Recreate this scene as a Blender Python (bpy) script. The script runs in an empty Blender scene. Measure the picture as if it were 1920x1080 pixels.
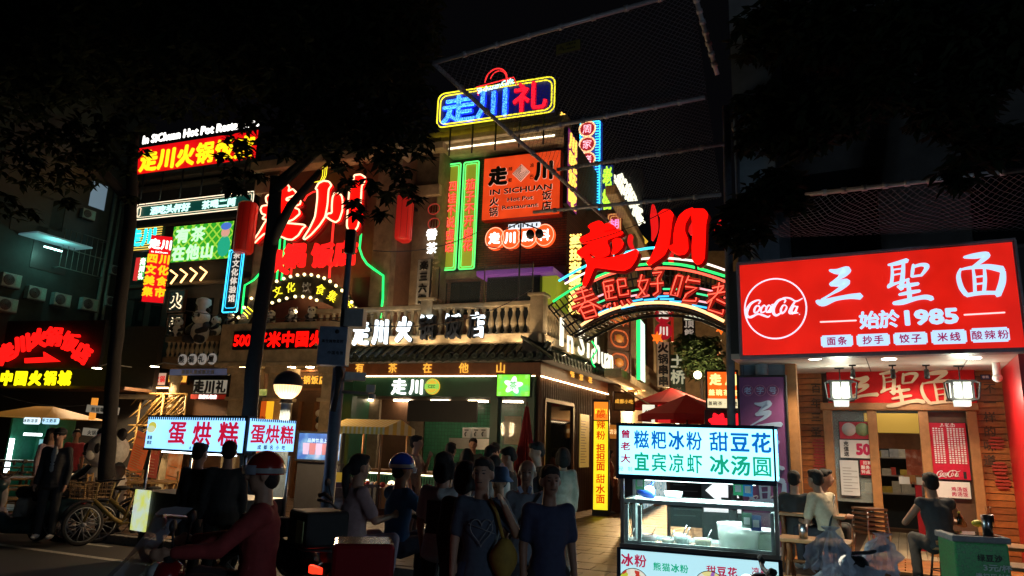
import bpy, math, random
import numpy as np
from mathutils import Vector, Matrix, noise
R = math.radians
PI = math.pi
random.seed(7)
C = bpy.context.scene.collection
SC = bpy.context.scene
# == camera, night sky, exposure
FPX = 1330.0
TH, RO = R(12.6), R(2.0)
EYE = Vector((0, 0, 1.75))
_F = Vector((0, math.cos(TH), math.sin(TH)))
_R0 = Vector((1, 0, 0)); _U0 = Vector((0, -math.sin(TH), math.cos(TH)))
_R = _R0 * math.cos(RO) + _U0 * math.sin(RO)
_U = _U0 * math.cos(RO) - _R0 * math.sin(RO)
cam_data = bpy.data.cameras.new('camera')
cam = bpy.data.objects.new('camera', cam_data); C.objects.link(cam)
cam_data.sensor_width = 36; cam_data.lens = FPX / 1920 * 36
cam_data.clip_start = .1; cam_data.clip_end = 600
cam.matrix_world = Matrix((( _R.x, _U.x, -_F.x, EYE.x), (_R.y, _U.y, -_F.y, EYE.y), (_R.z, _U.z, -_F.z, EYE.z), (0, 0, 0, 1)))
SC.camera = cam
w = bpy.data.worlds.new('World'); SC.world = w; w.use_nodes = True
nt = w.node_tree; nt.nodes.clear()
sky = nt.nodes.new('ShaderNodeTexSky'); sky.sky_type = 'NISHITA'; sky.sun_disc = False
sky.sun_elevation = R(-7); sky.sun_rotation = R(200)
glow = nt.nodes.new('ShaderNodeMixRGB'); glow.blend_type = 'ADD'; glow.inputs[0].default_value = 1
glow.inputs[2].default_value = (.028, .027, .036, 1)          # city glow on the night sky
bg = nt.nodes.new('ShaderNodeBackground'); bg.inputs[1].default_value = .05
out = nt.nodes.new('ShaderNodeOutputWorld')
nt.links.new(sky.outputs[0], glow.inputs[1]); nt.links.new(glow.outputs[0], bg.inputs[0]); nt.links.new(bg.outputs[0], out.inputs[0])
SC.view_settings.view_transform = 'Standard'; SC.view_settings.look = 'None'
SC.view_settings.exposure = 0; SC.view_settings.gamma = 1
try: SC.view_settings.use_curve_mapping = False
except Exception: pass
SC.cycles.max_bounces = 6; SC.cycles.transparent_max_bounces = 12
SC.cycles.sample_clamp_indirect = 3
# == measuring
def ray(px, py):
 return _F + _R * ((px - 960) / FPX) + _U * ((540 - py) / FPX)
def W(px, py, D):                 # world point at distance D along +Y
 d = ray(px, py); return EYE + d * (D / d.y)
def gp(px, D, z=0.0):             # point at height z straight on the column px
 py = 837 + .035 * (px - 960)
 for _ in range(6):
  p = W(px, py, D); py += (p.z - z) / D * FPX
 p = W(px, py, D); return Vector((p.x, p.y, z))
def ground(px, py, z=0.0):
 d = ray(px, py); return EYE + d * ((z - EYE.z) / d.z)
class Frame:                      # a vertical plane: local x along it, y into it, z up
 def __init__(s, o, deg):
  s.o = Vector((o.x, o.y, 0)); s.a = R(deg)
  s.X = Vector((math.cos(s.a), math.sin(s.a), 0)); s.Y = Vector((-math.sin(s.a), math.cos(s.a), 0))
 def at(s, px, py, y=0.0):
  d = ray(px, py); q = s.o + s.Y * y
  t = (q - EYE).dot(s.Y) / d.dot(s.Y)
  p = EYE + d * t
  return (p - q).dot(s.X), p.z
 def w(s, x, y, z): v = s.o + s.X * x + s.Y * y; return Vector((v.x, v.y, z))
 def rect(s, q, y=0.0):        # TL TR BR BL
  a = [s.at(px, py, y) for px, py in q]
  return (a[0][0] + a[3][0]) / 2, (a[1][0] + a[2][0]) / 2, (a[2][1] + a[3][1]) / 2, (a[0][1] + a[1][1]) / 2
 def size(s, px, py, n, y=0.0):  # metres of n pixels of height
  return abs(s.at(px, py - n / 2, y)[1] - s.at(px, py + n / 2, y)[1])
# == materials
MC = {}
def mat(name, col=(.5, .5, .5), rough=.6, metal=0, em=0, emcol=None, var=.25, scale=12, bump=.15, sample=True, alpha=None, trans=0):
 if name in MC: return MC[name]
 m = bpy.data.materials.new(name); m.use_nodes = True; MC[name] = m
 n = m.node_tree.nodes; l = m.node_tree.links; b = n['Principled BSDF']
 b.inputs['Roughness'].default_value = rough; b.inputs['Metallic'].default_value = metal
 c = (*col, 1); b.inputs['Base Color'].default_value = c
 if var > 0 and em == 0:
  tc = n.new('ShaderNodeTexCoord'); nz = n.new('ShaderNodeTexNoise')
  nz.inputs['Scale'].default_value = scale; nz.inputs['Detail'].default_value = 6; nz.inputs['Roughness'].default_value = .65
  l.new(tc.outputs['Object'], nz.inputs['Vector'])
  rp = n.new('ShaderNodeValToRGB'); rp.color_ramp.elements[0].position = .3; rp.color_ramp.elements[1].position = .72
  rp.color_ramp.elements[0].color = (*[x * (1 - var) for x in col], 1)
  rp.color_ramp.elements[1].color = (*[min(1, x * (1 + var * .6)) for x in col], 1)
  l.new(nz.outputs['Fac'], rp.inputs[0]); l.new(rp.outputs[0], b.inputs['Base Color'])
  if bump > 0:
   bp = n.new('ShaderNodeBump'); bp.inputs['Strength'].default_value = bump; bp.inputs['Distance'].default_value = .01
   l.new(nz.outputs['Fac'], bp.inputs['Height']); l.new(bp.outputs[0], b.inputs['Normal'])
 if em:
  b.inputs['Base Color'].default_value = (*[x * .5 for x in (emcol or col)], 1)
  b.inputs['Emission Color'].default_value = (*(emcol or col), 1); b.inputs['Emission Strength'].default_value = em
  m.cycles.emission_sampling = 'AUTO' if sample else 'NONE'
 if trans: b.inputs['Transmission Weight'].default_value = trans; b.inputs['IOR'].default_value = 1.45
 if alpha is not None: b.inputs['Alpha'].default_value = alpha
 return m
def em(name, col, s, sample=True, hot=0):
 new = name not in MC; m = mat(name, col, .5, em=s, sample=sample)
 if hot and new:                # tubes behind the face: softly uneven light
  n, l, b = m.node_tree.nodes, m.node_tree.links, m.node_tree.nodes['Principled BSDF']
  tc = n.new('ShaderNodeTexCoord'); z = n.new('ShaderNodeTexNoise'); z.inputs['Scale'].default_value = 2.2; z.inputs['Detail'].default_value = 5
  r = n.new('ShaderNodeMapRange'); r.inputs['From Min'].default_value = .3; r.inputs['From Max'].default_value = .7; r.inputs['To Min'].default_value = s * (1 - hot); r.inputs['To Max'].default_value = s * (1 + hot * .5)
  l.new(tc.outputs['Object'], z.inputs['Vector']); l.new(z.outputs['Fac'], r.inputs['Value']); l.new(r.outputs[0], b.inputs['Emission Strength'])
 return m
def tex(m, kind, **k):           # helper that returns nodes, links, principled
 return m.node_tree.nodes, m.node_tree.links, m.node_tree.nodes['Principled BSDF']
def brick_mat(name, c1, c2, mortar, bw, bh, rough=.8, rot=None, ms=.012, coord='Object', bump=.5, off=.5):
 if name in MC: return MC[name]
 m = mat(name, c1, rough, var=0); n, l, b = tex(m, '')
 tc = n.new('ShaderNodeTexCoord'); mp = n.new('ShaderNodeMapping')
 if rot: mp.inputs['Rotation'].default_value = rot
 br = n.new('ShaderNodeTexBrick'); br.inputs['Scale'].default_value = 1
 br.inputs['Color1'].default_value = (*c1, 1); br.inputs['Color2'].default_value = (*c2, 1); br.inputs['Mortar'].default_value = (*mortar, 1)
 br.inputs['Brick Width'].default_value = bw; br.inputs['Row Height'].default_value = bh; br.inputs['Mortar Size'].default_value = ms
 br.offset = off
 l.new(tc.outputs[coord], mp.inputs[0]); l.new(mp.outputs[0], br.inputs[0]); l.new(br.outputs[0], b.inputs['Base Color'])
 bp = n.new('ShaderNodeBump'); bp.inputs['Strength'].default_value = bump; bp.inputs['Distance'].default_value = .01; bp.invert = True
 l.new(br.outputs['Fac'], bp.inputs['Height']); l.new(bp.outputs[0], b.inputs['Normal'])
 return m
def pattern_em(name, stops, scale, s, kind='VORONOI', sample=True):     # an illuminated print: coloured patches
 if name in MC: return MC[name]
 m = mat(name, (.1, .1, .1), .4, var=0); n, l, b = tex(m, '')
 tc = n.new('ShaderNodeTexCoord')
 if kind == 'VORONOI':
  t = n.new('ShaderNodeTexVoronoi'); t.inputs['Scale'].default_value = scale; o = t.outputs['Color']
 else:
  t = n.new('ShaderNodeTexNoise'); t.inputs['Scale'].default_value = scale; t.inputs['Detail'].default_value = 4; o = t.outputs['Fac']
 rp = n.new('ShaderNodeValToRGB'); rp.color_ramp.interpolation = 'CONSTANT' if kind == 'VORONOI' else 'LINEAR'
 e = rp.color_ramp.elements
 for i, (p, c) in enumerate(stops):
  x = e[i] if i < 2 else e.new(p)
  x.position = p; x.color = (*c, 1)
 l.new(tc.outputs['Object'], t.inputs['Vector']); l.new(o, rp.inputs[0]); l.new(rp.outputs[0], b.inputs['Emission Color'])
 l.new(rp.outputs[0], b.inputs['Base Color'])
 b.inputs['Emission Strength'].default_value = s; m.cycles.emission_sampling = 'AUTO' if sample else 'NONE'
 return m
# == mesh builder
class MB:
 def __init__(s): s.v = []; s.f = []; s.m = []; s.sm = []
 def add(s, v, f, m=0, sm=False):
  k = len(s.v); s.v += [tuple(x) for x in v]
  for q in f: s.f.append(tuple(k + i for i in q)); s.m.append(m); s.sm.append(sm)
 def box(s, cx, cy, cz, sx, sy, sz, m=0, rz=0, rx=0, ry=0):
  M = Matrix.Translation((cx, cy, cz)) @ Matrix.Rotation(rz, 4, 'Z') @ Matrix.Rotation(ry, 4, 'Y') @ Matrix.Rotation(rx, 4, 'X')
  v = [M @ Vector((a * sx / 2, b * sy / 2, c * sz / 2)) for a in (-1, 1) for b in (-1, 1) for c in (-1, 1)]
  s.add(v, [(0, 1, 3, 2), (4, 6, 7, 5), (0, 4, 5, 1), (2, 3, 7, 6), (0, 2, 6, 4), (1, 5, 7, 3)], m); return s
 def bb(s, x0, x1, y0, y1, z0, z1, m=0):
  return s.box((x0 + x1) / 2, (y0 + y1) / 2, (z0 + z1) / 2, x1 - x0, y1 - y0, z1 - z0, m)
 def path(s, pts, r, n=6, m=0, closed=False, cap=True):
  pts = [Vector(p) for p in pts]; N = len(pts)
  rs = r if isinstance(r, (list, tuple)) else [r] * N
  rings = []; up0 = None
  for i, p in enumerate(pts):
   a = pts[(i - 1) % N] if (closed or i > 0) else p; b = pts[(i + 1) % N] if (closed or i < N - 1) else p
   t = (b - a); t = t.normalized() if t.length > 1e-9 else Vector((0, 0, 1))
   if up0 is None:
    up0 = Vector((0, 0, 1)) if abs(t.z) < .9 else Vector((1, 0, 0))
   u = (up0 - t * up0.dot(t))
   if u.length < 1e-4: u = t.orthogonal()
   u.normalize(); up0 = u; q = t.cross(u)
   rings.append([p + (u * math.cos(2 * PI * k / n) + q * math.sin(2 * PI * k / n)) * rs[i] for k in range(n)])
  v = [x for rg in rings for x in rg]; f = []
  for i in range(N if closed else N - 1):
   j = (i + 1) % N
   for k in range(n): f.append((i * n + k, i * n + (k + 1) % n, j * n + (k + 1) % n, j * n + k))
  if cap and not closed: f.append(tuple(range(n))[::-1]); f.append(tuple((N - 1) * n + k for k in range(n)))
  s.add(v, f, m, True); return s
 def lathe(s, prof, n=16, c=(0, 0, 0), m=0, sm=True, arc=2 * PI, a0=0):
  v = []; f = []; full = arc > 6.28; N = n if full else n + 1
  for r, z in prof:
   for k in range(N): a = a0 + arc * k / n; v.append((c[0] + r * math.cos(a), c[1] + r * math.sin(a), c[2] + z))
  for i in range(len(prof) - 1):
   for k in range(n):
    k2 = (k + 1) % N; f.append((i * N + k, i * N + k2, (i + 1) * N + k2, (i + 1) * N + k))
  s.add(v, f, m, sm); return s
 def prism(s, poly, y0, y1, m=0):       # polygon in x,z extruded along y
  a = sum(poly[i][0] * poly[(i + 1) % len(poly)][1] - poly[(i + 1) % len(poly)][0] * poly[i][1] for i in range(len(poly)))
  if a < 0: poly = poly[::-1]
  N = len(poly); v = [(x, y0, z) for x, z in poly] + [(x, y1, z) for x, z in poly]
  f = [tuple(range(N)), tuple(range(2 * N - 1, N - 1, -1))] + [(i, i + N, (i + 1) % N + N, (i + 1) % N) for i in range(N)]
  s.add(v, f, m); return s
 def hprism(s, poly, z0, z1, m=0):      # polygon in x,y extruded along z
  a = sum(poly[i][0] * poly[(i + 1) % len(poly)][1] - poly[(i + 1) % len(poly)][0] * poly[i][1] for i in range(len(poly)))
  if a < 0: poly = poly[::-1]
  N = len(poly); v = [(x, y, z0) for x, y in poly] + [(x, y, z1) for x, y in poly]
  f = [tuple(range(N))[::-1], tuple(range(N, 2 * N))] + [(i, (i + 1) % N, (i + 1) % N + N, i + N) for i in range(N)]
  s.add(v, f, m); return s
 def sph(s, c, r, nu=12, nv=8, m=0, rot=None):
  r = r if isinstance(r, (tuple, list)) else (r, r, r); v = []; f = []
  Mx = rot or Matrix.Identity(3)
  for j in range(nv + 1):
   t = PI * j / nv
   for i in range(nu):
    a = 2 * PI * i / nu
    v.append(Vector(c) + Mx @ Vector((r[0] * math.sin(t) * math.cos(a), r[1] * math.sin(t) * math.sin(a), r[2] * math.cos(t))))
  for j in range(nv):
   for i in range(nu):
    a, b = j * nu + i, j * nu + (i + 1) % nu
    if j == 0: f.append((a, a + nu, b + nu))
    elif j == nv - 1: f.append((a, a + nu, b))
    else: f.append((a, a + nu, b + nu, b))
  s.add(v, f, m, True); return s
 def mesh(s, name, mats):
  me = bpy.data.meshes.new(name); me.from_pydata(s.v, [], s.f)
  for x in (mats if isinstance(mats, (list, tuple)) else [mats]): me.materials.append(x)
  me.polygons.foreach_set('material_index', s.m); me.polygons.foreach_set('use_smooth', s.sm); me.update()
  return me
 def build(s, name, mats, parent=None, loc=(0, 0, 0), rot=(0, 0, 0), bevel=0):
  me = s.mesh(name, mats)
  return put(name, me, parent, loc, rot, bevel=bevel)
def put(name, me, parent=None, loc=(0, 0, 0), rot=(0, 0, 0), scale=(1, 1, 1), bevel=0):
 o = bpy.data.objects.new(name, me); C.objects.link(o); o.location = loc; o.rotation_euler = rot; o.scale = scale
 if parent: o.parent = parent
 if bevel:
  b = o.modifiers.new('bevel', 'BEVEL'); b.width = bevel; b.segments = 2; b.limit_method = 'ANGLE'
 return o
def tag(o, label, cat, group=None):
 o['label'] = label; o['category'] = cat
 if group: o['group'] = group
 return o
def thing(name, label, cat, loc=(0, 0, 0), rz=0, group=None):
 o = bpy.data.objects.new(name, None); C.objects.link(o); o.location = loc; o.rotation_euler = (0, 0, rz); o.empty_display_size = .2
 return tag(o, label, cat, group)
def struct(o): o['kind'] = 'structure'; return o
def stuff(o): o['kind'] = 'stuff'; return o
def dup(root, loc=None, rz=None, label=None, parent=None):
 r = root.copy(); C.objects.link(r); r.parent = parent if parent else root.parent
 if loc is not None: r.location = loc
 if rz is not None: r.rotation_euler = (0, 0, rz)
 if label: r['label'] = label
 for ch in list(root.children):
  c = ch.copy(); C.objects.link(c); c.parent = r
  for g in ch.children:
   d = g.copy(); C.objects.link(d); d.parent = c
 return r
TS = bpy.data.scenes.new('workshop')
def bake(o):                      # evaluate one object in a scene of its own (fast)
 TS.collection.objects.link(o); vl = TS.view_layers[0]; vl.update()
 me = bpy.data.meshes.new_from_object(o.evaluated_get(vl.depsgraph)); bpy.data.objects.remove(o); return me
# == writing
GL = {}
DENSE = set('锅饭聖馆集食熊猫糕糍粑虾凉酸辣甜粉始於说虚话绿款码招聘钟醉酒喝茶验礼底料渝蜀寳楽楼蛋烘圆宾')
def glyph(ch, bold=.02, depth=.05):
 k = (ch, round(bold, 3), depth)
 if k in GL: return GL[k]
 cu = bpy.data.curves.new('glyph', 'FONT'); cu.body = ch; cu.extrude = depth / 2; cu.resolution_u = 2
 me0 = bake(bpy.data.objects.new('glyph', cu)); bpy.data.curves.remove(cu)
 n = len(me0.vertices); co = np.empty(n * 3, np.float32); me0.vertices.foreach_get('co', co); co = co.reshape(-1, 3)
 fs = [tuple(p.vertices) for p in me0.polygons]; bpy.data.meshes.remove(me0)
 r_ = bold * (.6 if ch in DENSE else 1); L = [(0, 0)] + ([(r_ * math.cos(2 * PI * (q + .5) / 8), r_ * math.sin(2 * PI * (q + .5) / 8)) for q in range(8)] if r_ > .004 else [])
 cjk = len(ch) == 1 and ord(ch) > 0x2E00
 if not n: co = np.zeros((1, 3), np.float32); n = 1; fs = []
 cx, cy, wd = (.5, .38, 1.0) if cjk else ((co[:, 0].min() + co[:, 0].max()) / 2, .35, co[:, 0].max() - co[:, 0].min() + 2 * r_)
 V = []; F_ = []
 for q, (dx, dy) in enumerate(L):           # thicken the strokes: copies shifted round, each a hair behind the last
  V.append(np.stack([co[:, 0] - cx + dx, -co[:, 2] + q * .0012 + depth * 0, co[:, 1] - cy + dy], 1)); F_ += [tuple(i + q * n for i in f) for f in fs]
 me = bpy.data.meshes.new('glyph'); me.from_pydata(np.concatenate(V).tolist(), [], F_); me.update()
 GL[k] = (me, wd); return GL[k]
GM = {}
def chars(parent, s, x, z, h, m, y=-.02, bold=.03, depth=.05, gap=1.08, vertical=False, sx=1.0, rot=0.0, name='character', slope=0.0):
 """CJK text centred at x,z in the parent's plane; every character its own part"""
 n = len(s); i = 0
 for k, ch in enumerate(s):
  if ch == ' ': continue
  me0, wd = glyph(ch, bold, depth)
  key = (me0.name, m.name)
  if key not in GM:
   me = me0.copy(); me.materials.clear(); me.materials.append(m); GM[key] = me
  off = (k - (n - 1) / 2) * gap * h
  px, pz = (x, z - off) if vertical else (x + off * sx, z + off * slope)
  put(name, GM[key], parent, (px, y, pz), (0, -rot, 0), (h * sx, h, h))
def word(parent, s, x, z, h, m, y=-.02, bold=.01, depth=.05, width=None, name='lettering', rot=0.0):
 """a Latin word or a print as one part; h is the cap height"""
 me0, wd = glyph(s, bold, depth)
 me = me0.copy(); me.materials.clear(); me.materials.append(m)
 k = h / .72; kx = width / wd if width else k
 return put(name, me, parent, (x, y, z), (0, -rot, 0), (kx, h, k))
def cat_line(pts, n=6):
 P = [pts[0]] + list(pts) + [pts[-1]]; o = []
 for i in range(1, len(P) - 2):
  for j in range(n):
   t = j / n
   o.append(tuple(.5 * (2 * P[i][k] + (P[i + 1][k] - P[i - 1][k]) * t + (2 * P[i - 1][k] - 5 * P[i][k] + 4 * P[i + 1][k] - P[i + 2][k]) * t * t
      + (3 * P[i][k] - P[i - 1][k] - 3 * P[i + 1][k] + P[i + 2][k]) * t ** 3) for k in range(len(pts[0]))))
 o.append(tuple(pts[-1])); return o
def stroke_poly(st):
 c = cat_line(st, 6); L = []; Rr = []
 for i, (x, z, wd) in enumerate(c):
  a = c[max(0, i - 1)]; b = c[min(len(c) - 1, i + 1)]; dx, dz = b[0] - a[0], b[1] - a[1]; q = math.hypot(dx, dz) or 1
  nx, nz = -dz / q, dx / q; hw = max(wd, .0001) / 2
  L.append((x + nx * hw, z + nz * hw)); Rr.append((x - nx * hw, z - nz * hw))
 def cap(p, q_, w_):
  d = math.hypot(p[0] - q_[0], p[1] - q_[1]) or 1
  return (p[0] + (p[0] - q_[0]) / d * w_ * .4, p[1] + (p[1] - q_[1]) / d * w_ * .4)
 return [cap(c[0], c[1], c[0][2])] + L + [cap(c[-1], c[-2], c[-1][2])] + Rr[::-1]
def brush_mesh(name, strokes, m, depth=.04, scale=1.0):
 b = MB()
 for i, st in enumerate(strokes):
  pl = [(x * scale, z * scale) for x, z in stroke_poly(st)]
  b.prism(pl, -depth - i * .0012, 0, 0)
 return b.mesh(name, m)
def zmap(strokes, ox, oy, sc):     # strokes measured in an enlarged crop -> photograph pixels
 return [[(ox + x / sc, oy + y / sc, wd / sc) for x, y, wd in st] for st in strokes]
def on_frame(F, strokes, y=0.0):   # photograph pixels -> metres on a wall plane
 o = []
 for st in strokes:
  q = []
  for x, yy, wd in st:
   a = F.at(x, yy, y); b = F.at(x, yy - wd / 2, y); c2 = F.at(x, yy + wd / 2, y)
   q.append((a[0], a[1], abs(b[1] - c2[1])))
  o.append(q)
 return o
def rrect(x0, x1, z0, z1, r, n=4, y=0):
 o = []
 for cx, cz, a in ((x1 - r, z1 - r, 0), (x0 + r, z1 - r, PI / 2), (x0 + r, z0 + r, PI), (x1 - r, z0 + r, 3 * PI / 2)):
  for k in range(n + 1): t = a + PI / 2 * k / n; o.append((cx + r * math.cos(t), cz + r * math.sin(t)))
 return o
def neon_loop(b, poly, y, r, m=0): b.path([(x, y, z) for x, z in poly], r, 5, m, closed=True)
def board(F, quad, y, label, cat='sign', name='sign_board', th=.1, face=None, edge=None, group=None, framew=0.0, framem=None):
 """a flat sign hung on a plane: Empty at its lower left, board part, optional frame"""
 x0, x1, z0, z1 = F.rect(quad, y); wd, ht = x1 - x0, z1 - z0
 t = thing(name, label, cat, F.w(x0, y, z0), F.a, group)
 b = MB(); b.bb(0, wd, 0, th, 0, ht, 1); b.bb(.01, wd - .01, -.006, .003, .01, ht - .01, 0)
 b.build('panel', [face or M['black'], edge or M['black']], t)
 if framew:
  f = MB(); g = framew
  f.bb(-g, wd + g, -.03, th, ht, ht + g); f.bb(-g, wd + g, -.03, th, -g, 0); f.bb(-g, -.001, -.03, th, .001, ht - .001); f.bb(wd + .001, wd + g, -.03, th, .001, ht - .001)
  f.build('frame', framem or M['black'], t)
 return t, wd, ht
# == palette
M = {}
M['black'] = mat('black_metal', (.012, .012, .013), .5)
M['dark'] = mat('dark_paint', (.025, .025, .028), .6)
M['steel'] = mat('brushed_steel', (.5, .5, .5), .3, 1, var=.1)
M['grey'] = mat('grey_paint', (.25, .26, .27), .5)
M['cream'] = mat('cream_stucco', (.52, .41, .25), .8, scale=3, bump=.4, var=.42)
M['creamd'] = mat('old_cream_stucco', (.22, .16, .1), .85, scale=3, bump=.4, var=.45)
M['bluegrey'] = mat('blue_grey_pole_paint', (.14, .2, .27), .45)
M['wood'] = mat('reddish_wood', (.2, .075, .025), .5, scale=7, bump=.3)
M['woodd'] = mat('dark_wood', (.09, .04, .018), .55, scale=7, bump=.3)
M['woodl'] = mat('light_wood', (.36, .17, .06), .5, scale=9, bump=.2)
M['bamboo'] = mat('bamboo', (.42, .25, .09), .5, scale=9)
M['green'] = mat('dark_green_paint', (.02, .09, .05), .45, scale=3, bump=.05)
M['concrete'] = mat('concrete', (.13, .125, .12), .9, scale=3, bump=.5)
M['white'] = mat('white_paint', (.7, .7, .68), .5, var=.08)
M['redp'] = mat('red_paint', (.45, .015, .01), .4, var=.1)
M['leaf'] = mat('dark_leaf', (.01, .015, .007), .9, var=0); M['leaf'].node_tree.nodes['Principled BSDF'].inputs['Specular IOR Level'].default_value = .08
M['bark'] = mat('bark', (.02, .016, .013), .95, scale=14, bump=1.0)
M['rubber'] = mat('rubber', (.01, .01, .01), .8, var=.1)
M['glass'] = mat('clear_glass', (.8, .9, .88), .05, var=0, alpha=.16)
M['dglass'] = mat('dark_window_glass', (.01, .013, .015), .06, var=0)
M['skin'] = mat('skin', (.42, .23, .15), .55, var=.12, scale=30, bump=.05)
M['skind'] = mat('tanned_skin', (.28, .14, .09), .55, var=.12, scale=30, bump=.05)
M['hair'] = mat('black_hair', (.012, .01, .009), .8, var=.2, scale=60, bump=.5)
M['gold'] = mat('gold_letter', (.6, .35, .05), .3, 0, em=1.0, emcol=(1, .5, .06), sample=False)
M['e_white'] = em('white_light', (1, .97, .9), 2.2)
M['e_warm'] = em('warm_light', (1, .7, .35), 6)
M['e_red'] = em('red_light', (1, .004, .002), 1.6)
M['e_redn'] = em('red_neon', (1, .09, .05), 2.6)
M['e_green'] = em('green_neon', (.02, 1, .18), 1.5)
M['e_yellow'] = em('yellow_neon', (1, .85, .03), 1.6)
M['e_amber'] = em('amber_neon', (1, .55, .08), 2)
M['e_blue'] = em('blue_neon', (.03, .3, 1), 2.0)
M['e_cyan'] = em('cyan_neon', (.05, .75, 1), 2.0)
M['e_pink'] = em('pink_neon', (1, .25, .6), 1.6)
M['t_red'] = mat('red_print', (.6, .02, .04), .5, var=0)
M['t_black'] = mat('black_print', (.01, .01, .01), .5, var=0)
M['t_white'] = mat('white_print', (.75, .75, .75), .5, var=0)
# == planes of the street
A = Frame(gp(1000, 17.0), -21.2)          # front of the corner tea booth and the gate
CS = Frame(gp(1690, 11.9), -28.7)         # door wall of the noodle shop
S = Frame(gp(1003, 16.95), 65.0)          # alley side of the tea booth
G = Frame(gp(1220, 16.0), -24.0)          # neon arch over the alley
LW = Frame(gp(100, 24.0), 68.0)           # dark flats on the left
KF = Frame(gp(100, 13.0), -23.5)          # kerb line
# == ground
asphalt = mat('asphalt', (.045, .045, .048), .75, scale=60, bump=.6, var=.35)
b = MB(); b.add([(-300, -60, 0), (300, -60, 0), (300, 300, 0), (-300, 300, 0)], [(0, 1, 2, 3)])
struct(b.build('road', asphalt))
def kw(x, y, z=0): return KF.w(x, y, z)
b = MB()
pts = [kw(-60, 0), kw(60, 0), kw(60, 90), kw(-60, 90)]
b.hprism([(p.x, p.y) for p in pts], -.05, .10)
struct(b.build('pavement', mat('paving_bed', (.06, .055, .05), .9, scale=20)))
b = MB()
for k in range(46):
 p = kw(-18 + k * .8 + .4, -.09, .07); b.box(p.x, p.y, .06, .79, .16, .13, rz=KF.a)
struct(b.build('kerb', mat('kerb_stone', (.16, .15, .14), .85, scale=20)))
stone_m = [mat('paving_stone_%d' % i, c, .42, scale=16, bump=.35) for i, c in enumerate([(.15, .1, .075), (.18, .12, .085), (.13, .095, .075)])]
sm_ = MB().box(0, 0, .0, .59, .29, .05).mesh('paving_stone', stone_m[0])
sms = []
for m in stone_m:
 x = sm_.copy(); x.materials.clear(); x.materials.append(m); sms.append(x)
cand = []
for j in range(0, 60):
 for i in range(-60, 60):
  x = i * .6 + (j % 2) * .3; y = .15 + j * .3
  p = kw(x, y, .105)
  if p.y < 5 or p.y > 26: continue
  d = p - EYE; zz = d.dot(_F); px = 960 + d.dot(_R) / zz * FPX; py = 540 - d.dot(_U) / zz * FPX
  if -40 < px < 1960 and py < 1100: cand.append((p.y, p, px, py))
def showing(c):
 px, py = c[2], c[3]
 if 1060 < px < 1200 or 1215 < px < 1450 and py < 1000 or 430 < px < 620 and py > 900 or 100 < px < 290: return 0
 return 1
cand.sort(key=lambda c: (showing(c), c[0]))
rest = MB()
pav = bpy.data.objects['pavement']
for k, c in enumerate(cand):
 p = c[1]; rr = random.Random(k)
 if k < 300: put('paving_stone', sms[rr.randrange(3)], pav, (p.x, p.y, .105 + rr.uniform(-.003, .003)), (rr.uniform(-.004, .004), rr.uniform(-.004, .004), KF.a))
 else: rest.box(p.x, p.y, .105 + rr.uniform(-.003, .003), .59, .29, .05, rr.randrange(3), rz=KF.a)
stuff(rest.build('paving_stones', stone_m, pav))
lm = mat('worn_road_paint', (.45, .44, .4), .7, scale=30, var=.5)
b = MB()
for yy, w_ in ((-1.25, .12),):
 a_, c_ = kw(-14, yy), kw(14, yy); n_ = KF.Y * w_ / 2
 b.add([a_ - n_ + Vector((0, 0, .004)), c_ - n_ + Vector((0, 0, .004)), c_ + n_ + Vector((0, 0, .004)), a_ + n_ + Vector((0, 0, .004))], [(0, 1, 2, 3)])
for k in range(8):
 a_, c_ = kw(-12 + k * 2.6, -.45), kw(-11 + k * 2.6, -.45); n_ = KF.Y * .05
 b.add([a_ - n_ + Vector((0, 0, .004)), c_ - n_ + Vector((0, 0, .004)), c_ + n_ + Vector((0, 0, .004)), a_ + n_ + Vector((0, 0, .004))], [(0, 1, 2, 3)])
struct(b.build('road_marking', lm))
# == CORNER TEA BOOTH (frame A: y=0 front)
booth = thing('tea_booth', 'corner tea booth with dark green front, wooden fascia and tiled eave under a balustrade', 'booth', A.w(0, 0, 0), A.a)
def ax(px, py=744, y=0): return A.at(px, py, y)[0]
def az(px, py, y=0): return A.at(px, py, y)[1]
XL, XR = ax(640), ax(1003)
zb0, zb1 = az(930, 744), az(930, 706)         # green band
zf1 = az(930, 672)                            # top of wooden fascia
zrail0 = az(930, 625); zrail1 = az(930, 572)
DEP = 5.0
b = MB()
b.bb(XL, XR, .02, .25, zb0, zb1); b.build('sign_band', M['green'], booth)
b = MB(); b.bb(XL - .03, XR + .02, -.02, .2, zb1 + .002, zf1); b.build('fascia', mat('fascia_wood', (.24, .085, .03), .5, scale=5, bump=.2), booth)
b = MB(); b.bb(XL, XR, -.035, -.022, zb1 + .0, zb1 + .02); b.build('light_strip', em('fascia_strip', (1, .7, .38), 15), booth)
b = MB(); b.bb(XL, XR, .26, DEP, zb0, zb0 + .1); b.bb(XL, XR, .22, DEP, zf1 - .1, zf1); b.build('ceiling', M['woodd'], booth)
for px0, px1 in ((640, 662), (921, 935), (988, 1003)):
 MB().bb(ax(px0), ax(px1), -.03, .2, .1, zb1 - .002).build('column', M['green'], booth)
tile_m = brick_mat('green_wall_tile', (.02, .1, .05), (.03, .13, .07), (.02, .05, .03), .1, .1, .25, rot=(PI / 2, 0, 0), off=0, ms=.006)
xm_ = ax(768, 744, 1.5)
MB().bb(XL, xm_, 1.5, 1.6, .1, zb0 + .05).build('back_wall', M['woodd'], booth)
MB().bb(xm_ + .002, XR, 2.5, 2.6, .1, zb0 + .05).build('back_wall', tile_m, booth)
MB().bb(XL - .12, XL, .2, DEP, .1, zf1).build('side_wall', M['green'], booth)
MB().bb(XL, XR, .3, DEP, .1, .14).build('floor_slab', M['concrete'], booth)
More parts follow.
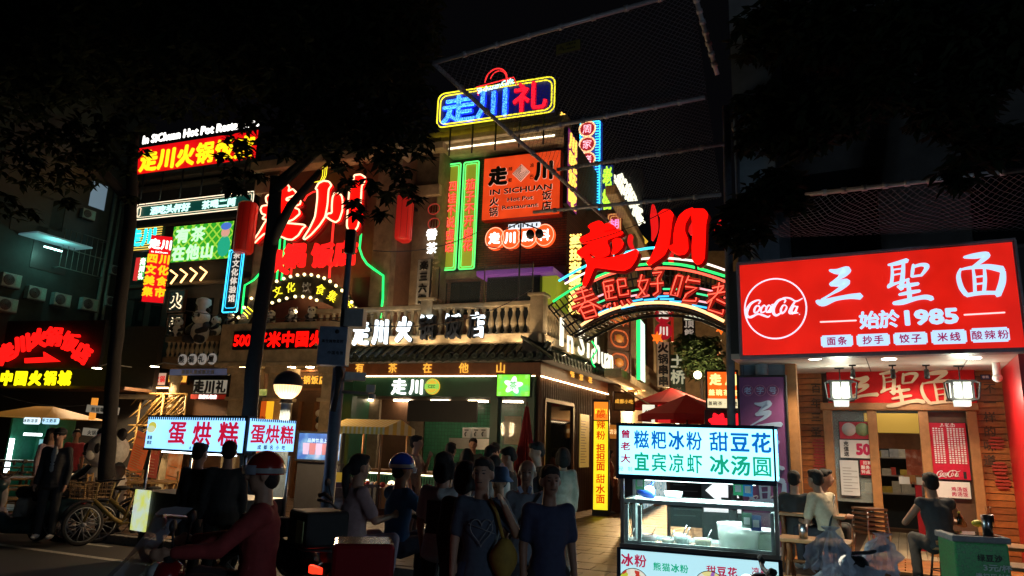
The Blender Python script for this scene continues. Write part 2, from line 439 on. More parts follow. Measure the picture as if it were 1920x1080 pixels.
for px in (690, 760, 830, 900, 965):
 x = ax(px, 740, 1.5)
 MB().bb(x - .25, x + .25, 1.3, 1.5, zb0 - .04, zb0 - .005).build('ceiling_lamp', em('booth_lamp', (1, .78, .5), 26), booth)
MB().bb(ax(755), ax(886), .3, .36, az(820, 790), az(820, 749)).build('rolled_awning', M['black'], booth)
MB().bb(ax(935), ax(988), .1, .12, .1, zb0).build('window', M['glass'], booth)
xs0, xs1 = ax(845, 820, 1.2), ax(925, 820, 1.2)
MB().bb(xs0, xs1, 1.1, 1.7, az(880, 842, 1.2), az(880, 822, 1.2)).build('shelf', M['steel'], booth)
xc0, xc1 = ax(655, 880, -1.0), ax(925, 880, -1.0)
counter = thing('serving_counter', 'long serving counter with ribbed green front and lit Latin letters before the tea booth', 'counter', A.w(xc0, -1.0, .1), A.a)
wc = xc1 - xc0; hc = A.at(780, 884, -1.0)[1] - .1
MB().bb(0, wc, .06, .7, 0, hc - .05).build('body', M['dark'], counter)
MB().bb(-.05, wc + .05, -.03, .75, hc - .05, hc).build('countertop', M['woodl'], counter)
rb = MB().box(0, 0, hc * .5 - .05, .04, .03, hc - .12).mesh('rib', M['green'])
k = 0
while k * .07 < wc: put('rib', rb, counter, (k * .07 + .02, .045, 0)); k += 1
MB().bb(0, wc, .0, .02, hc - .09, hc - .07).build('light_strip', em('counter_strip', (1, .9, .55), 7), counter)
for ch, px in (('I', 690), ('n', 703), ('S', 735), ('i', 753), ('c', 765), ('h', 778), ('u', 795), ('a', 812), ('n', 828)):
 word(counter, ch, A.at(px, 900, -1.0)[0] - xc0, hc * .62, .3, em('letter_lit', (1, .8, .5), 2.6), y=-.03, bold=.03, depth=.1, name='letter')
for ch, px in zip('有茶在他山', (676, 738, 803, 871, 940)):
 chars(booth, ch, ax(px, 690), az(px, 690), .27, M['gold'], y=-.05, bold=.02)
chars(booth, '走', ax(749, 725), az(749, 725), .42, M['e_white'], y=-.03, bold=.03, sx=1.05)
chars(booth, '川', ax(782, 725), az(782, 725), .40, M['e_white'], y=-.03, bold=.05)
d = MB(); xx, zz = ax(812, 725), az(812, 725)
d.prism([(xx + .2 * math.cos(t * PI / 12), zz + .2 * math.sin(t * PI / 12)) for t in range(24)], -.06, .0)
d.build('round_emblem', em('emblem_yellow', (.9, .55, .05), .8), booth)
d = MB(); d.path([(xx + .17 * math.cos(t * PI / 12), -.07, zz + .17 * math.sin(t * PI / 12)) for t in range(24)], .012, 5, closed=True)
d.bb(xx - .2, xx + .2, -.075, -.062, zz - .06, zz + .06); d.build('emblem_band', em('emblem_green', (.35, .75, .1), .8), booth)
word(booth, 'CZC', xx, zz, .07, M['t_black'], y=-.08, bold=.02, depth=.01)
x0, x1, z0, z1 = A.rect([(932, 703), (993, 702), (993, 742), (932, 743)], -.08)
scr = thing('video_screen', 'small bright green video screen with a white blossom over the booth window', 'screen', A.w(x0, -.08, z0), A.a)
MB().bb(-.03, x1 - x0 + .03, .01, .06, -.03, z1 - z0 + .03).build('bezel', M['black'], scr)
MB().bb(0, x1 - x0, 0, .008, 0, z1 - z0).build('display', pattern_em('green_display', [(0, (.1, .6, .02)), (.5, (.25, .9, .05)), (.75, (.05, .75, .3))], 3, 1.0, 'NOISE'), scr)
pet = MB(); cx_, cz_ = (x1 - x0) / 2, (z1 - z0) / 2
pl = []
for k in range(60):
 t = 2 * PI * k / 60; r_ = .17 + .05 * math.sin(5 * t + .7); pl.append((cx_ + r_ * 1.15 * math.cos(t), cz_ + r_ * math.sin(t)))
pet.prism(pl, -.006, 0); pet.build('blossom', em('display_white', (.85, 1, .9), 1.3), scr)
chars(scr, '茶', cx_, cz_, .2, em('display_green', (.1, .7, .1), .8, False), y=-.012, bold=.02, depth=.01)
for u_, v_ in ((.09, .9), (.91, .9), (.09, .1), (.91, .1)): chars(scr, '茶', u_ * 2 * cx_, v_ * 2 * cz_, .11, em('display_pale', (.5, .95, .3), 1, False), y=-.006, bold=0, depth=.01)
mt = mat('roof_tile', (.05, .065, .05), .35, scale=18, bump=.4)
rt = MB(); rt.lathe([(.085, 0), (.085, .34)], 6, arc=PI, a0=0, m=0); rt.lathe([(.07, .34), (.07, 0)], 6, arc=PI, a0=0)
rt.prism([(.085 * math.cos(k * PI / 5), .085 * math.sin(k * PI / 5)) for k in range(10)], 0, .02) if False else None
tile_me = rt.mesh('roof_tile', mt)
cap = MB(); cap.lathe([(0, .012), (.03, .016), (.035, .008), (.075, .008), (.092, .02), (.092, -.02), (0, -.02)], 12)
cap_me = cap.mesh('tile_end', mt)
def eave(F, x0, x1, y0, zlow, run, rise, parent, base):
 n = int((x1 - x0) / .235); sl = math.atan2(rise, run); L = math.hypot(run, rise)
 bd = MB(); bd.add([(x0, y0, zlow - .05), (x1, y0, zlow - .05), (x1, y0 + run, zlow + rise - .05), (x0, y0 + run, zlow + rise - .05),
      (x0, y0, zlow - .1), (x1, y0, zlow - .1), (x1, y0 + run, zlow - .1), (x0, y0 + run, zlow - .1)],
      [(0, 1, 2, 3), (4, 7, 6, 5), (0, 4, 5, 1), (0, 3, 7, 4), (1, 5, 6, 2)]); bd.build('roof_deck', M['dark'], parent)
 for i in range(n + 1):
  x = x0 + i * (x1 - x0) / n
  for j in range(3):
   t = j * .3
   put('roof_tile', tile_me, parent, (x, y0 + t * math.cos(sl), zlow + t * math.sin(sl) + j * .004), (-(PI / 2 - sl), 0, 0), (1, 1, 1))
  put('tile_end', cap_me, parent, (x, y0 - .015, zlow), (PI / 2 - .1, 0, 0))
 dr = MB(); dr.prism([(-.09, 0), (-.05, -.07), (0, -.1), (.05, -.07), (.09, 0)], -.01, .01); dm = dr.mesh('drip_tile', mt)
 for i in range(n): put('drip_tile', dm, parent, (x0 + (i + .5) * (x1 - x0) / n, y0, zlow - .03))
zl = az(930, 668, -.45)
eave(A, XL - .3, XR + .25, -.45, zl, .85, .5, booth, 0)
terr = thing('terrace_balustrade', 'cream stone balustrade of the terrace above the tiled eave facing the street', 'balustrade', A.w(0, 0, 0), A.a)
zc = az(960, 626, .15); ztop = az(960, 566, .15)
MB().bb(XL - 1.1, XR + .05, -.02, .45, zc - .22, zc).build('plinth', M['cream'], terr, bevel=.02)
MB().bb(XL - 1.1, XR - .1, .02, .34, ztop - .12, ztop).build('rail', M['cream'], terr, bevel=.02)
bal = MB(); hb = ztop - .12 - zc
bal.lathe([(.06, 0), (.06, .08 * hb), (.035, .12 * hb), (.05, .2 * hb), (.085, .38 * hb), (.08, .48 * hb), (.04, .7 * hb), (.035, .82 * hb), (.055, .88 * hb), (.055, hb)], 10)
bal_me = bal.mesh('baluster', M['cream'])
x = XL - 1.0
posts = [ax(803, 600, .15), XR - .02]
while x < XR - .2:
 if all(abs(x - p) > .22 for p in posts): put('baluster', bal_me, terr, (x, .18, zc))
 x += .205
for p in posts:
 MB().bb(p - .17, p + .17, .0, .36, zc, ztop + .1).build('post', M['cream'], terr, bevel=.015)
 MB().bb(p - .23, p + .23, -.06, .42, ztop + .1, ztop + .18).build('post_cap', M['cream'], terr, bevel=.02)
for px in (848, 905, 996):
 pass
let = thing('channel_letters', 'row of large white lit characters standing along the terrace balustrade', 'lettering', A.w(0, -.12, 0), A.a)
wl = em('white_channel_letter', (.82, .93, 1), 2.2)
for ch, px, py in zip('走川火锅饭店', (677, 714, 757, 800, 848, 893), (623, 621, 617, 613, 611, 609)):
 hh = A.size(px, py, 50, -.12)
 me0, _w = glyph(ch, .036, .12)
 cm = me0.copy(); cm.materials.clear()
 if ch in '锅饭店':
  cm.materials.append(mat('unlit_letter', (.01, .016, .03), .6)); cm.materials.append(wl)
  for p_ in cm.polygons: p_.material_index = 1 if p_.center.z > .34 or (ch == '店' and p_.center.x > .12) else 0
 else: cm.materials.append(wl)
 put('character', cm, let, (ax(px, py, -.12), 0, az(px, py, -.12)), (0, 0, 0), (hh * .66, hh, hh * .97))
 bk = me0.copy(); bk.materials.clear(); bk.materials.append(M['dark'])
 put('letter_back', bk, let, (ax(px, py, -.12), .1, az(px, py, -.12)), (0, 0, 0), (hh * .69, hh, hh * 1.0))
# == alley side of the booth (frame S)
def sx_(px, py): return S.at(px, py)
side = thing('booth_side_wall', 'ribbed wooden side wall of the corner tea booth along the alley with tiled eave', 'wall', S.w(0, 0, 0), S.a)
x1s = sx_(1135, 760)[0]; zs = zb1
MB().bb(.12, x1s, .05, .2, .1, zs).build('wall', M['woodd'], side)
rib = MB().lathe([(.06, -.5), (.06, .5)], 8).mesh('cladding_rib', mat('cladding_brown', (.13, .065, .03), .5, scale=9, bump=.3))
xw0, xw1 = sx_(1020, 800)[0], sx_(1072, 800)[0]; zw0, zw1 = 1.0, sx_(1045, 757)[1]
x = .18
while x < x1s:
 if xw0 - .03 < x < xw1 + .03:
  put('cladding_rib', rib, side, (x, .03, (zs + zw1) / 2), (0, 0, 0), (1, 1, zs - zw1 - .02)); put('cladding_rib', rib, side, (x, .03, (zw0 + .1) / 2), (0, 0, 0), (1, 1, zw0 - .1))
 else: put('cladding_rib', rib, side, (x, .03, (zs + .1) / 2), (0, 0, 0), (1, 1, zs - .1))
 x += .15
wn = MB(); wn.bb(xw0, xw1, 0, .04, zw0, zw1); wn.build('window', M['dglass'], side)
f = MB(); f.bb(xw0 - .05, xw1 + .05, -.05, .03, zw1, zw1 + .08); f.bb(xw0 - .05, xw1 + .05, -.05, .03, zw0 - .08, zw0); f.bb(xw0 - .07, xw0, -.05, .03, zw0, zw1); f.bb(xw1, xw1 + .07, -.05, .03, zw0, zw1)
f.build('window_frame', M['wood'], side)
MB().bb(.0, x1s + .1, -.05, .12, zs, zf1).build('fascia', MC['fascia_wood'], side)
MB().bb(.0, x1s + .1, -.07, -.052, zs - .01, zs + .015).build('light_strip', MC['fascia_strip'], side)
for ch, px, py in zip('嘿茶理', (1068, 1085, 1102), (697, 704, 709)):
 q = S.at(px, py); chars(side, ch, q[0], q[1], .3, M['gold'], y=-.08, bold=.02)
eave(S, -.35, x1s + .35, -.5, zl, .8, .5, side, 0)
ms0, ms1, mz0, mz1 = S.rect([(1085, 776), (1102, 778), (1102, 876), (1085, 876)])
mb_ = thing('menu_board', 'narrow dull yellow menu panel on the ribbed wooden wall of the tea booth', 'menu', S.w(ms0, -.04, mz0), S.a)
MB().bb(0, ms1 - ms0, 0, .04, 0, mz1 - mz0).build('panel', mat('menu_yellow', (.6, .38, .08), .5, em=.25, emcol=(.8, .5, .1)), mb_)
for k in range(16):
 MB().bb(.06, (ms1 - ms0) * (.5 + .35 * random.random()), -.004, 0, .12 + k * (mz1 - mz0 - .25) / 16, .14 + k * (mz1 - mz0 - .25) / 16).build('text_line', M['wood'], mb_)
ter2 = thing('side_balustrade', 'cream stone balustrade of the terrace along the alley behind white letters', 'balustrade', S.w(0, 0, 0), S.a)
MB().bb(.3, x1s, .0, .4, zc - .22, zc).build('plinth', M['cream'], ter2, bevel=.02)
MB().bb(.3, x1s, .05, .35, ztop - .12, ztop).build('rail', M['cream'], ter2, bevel=.02)
x = .45
while x < x1s: put('baluster', bal_me, ter2, (x, .2, zc)); x += .205
ins = thing('latin_channel_letters', 'tall white lit Latin letters standing on the side eave above the alley', 'lettering', S.w(0, -.35, 0), S.a)
for ch, px, py, hpx, wpx in (('I', 1050, 622, 54, 9), ('n', 1066, 638, 36, 15), ('S', 1087, 640, 52, 17), ('i', 1100, 650, 42, 6), ('c', 1109, 660, 32, 10), ('h', 1117, 655, 50, 13), ('u', 1129, 668, 33, 11), ('a', 1137, 670, 33, 9), ('n', 1143, 673, 33, 9)):
 q = S.at(px, py, -.35); q2 = S.at(px + wpx / 2, py, -.35)[0] - S.at(px - wpx / 2, py, -.35)[0]; hh = S.size(px, py, hpx, -.35)
 word(ins, ch, q[0], q[1], hh * (1.0 if ch in 'ISih' else 1.3), em('cream_channel_letter', (1, .93, .72), 1.3), y=-.05, bold=.012, depth=.03, width=q2 * .72, name='letter')
x0_, z0_ = S.at(1108, 640, -.42)
MB().path([(x0_ + .5 * math.sin(k * .9) * .6 + k * .05, -.1, z0_ - .1 * k) for k in range(9)], .02, 5).build('green_neon_squiggle', M['e_green'], ins)
lb = thing('yellow_light_box', 'tall narrow yellow light box with red noodle names at the booth corner', 'sign', gp(1112, 18.6, .1), R(-12))
hh = 1.75 + (837 + 5 - 747) / FPX * 18.6 - .32; wd_ = .36
MB().bb(-.03, wd_ + .03, .02, .25, -.1, hh + .16).build('case', M['dark'], lb)
MB().bb(0, wd_, 0, .02, 0.18, hh * .86).build('panel', em('box_yellow', (1, .8, .02), 1.15, hot=.2), lb)
MB().bb(0, wd_, 0, .02, hh * .87, hh + .1).build('header', em('box_header', (1, .28, .02), 1.0), lb)
chars(lb, '四川', wd_ / 2, hh * .95, .15, M['e_yellow'], y=-.01, bold=.01, depth=.02)
for ch, py in zip('酸辣粉担担面甜水面', (777, 797, 816, 839, 855, 871, 893, 911, 928)):
 chars(lb, ch, wd_ / 2, 1.75 + (842 - py) / FPX * 18.6 - .1, .235, em('box_red_text', (.8, .06, .0), .8, False), y=-.01, bold=.03, depth=.02)
# == MAIN RESTAURANT BUILDING behind the booth (frame A, y = YB)
YB = 3.6
brick = brick_mat('dark_brick', (.16, .075, .04), (.11, .05, .03), (.05, .04, .035), .25, .075, rot=(PI / 2, 0, 0))
stuc = M['cream']
bld = thing('restaurant_building', 'brown brick restaurant building with cream cornices, hung with neon signs behind the terrace', 'building', A.w(0, 0, 0), A.a)
def bx(px, py, y=YB): return A.at(px, py, y)
xa, xb_ = bx(795, 450)[0], bx(1062, 450)[0]
zt = bx(930, 262)[1]
MB().bb(xa, xb_, YB, YB + 6, .1, zt).build('wall', brick, bld)
b = MB()
zc1 = bx(930, 292)[1]
b.bb(xa - .6, xb_ + .1, YB - .75, YB, zc1, zc1 + .25); b.bb(xa - .8, xb_ + .15, YB - .95, YB, zc1 + .252, zc1 + .42)
b.bb(xa - .5, xb_ + .1, YB - .5, YB, zt, zt + .3); b.build('cornice', stuc, bld, bevel=.02)
b = MB(); b.bb(xa - .3, xb_ - .2, YB - .78, YB - .755, zc1 + .06, zc1 + .1); b.build('led_strip', em('cornice_led', (1, .85, .6), 4), bld)
q0, q1 = bx(808, 268, YB - .6), bx(938, 250, YB - .6)
MB().bb(q0[0], q1[0], YB - .66, YB - .6, q0[1] - .02, q0[1] + .09).build('neon_bar', M['e_yellow'], bld)
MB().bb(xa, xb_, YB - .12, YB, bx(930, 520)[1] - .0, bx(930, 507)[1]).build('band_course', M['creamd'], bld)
for p0, p1 in ((845, 900), (815, 838)):
 w_ = MB(); w_.bb(bx(p0, 560)[0], bx(p1, 560)[0], YB - .04, YB - .01, bx(870, 590)[1], bx(870, 530)[1]); w_.build('window', M['dglass'], bld)
MB().bb(xa - 1.2, xb_ + .4, .3, YB, zc - .4, zc - .05).build('terrace_floor', M['concrete'], bld)
x0, x1 = bx(912, 560, 2.2)[0], bx(1012, 560, 2.2)[0]; z1 = bx(960, 518, 2.2)[1]
MB().bb(x0, x1, 2.2, YB - .05, zc - .05, z1).build('bay_window', M['dglass'], bld)
MB().bb(x0 - .25, x1 + .45, 1.95, YB - .05, z1, z1 + .16).build('bay_cornice', mat('purple_lit_canopy', (.25, .16, .3), .5, em=.12, emcol=(.4, .12, .8)), bld, bevel=.03)  # purple light on the canopy put into its colour and faint glow
MB().bb(x1 + .03, x1 + .45, 2.3, YB - .05, zc + .3, z1 - .02).build('bay_panel', mat('lime_lit_panel', (.45, .5, .08), .6, em=.2, emcol=(.6, .75, .05)), bld)  # yellow-green light on the bay side, put in as colour and glow
for px in (538, ): pass
gp_ = MB()
for px in (822, 907, 998): gp_.bb(ax(px, 560, .3) - .012, ax(px, 560, .3) + .012, .28, .3, ztop, ztop + 1.05)
gp_.build('railing_post', M['steel'], terr)
MB().bb(ax(815, 560, .3), ax(1000, 560, .3), .285, .29, ztop + .1, ztop + 1.0).build('glass_panel', mat('railing_glass', (.5, .6, .6), .05, var=0, alpha=.08), terr)
pil = thing('stucco_pilaster', 'lit stucco pilaster between the red barrel lantern and the green neon couplets', 'pilaster', A.w(0, 0, 0), A.a)
xp0, xp1 = bx(768, 450, 2.6)[0], bx(815, 450, 2.6)[0]
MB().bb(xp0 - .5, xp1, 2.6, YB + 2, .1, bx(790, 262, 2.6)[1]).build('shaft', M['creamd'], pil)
MB().bb(xp0 - .6, xp1 + .15, 2.4, 2.6, bx(790, 372, 2.6)[1], bx(790, 352, 2.6)[1]).build('moulding', stuc, pil, bevel=.02)
MB().bb(xp0 - .7, xp1 + .3, 2.2, 2.6, bx(790, 292, 2.6)[1], bx(790, 280, 2.6)[1]).build('cornice', stuc, pil, bevel=.02)
zz0, zz1 = bx(757, 580, 2.5)[1], bx(757, 450, 2.5)[1]
MB().bb(bx(756, 500, 2.5)[0], bx(760, 500, 2.5)[0], 2.5, 2.55, zz0, zz1).build('neon_bar', M['e_yellow'], pil)
xx = bx(770, 300, 2.5); MB().bb(xx[0], xx[0] + .05, 2.5, 2.55, xx[1] - .25, xx[1] + .25).build('neon_bar', M['e_yellow'], pil)
# ---- roof sign
t, wd, ht = board(A, [(822, 180), (1041, 143), (1041, 212), (822, 240)], YB - 1.2, 'rooftop neon sign in a double yellow outline with blue and red characters and a bag', th=.25, face=mat('navy_sign_face', (.005, .01, .05), .5, em=.12, emcol=(.01, .03, .6)), name='rooftop_sign')
b = MB()
for k, g in enumerate((0, .09)):
 neon_loop(b, rrect(g, wd - g, g, ht - g, .22, 4), -.06, .022)
b.build('neon_outline', M['e_yellow'], t)
for k in range(5):
 MB().path([(wd * (k + .5) / 5, .15, -.9), (wd * (k + .5) / 5, .15, 0)], .03).build('support', M['dark'], t)
def ledchar(t, ch, x, z, h, mt1, mt2, sx=1.1):
 me0, _ = glyph(ch, .055, .06)
 for mm, y, s_ in ((mt2, -.04, 1.0), (mt1, -.075, .97)):
  g2 = glyph(ch, .055 if mm is mt2 else .02, .06)[0].copy(); g2.materials.clear(); g2.materials.append(mm)
  put('character' if mm is mt1 else 'character_edge', g2, t, (x, y, z), (0, 0, 0), (h * sx, h, h))
dots = pattern_em('blue_led_dots', [(0, (.02, .2, 1)), (.4, (.15, .6, 1)), (.7, (.02, .12, .9))], 60, 1.7, sample=True)
ledchar(t, '走', wd * .19, ht * .47, ht * .82, dots, em('deep_blue', (.01, .04, .9), 1.0), 1.25)
ledchar(t, '川', wd * .49, ht * .5, ht * .85, dots, MC['deep_blue'], 1.15)
ledchar(t, '礼', wd * .80, ht * .53, ht * .86, em('letter_red', (1, .01, .03), 1.7), em('letter_red_dim', (.5, 0, .02), .8), 1.15)
bag = MB()
bag.path([(wd * .36, -.08, ht * .78), (wd * .34, -.08, ht * 1.02), (wd * .66, -.08, ht * 1.14), (wd * .69, -.08, ht * .9)], .02, 5)
bag.path([(wd * (.51 + .095 * math.cos(a)), -.08, ht * (1.12 + .36 * math.sin(a))) for a in [PI * k / 12 for k in range(-1, 13)]], .022, 5)
bag.path([(wd * (.53 + .07 * math.cos(a)), -.1, ht * (1.12 + .27 * math.sin(a))) for a in [PI * k / 12 for k in range(-1, 12)]], .016, 5)
bag.build('bag_outline', em('bag_red', (1, .03, .03), 1.6), t)
word(t, 'SichuanGift', wd * .505, ht * .97, .18, em('cyan_white', (.55, 1, 1), 1.8), y=-.09, bold=.03, depth=.05, width=wd * .32, rot=R(8))
t, wd, ht = board(S, [(1038, 205), (1070, 225), (1070, 320), (1050, 290)], 3.0, 'sliver of yellow neon characters running back along the roof edge', name='neon_banner', th=.1)
chars(t, '走川火', wd / 2, ht / 2, ht * .36, M['e_amber'], bold=.05, vertical=True, sx=1.5)
# ---- neon couplets
def couplet(q, s, lab, mats, txt_frac=(.86, .14)):
 t, wd, ht = board(A, q, YB - .18, lab, face=mats[0], th=.12, name='neon_couplet', group='green neon couplets')
 b = MB(); neon_loop(b, rrect(-.02, wd + .02, -.02, ht + .02, .06), -.04, .024); neon_loop(b, rrect(.05, wd - .05, .05, ht - .05, .05), -.04, .012)
 b.build('neon_outline', em('couplet_green', (.12, 1, .2), 1.5), t)
 n = len(s); hh = ht * .69 / n
 chars(t, s, wd / 2, ht * .5, hh * .98, em('couplet_red', (1, .1, .06), 1.6), y=-.05, bold=.0, depth=.04, vertical=True, gap=1.02, sx=min(1.1, (wd - .14) / hh))
 chars(t, s, wd / 2, ht * .5, hh * .98, mat('couplet_red_body', (.4, .02, .01), .5, em=.55, emcol=(.9, .04, .02)), y=-.02, bold=.04, depth=.03, vertical=True, gap=1.02, sx=min(1.1, (wd - .14) / hh))
cf = mat('couplet_face', (.2, .25, .03), .6, em=.35, emcol=(.55, .6, .04))
couplet([(836, 311), (862, 308), (856, 504), (830, 507)], '四娃不说虚话', 'left of the two tall green-edged neon couplet boards with red characters', (cf,))
couplet([(870, 307), (897, 304), (890, 502), (864, 505)], '茄子不开虚花', 'right of the two tall green-edged neon couplet boards, next to the orange sign', (cf,))
# ---- orange sign
og = em('orange_sign_face', (.92, .07, .012), .85, hot=.25)
t, wd, ht = board(A, [(907, 300), (1051, 279), (1050, 402), (904, 413)], YB - .4, 'big square orange illuminated sign with black lettering and a diamond emblem', face=og, edge=mat('orange_edge', (.4, .03, .01), .5), th=.3, name='orange_sign')
bk = em('black_letter_halo', (.004, .003, .003), .01, False)
hal = em('halo_pink', (1, .45, .3), .9, False)
def halo(s, x, z, h, bold=.05, **k):
 chars(t, s, x, z, h, hal, y=-.012, bold=bold + .022, depth=.01, **k); chars(t, s, x, z, h, M['t_black'], y=-.04, bold=bold, depth=.04, **k)
halo('走', wd * .2, ht * .69, ht * .3, .06); halo('川', wd * .8, ht * .7, ht * .3, .06)
halo('火锅', wd * .16, ht * .2, ht * .15, .03, vertical=True); halo('饭店', wd * .84, ht * .22, ht * .15, .03, vertical=True)
for s_, z_, h_, w2 in (('IN SICHUAN', .435, .085, .8), ('Hot Pot', .295, .062, .33), ('Restaurant', .175, .062, .46)):
 word(t, s_, wd * .5, ht * z_, ht * h_, hal, y=-.012, bold=.04, depth=.01, width=wd * (w2 + .012)); word(t, s_, wd * .5, ht * z_, ht * h_, M['t_black'], y=-.03, bold=.025, depth=.03, width=wd * w2)
b = MB(); c_ = (wd * .5, ht * .7); r_ = ht * .125
for k in range(5):
 rr_ = r_ * (1 - k * .2)
 pl = [(c_[0] + rr_, c_[1]), (c_[0], c_[1] + rr_), (c_[0] - rr_, c_[1]), (c_[0], c_[1] - rr_)]
 b.path([(x, -.03 - .002 * k, z) for x, z in pl], .012, 4, closed=True)
b.prism([(c_[0] + r_ * 1.15, c_[1]), (c_[0], c_[1] + r_ * 1.15), (c_[0] - r_ * 1.15, c_[1]), (c_[0], c_[1] - r_ * 1.15)], -.012, -.005, 1)
b.build('diamond_emblem', [M['t_black'], hal], t)
for s_, u, v in (('辣', .36, .78), ('渝', .64, .8), ('蜀', .36, .6), ('巴', .64, .62)):
 chars(t, s_, wd * u, ht * v, ht * .07, M['t_black'], y=-.03, bold=.02, depth=.02)
# ---- four orange discs
od = thing('disc_sign', 'row of four orange lit discs with white characters under a white lit strip', 'sign', A.w(0, YB - .3, 0), A.a)
of = em('disc_orange', (1, .1, .015), 1.15)
for ch, px, py in zip('走川底料', (928, 958, 990, 1021), (447, 446, 443, 441)):
 x, z = A.at(px, py, YB - .3); r_ = A.size(px, py, 19, YB - .3)
 b = MB(); b.prism([(x + r_ * 1.0 * math.cos(a), z + r_ * 1.12 * math.sin(a)) for a in [2 * PI * k / 24 for k in range(24)]], -.02, .12); b.build('disc', of, od)
 b = MB(); b.path([(x + r_ * .93 * math.cos(a), -.03, z + r_ * 1.04 * math.sin(a)) for a in [2 * PI * k / 24 for k in range(24)]], .012, 4, closed=True); b.build('disc_ring', em('disc_ring', (1, .5, .3), 1.5), od)
 chars(od, ch, x, z, r_ * 1.15, M['e_white'], y=-.05, bold=.04)
x0, z0 = A.at(953, 430, YB - .35); x1, z1 = A.at(1012, 416, YB - .35)
MB().bb(x0, x1, -.05, .05, z0, z1).build('top_strip', em('strip_white', (.8, .9, 1), 1.1), od)
b = MB()
for k in range(7): b.bb(x0 + (x1 - x0) * (k + .2) / 7, x0 + (x1 - x0) * (k + .5) / 7, -.06, -.05, z0 + .03, z1 - .03)
b.build('strip_gap', M['dark'], od)
# ---- small signs at the pilaster
s1 = thing('chilli_sign', 'small sign of two red-edged ovals above white lit characters beside the left couplet', 'sign', A.w(0, 2.5, 0), A.a)
for py in (393, 420):
 x, z = A.at(815, py, 2.5)
 b = MB(); b.path([(x + .2 * math.cos(a), -.06, z + .17 * math.sin(a)) for a in [2 * PI * k / 16 for k in range(16)]], .018, 5, closed=True); b.build('oval_ring', mat('dull_red', (.3, .03, .02), .5, em=.3, emcol=(.8, .08, .05)), s1)
 chars(s1, '川', x, z, .27, mat('dark_red', (.1, .005, .005), .5), y=-.05, bold=.05)
for ch, py in (('香', 440), ('茶', 466)):
 x, z = A.at(811, py, 2.5); chars(s1, ch, x, z, .36, M['e_white'], y=-.06, bold=.06)
for s_, py in (('Ice', 483), ('Kver', 493), ('Beer', 503)):
 x, z = A.at(819, py, 2.5); word(s1, s_, x, z, .1, M['cream'], y=-.06, bold=.01)
t, wd, ht = board(A, [(781, 487), (806, 485), (806, 572), (781, 576)], 1.6, 'grey vertical plaque with black brush characters standing on the terrace', face=mat('grey_plaque', (.3, .29, .27), .7), name='plaque')
chars(t, '楽三六家', wd / 2, ht / 2, ht * .2, M['t_black'], vertical=True, bold=.04, gap=1.2)
# ---- red barrel lanterns
def barrel(px, py0, py1, y, wpx, lab, strength):
 x, z0 = A.at(px, py1, y); _, z1 = A.at(px, py0, y); r_ = A.size(px, py0, wpx / 2, y); h_ = z1 - z0
 t = thing('barrel_lantern', lab, 'lantern', A.w(x, y, z0), A.a, 'tall red barrel lanterns')
 b = MB(); b.lathe([(0, 0), (r_ * .85, .01), (r_, .08), (r_, h_ - .08), (r_ * .85, h_ - .01), (0, h_)], 20); b.build('lamp_shade', mat('lantern_red_%d' % int(strength * 100), (.35, .01, .01), .4, em=strength, emcol=(1, .03, .02)), t)
 b = MB()
 for k in range(10): a = 2 * PI * k / 10; b.path([(r_ * 1.01 * math.cos(a), r_ * 1.01 * math.sin(a), .06), (r_ * 1.01 * math.cos(a), r_ * 1.01 * math.sin(a), h_ - .06)], .006, 4)
 b.build('rib', mat('lantern_rib', (.2, .01, .01), .5), t)
 MB().bb(-.03, .03, -.02, 1.4, h_ - .2, h_ - .12).build('bracket', M['dark'], t)
barrel(753, 370, 453, 1.8, 34, 'bright red barrel lantern on the pilaster right of the gate lettering', .22)
barrel(455, 382, 475, .6, 34, 'dark unlit red barrel lantern left of the gate lettering', .04)
# == THE GATE HOUSE (px 420-720)
gate = thing('gate_house', 'brown stucco gate house carrying the giant red characters and green neon outline', 'building', A.w(0, 0, 0), A.a)
YG = 1.7
gx0, gx1 = A.at(478, 450, YG)[0], A.at(745, 450, YG)[0]
gm = mat('brown_stucco', (.16, .08, .045), .8, scale=4, bump=.3)
MB().bb(gx0, gx1, YG, YG + 5, .1, A.at(600, 300, YG)[1]).build('wall', gm, gate)
for p0, p1, mm in ((480, 512, M['creamd']), (700, 735, M['creamd'])):
 MB().bb(A.at(p0, 450, YG - .3)[0], A.at(p1, 450, YG - .3)[0], YG - .3, YG, .1, A.at(600, 315, YG)[1]).build('pilaster', mm, gate)
MB().bb(gx0 - .1, gx1 + .1, YG - .5, YG + .3, A.at(600, 318, YG)[1], A.at(600, 300, YG)[1]).build('cornice', stuc, gate, bevel=.03)
MB().bb(A.at(478, 340, 1.3)[0], A.at(520, 340, 1.3)[0], 1.3, YG, A.at(490, 362, 1.3)[1], A.at(490, 330, 1.3)[1]).build('cornice_block', stuc, gate, bevel=.03)
cw_ = MB(); cw_.bb(A.at(662, 540, YG)[0], A.at(710, 540, YG)[0], YG - .03, YG - .01, A.at(690, 590, YG)[1], A.at(690, 520, YG)[1]); cw_.build('window', mat('maroon_panel', (.06, .015, .012), .4), gate)
yg = YG - .35
def gpix(pts, y=yg): return [(A.at(420 + x / 3.6, 260 + z / 3.6, y)[0], y, A.at(420 + x / 3.6, 260 + z / 3.6, y)[1]) for x, z in pts]
b = MB()
b.path(gpix([(925, 640), (915, 740), (935, 800), (965, 845), (1010, 880), (1075, 925), (1072, 1080), (1055, 1210)]), .035, 6)
b.path(gpix([(250, 900), (200, 955), (140, 990), (130, 1080), (120, 1180)]), .03, 6)
b.path(gpix([(380, 660), (370, 800), (355, 960)]), .03, 6); b.path(gpix([(412, 660), (402, 800), (388, 960)]), .03, 6)
b.path(gpix([(828, 860), (822, 1010)]), .045, 6)
b.build('green_neon', M['e_green'], gate)
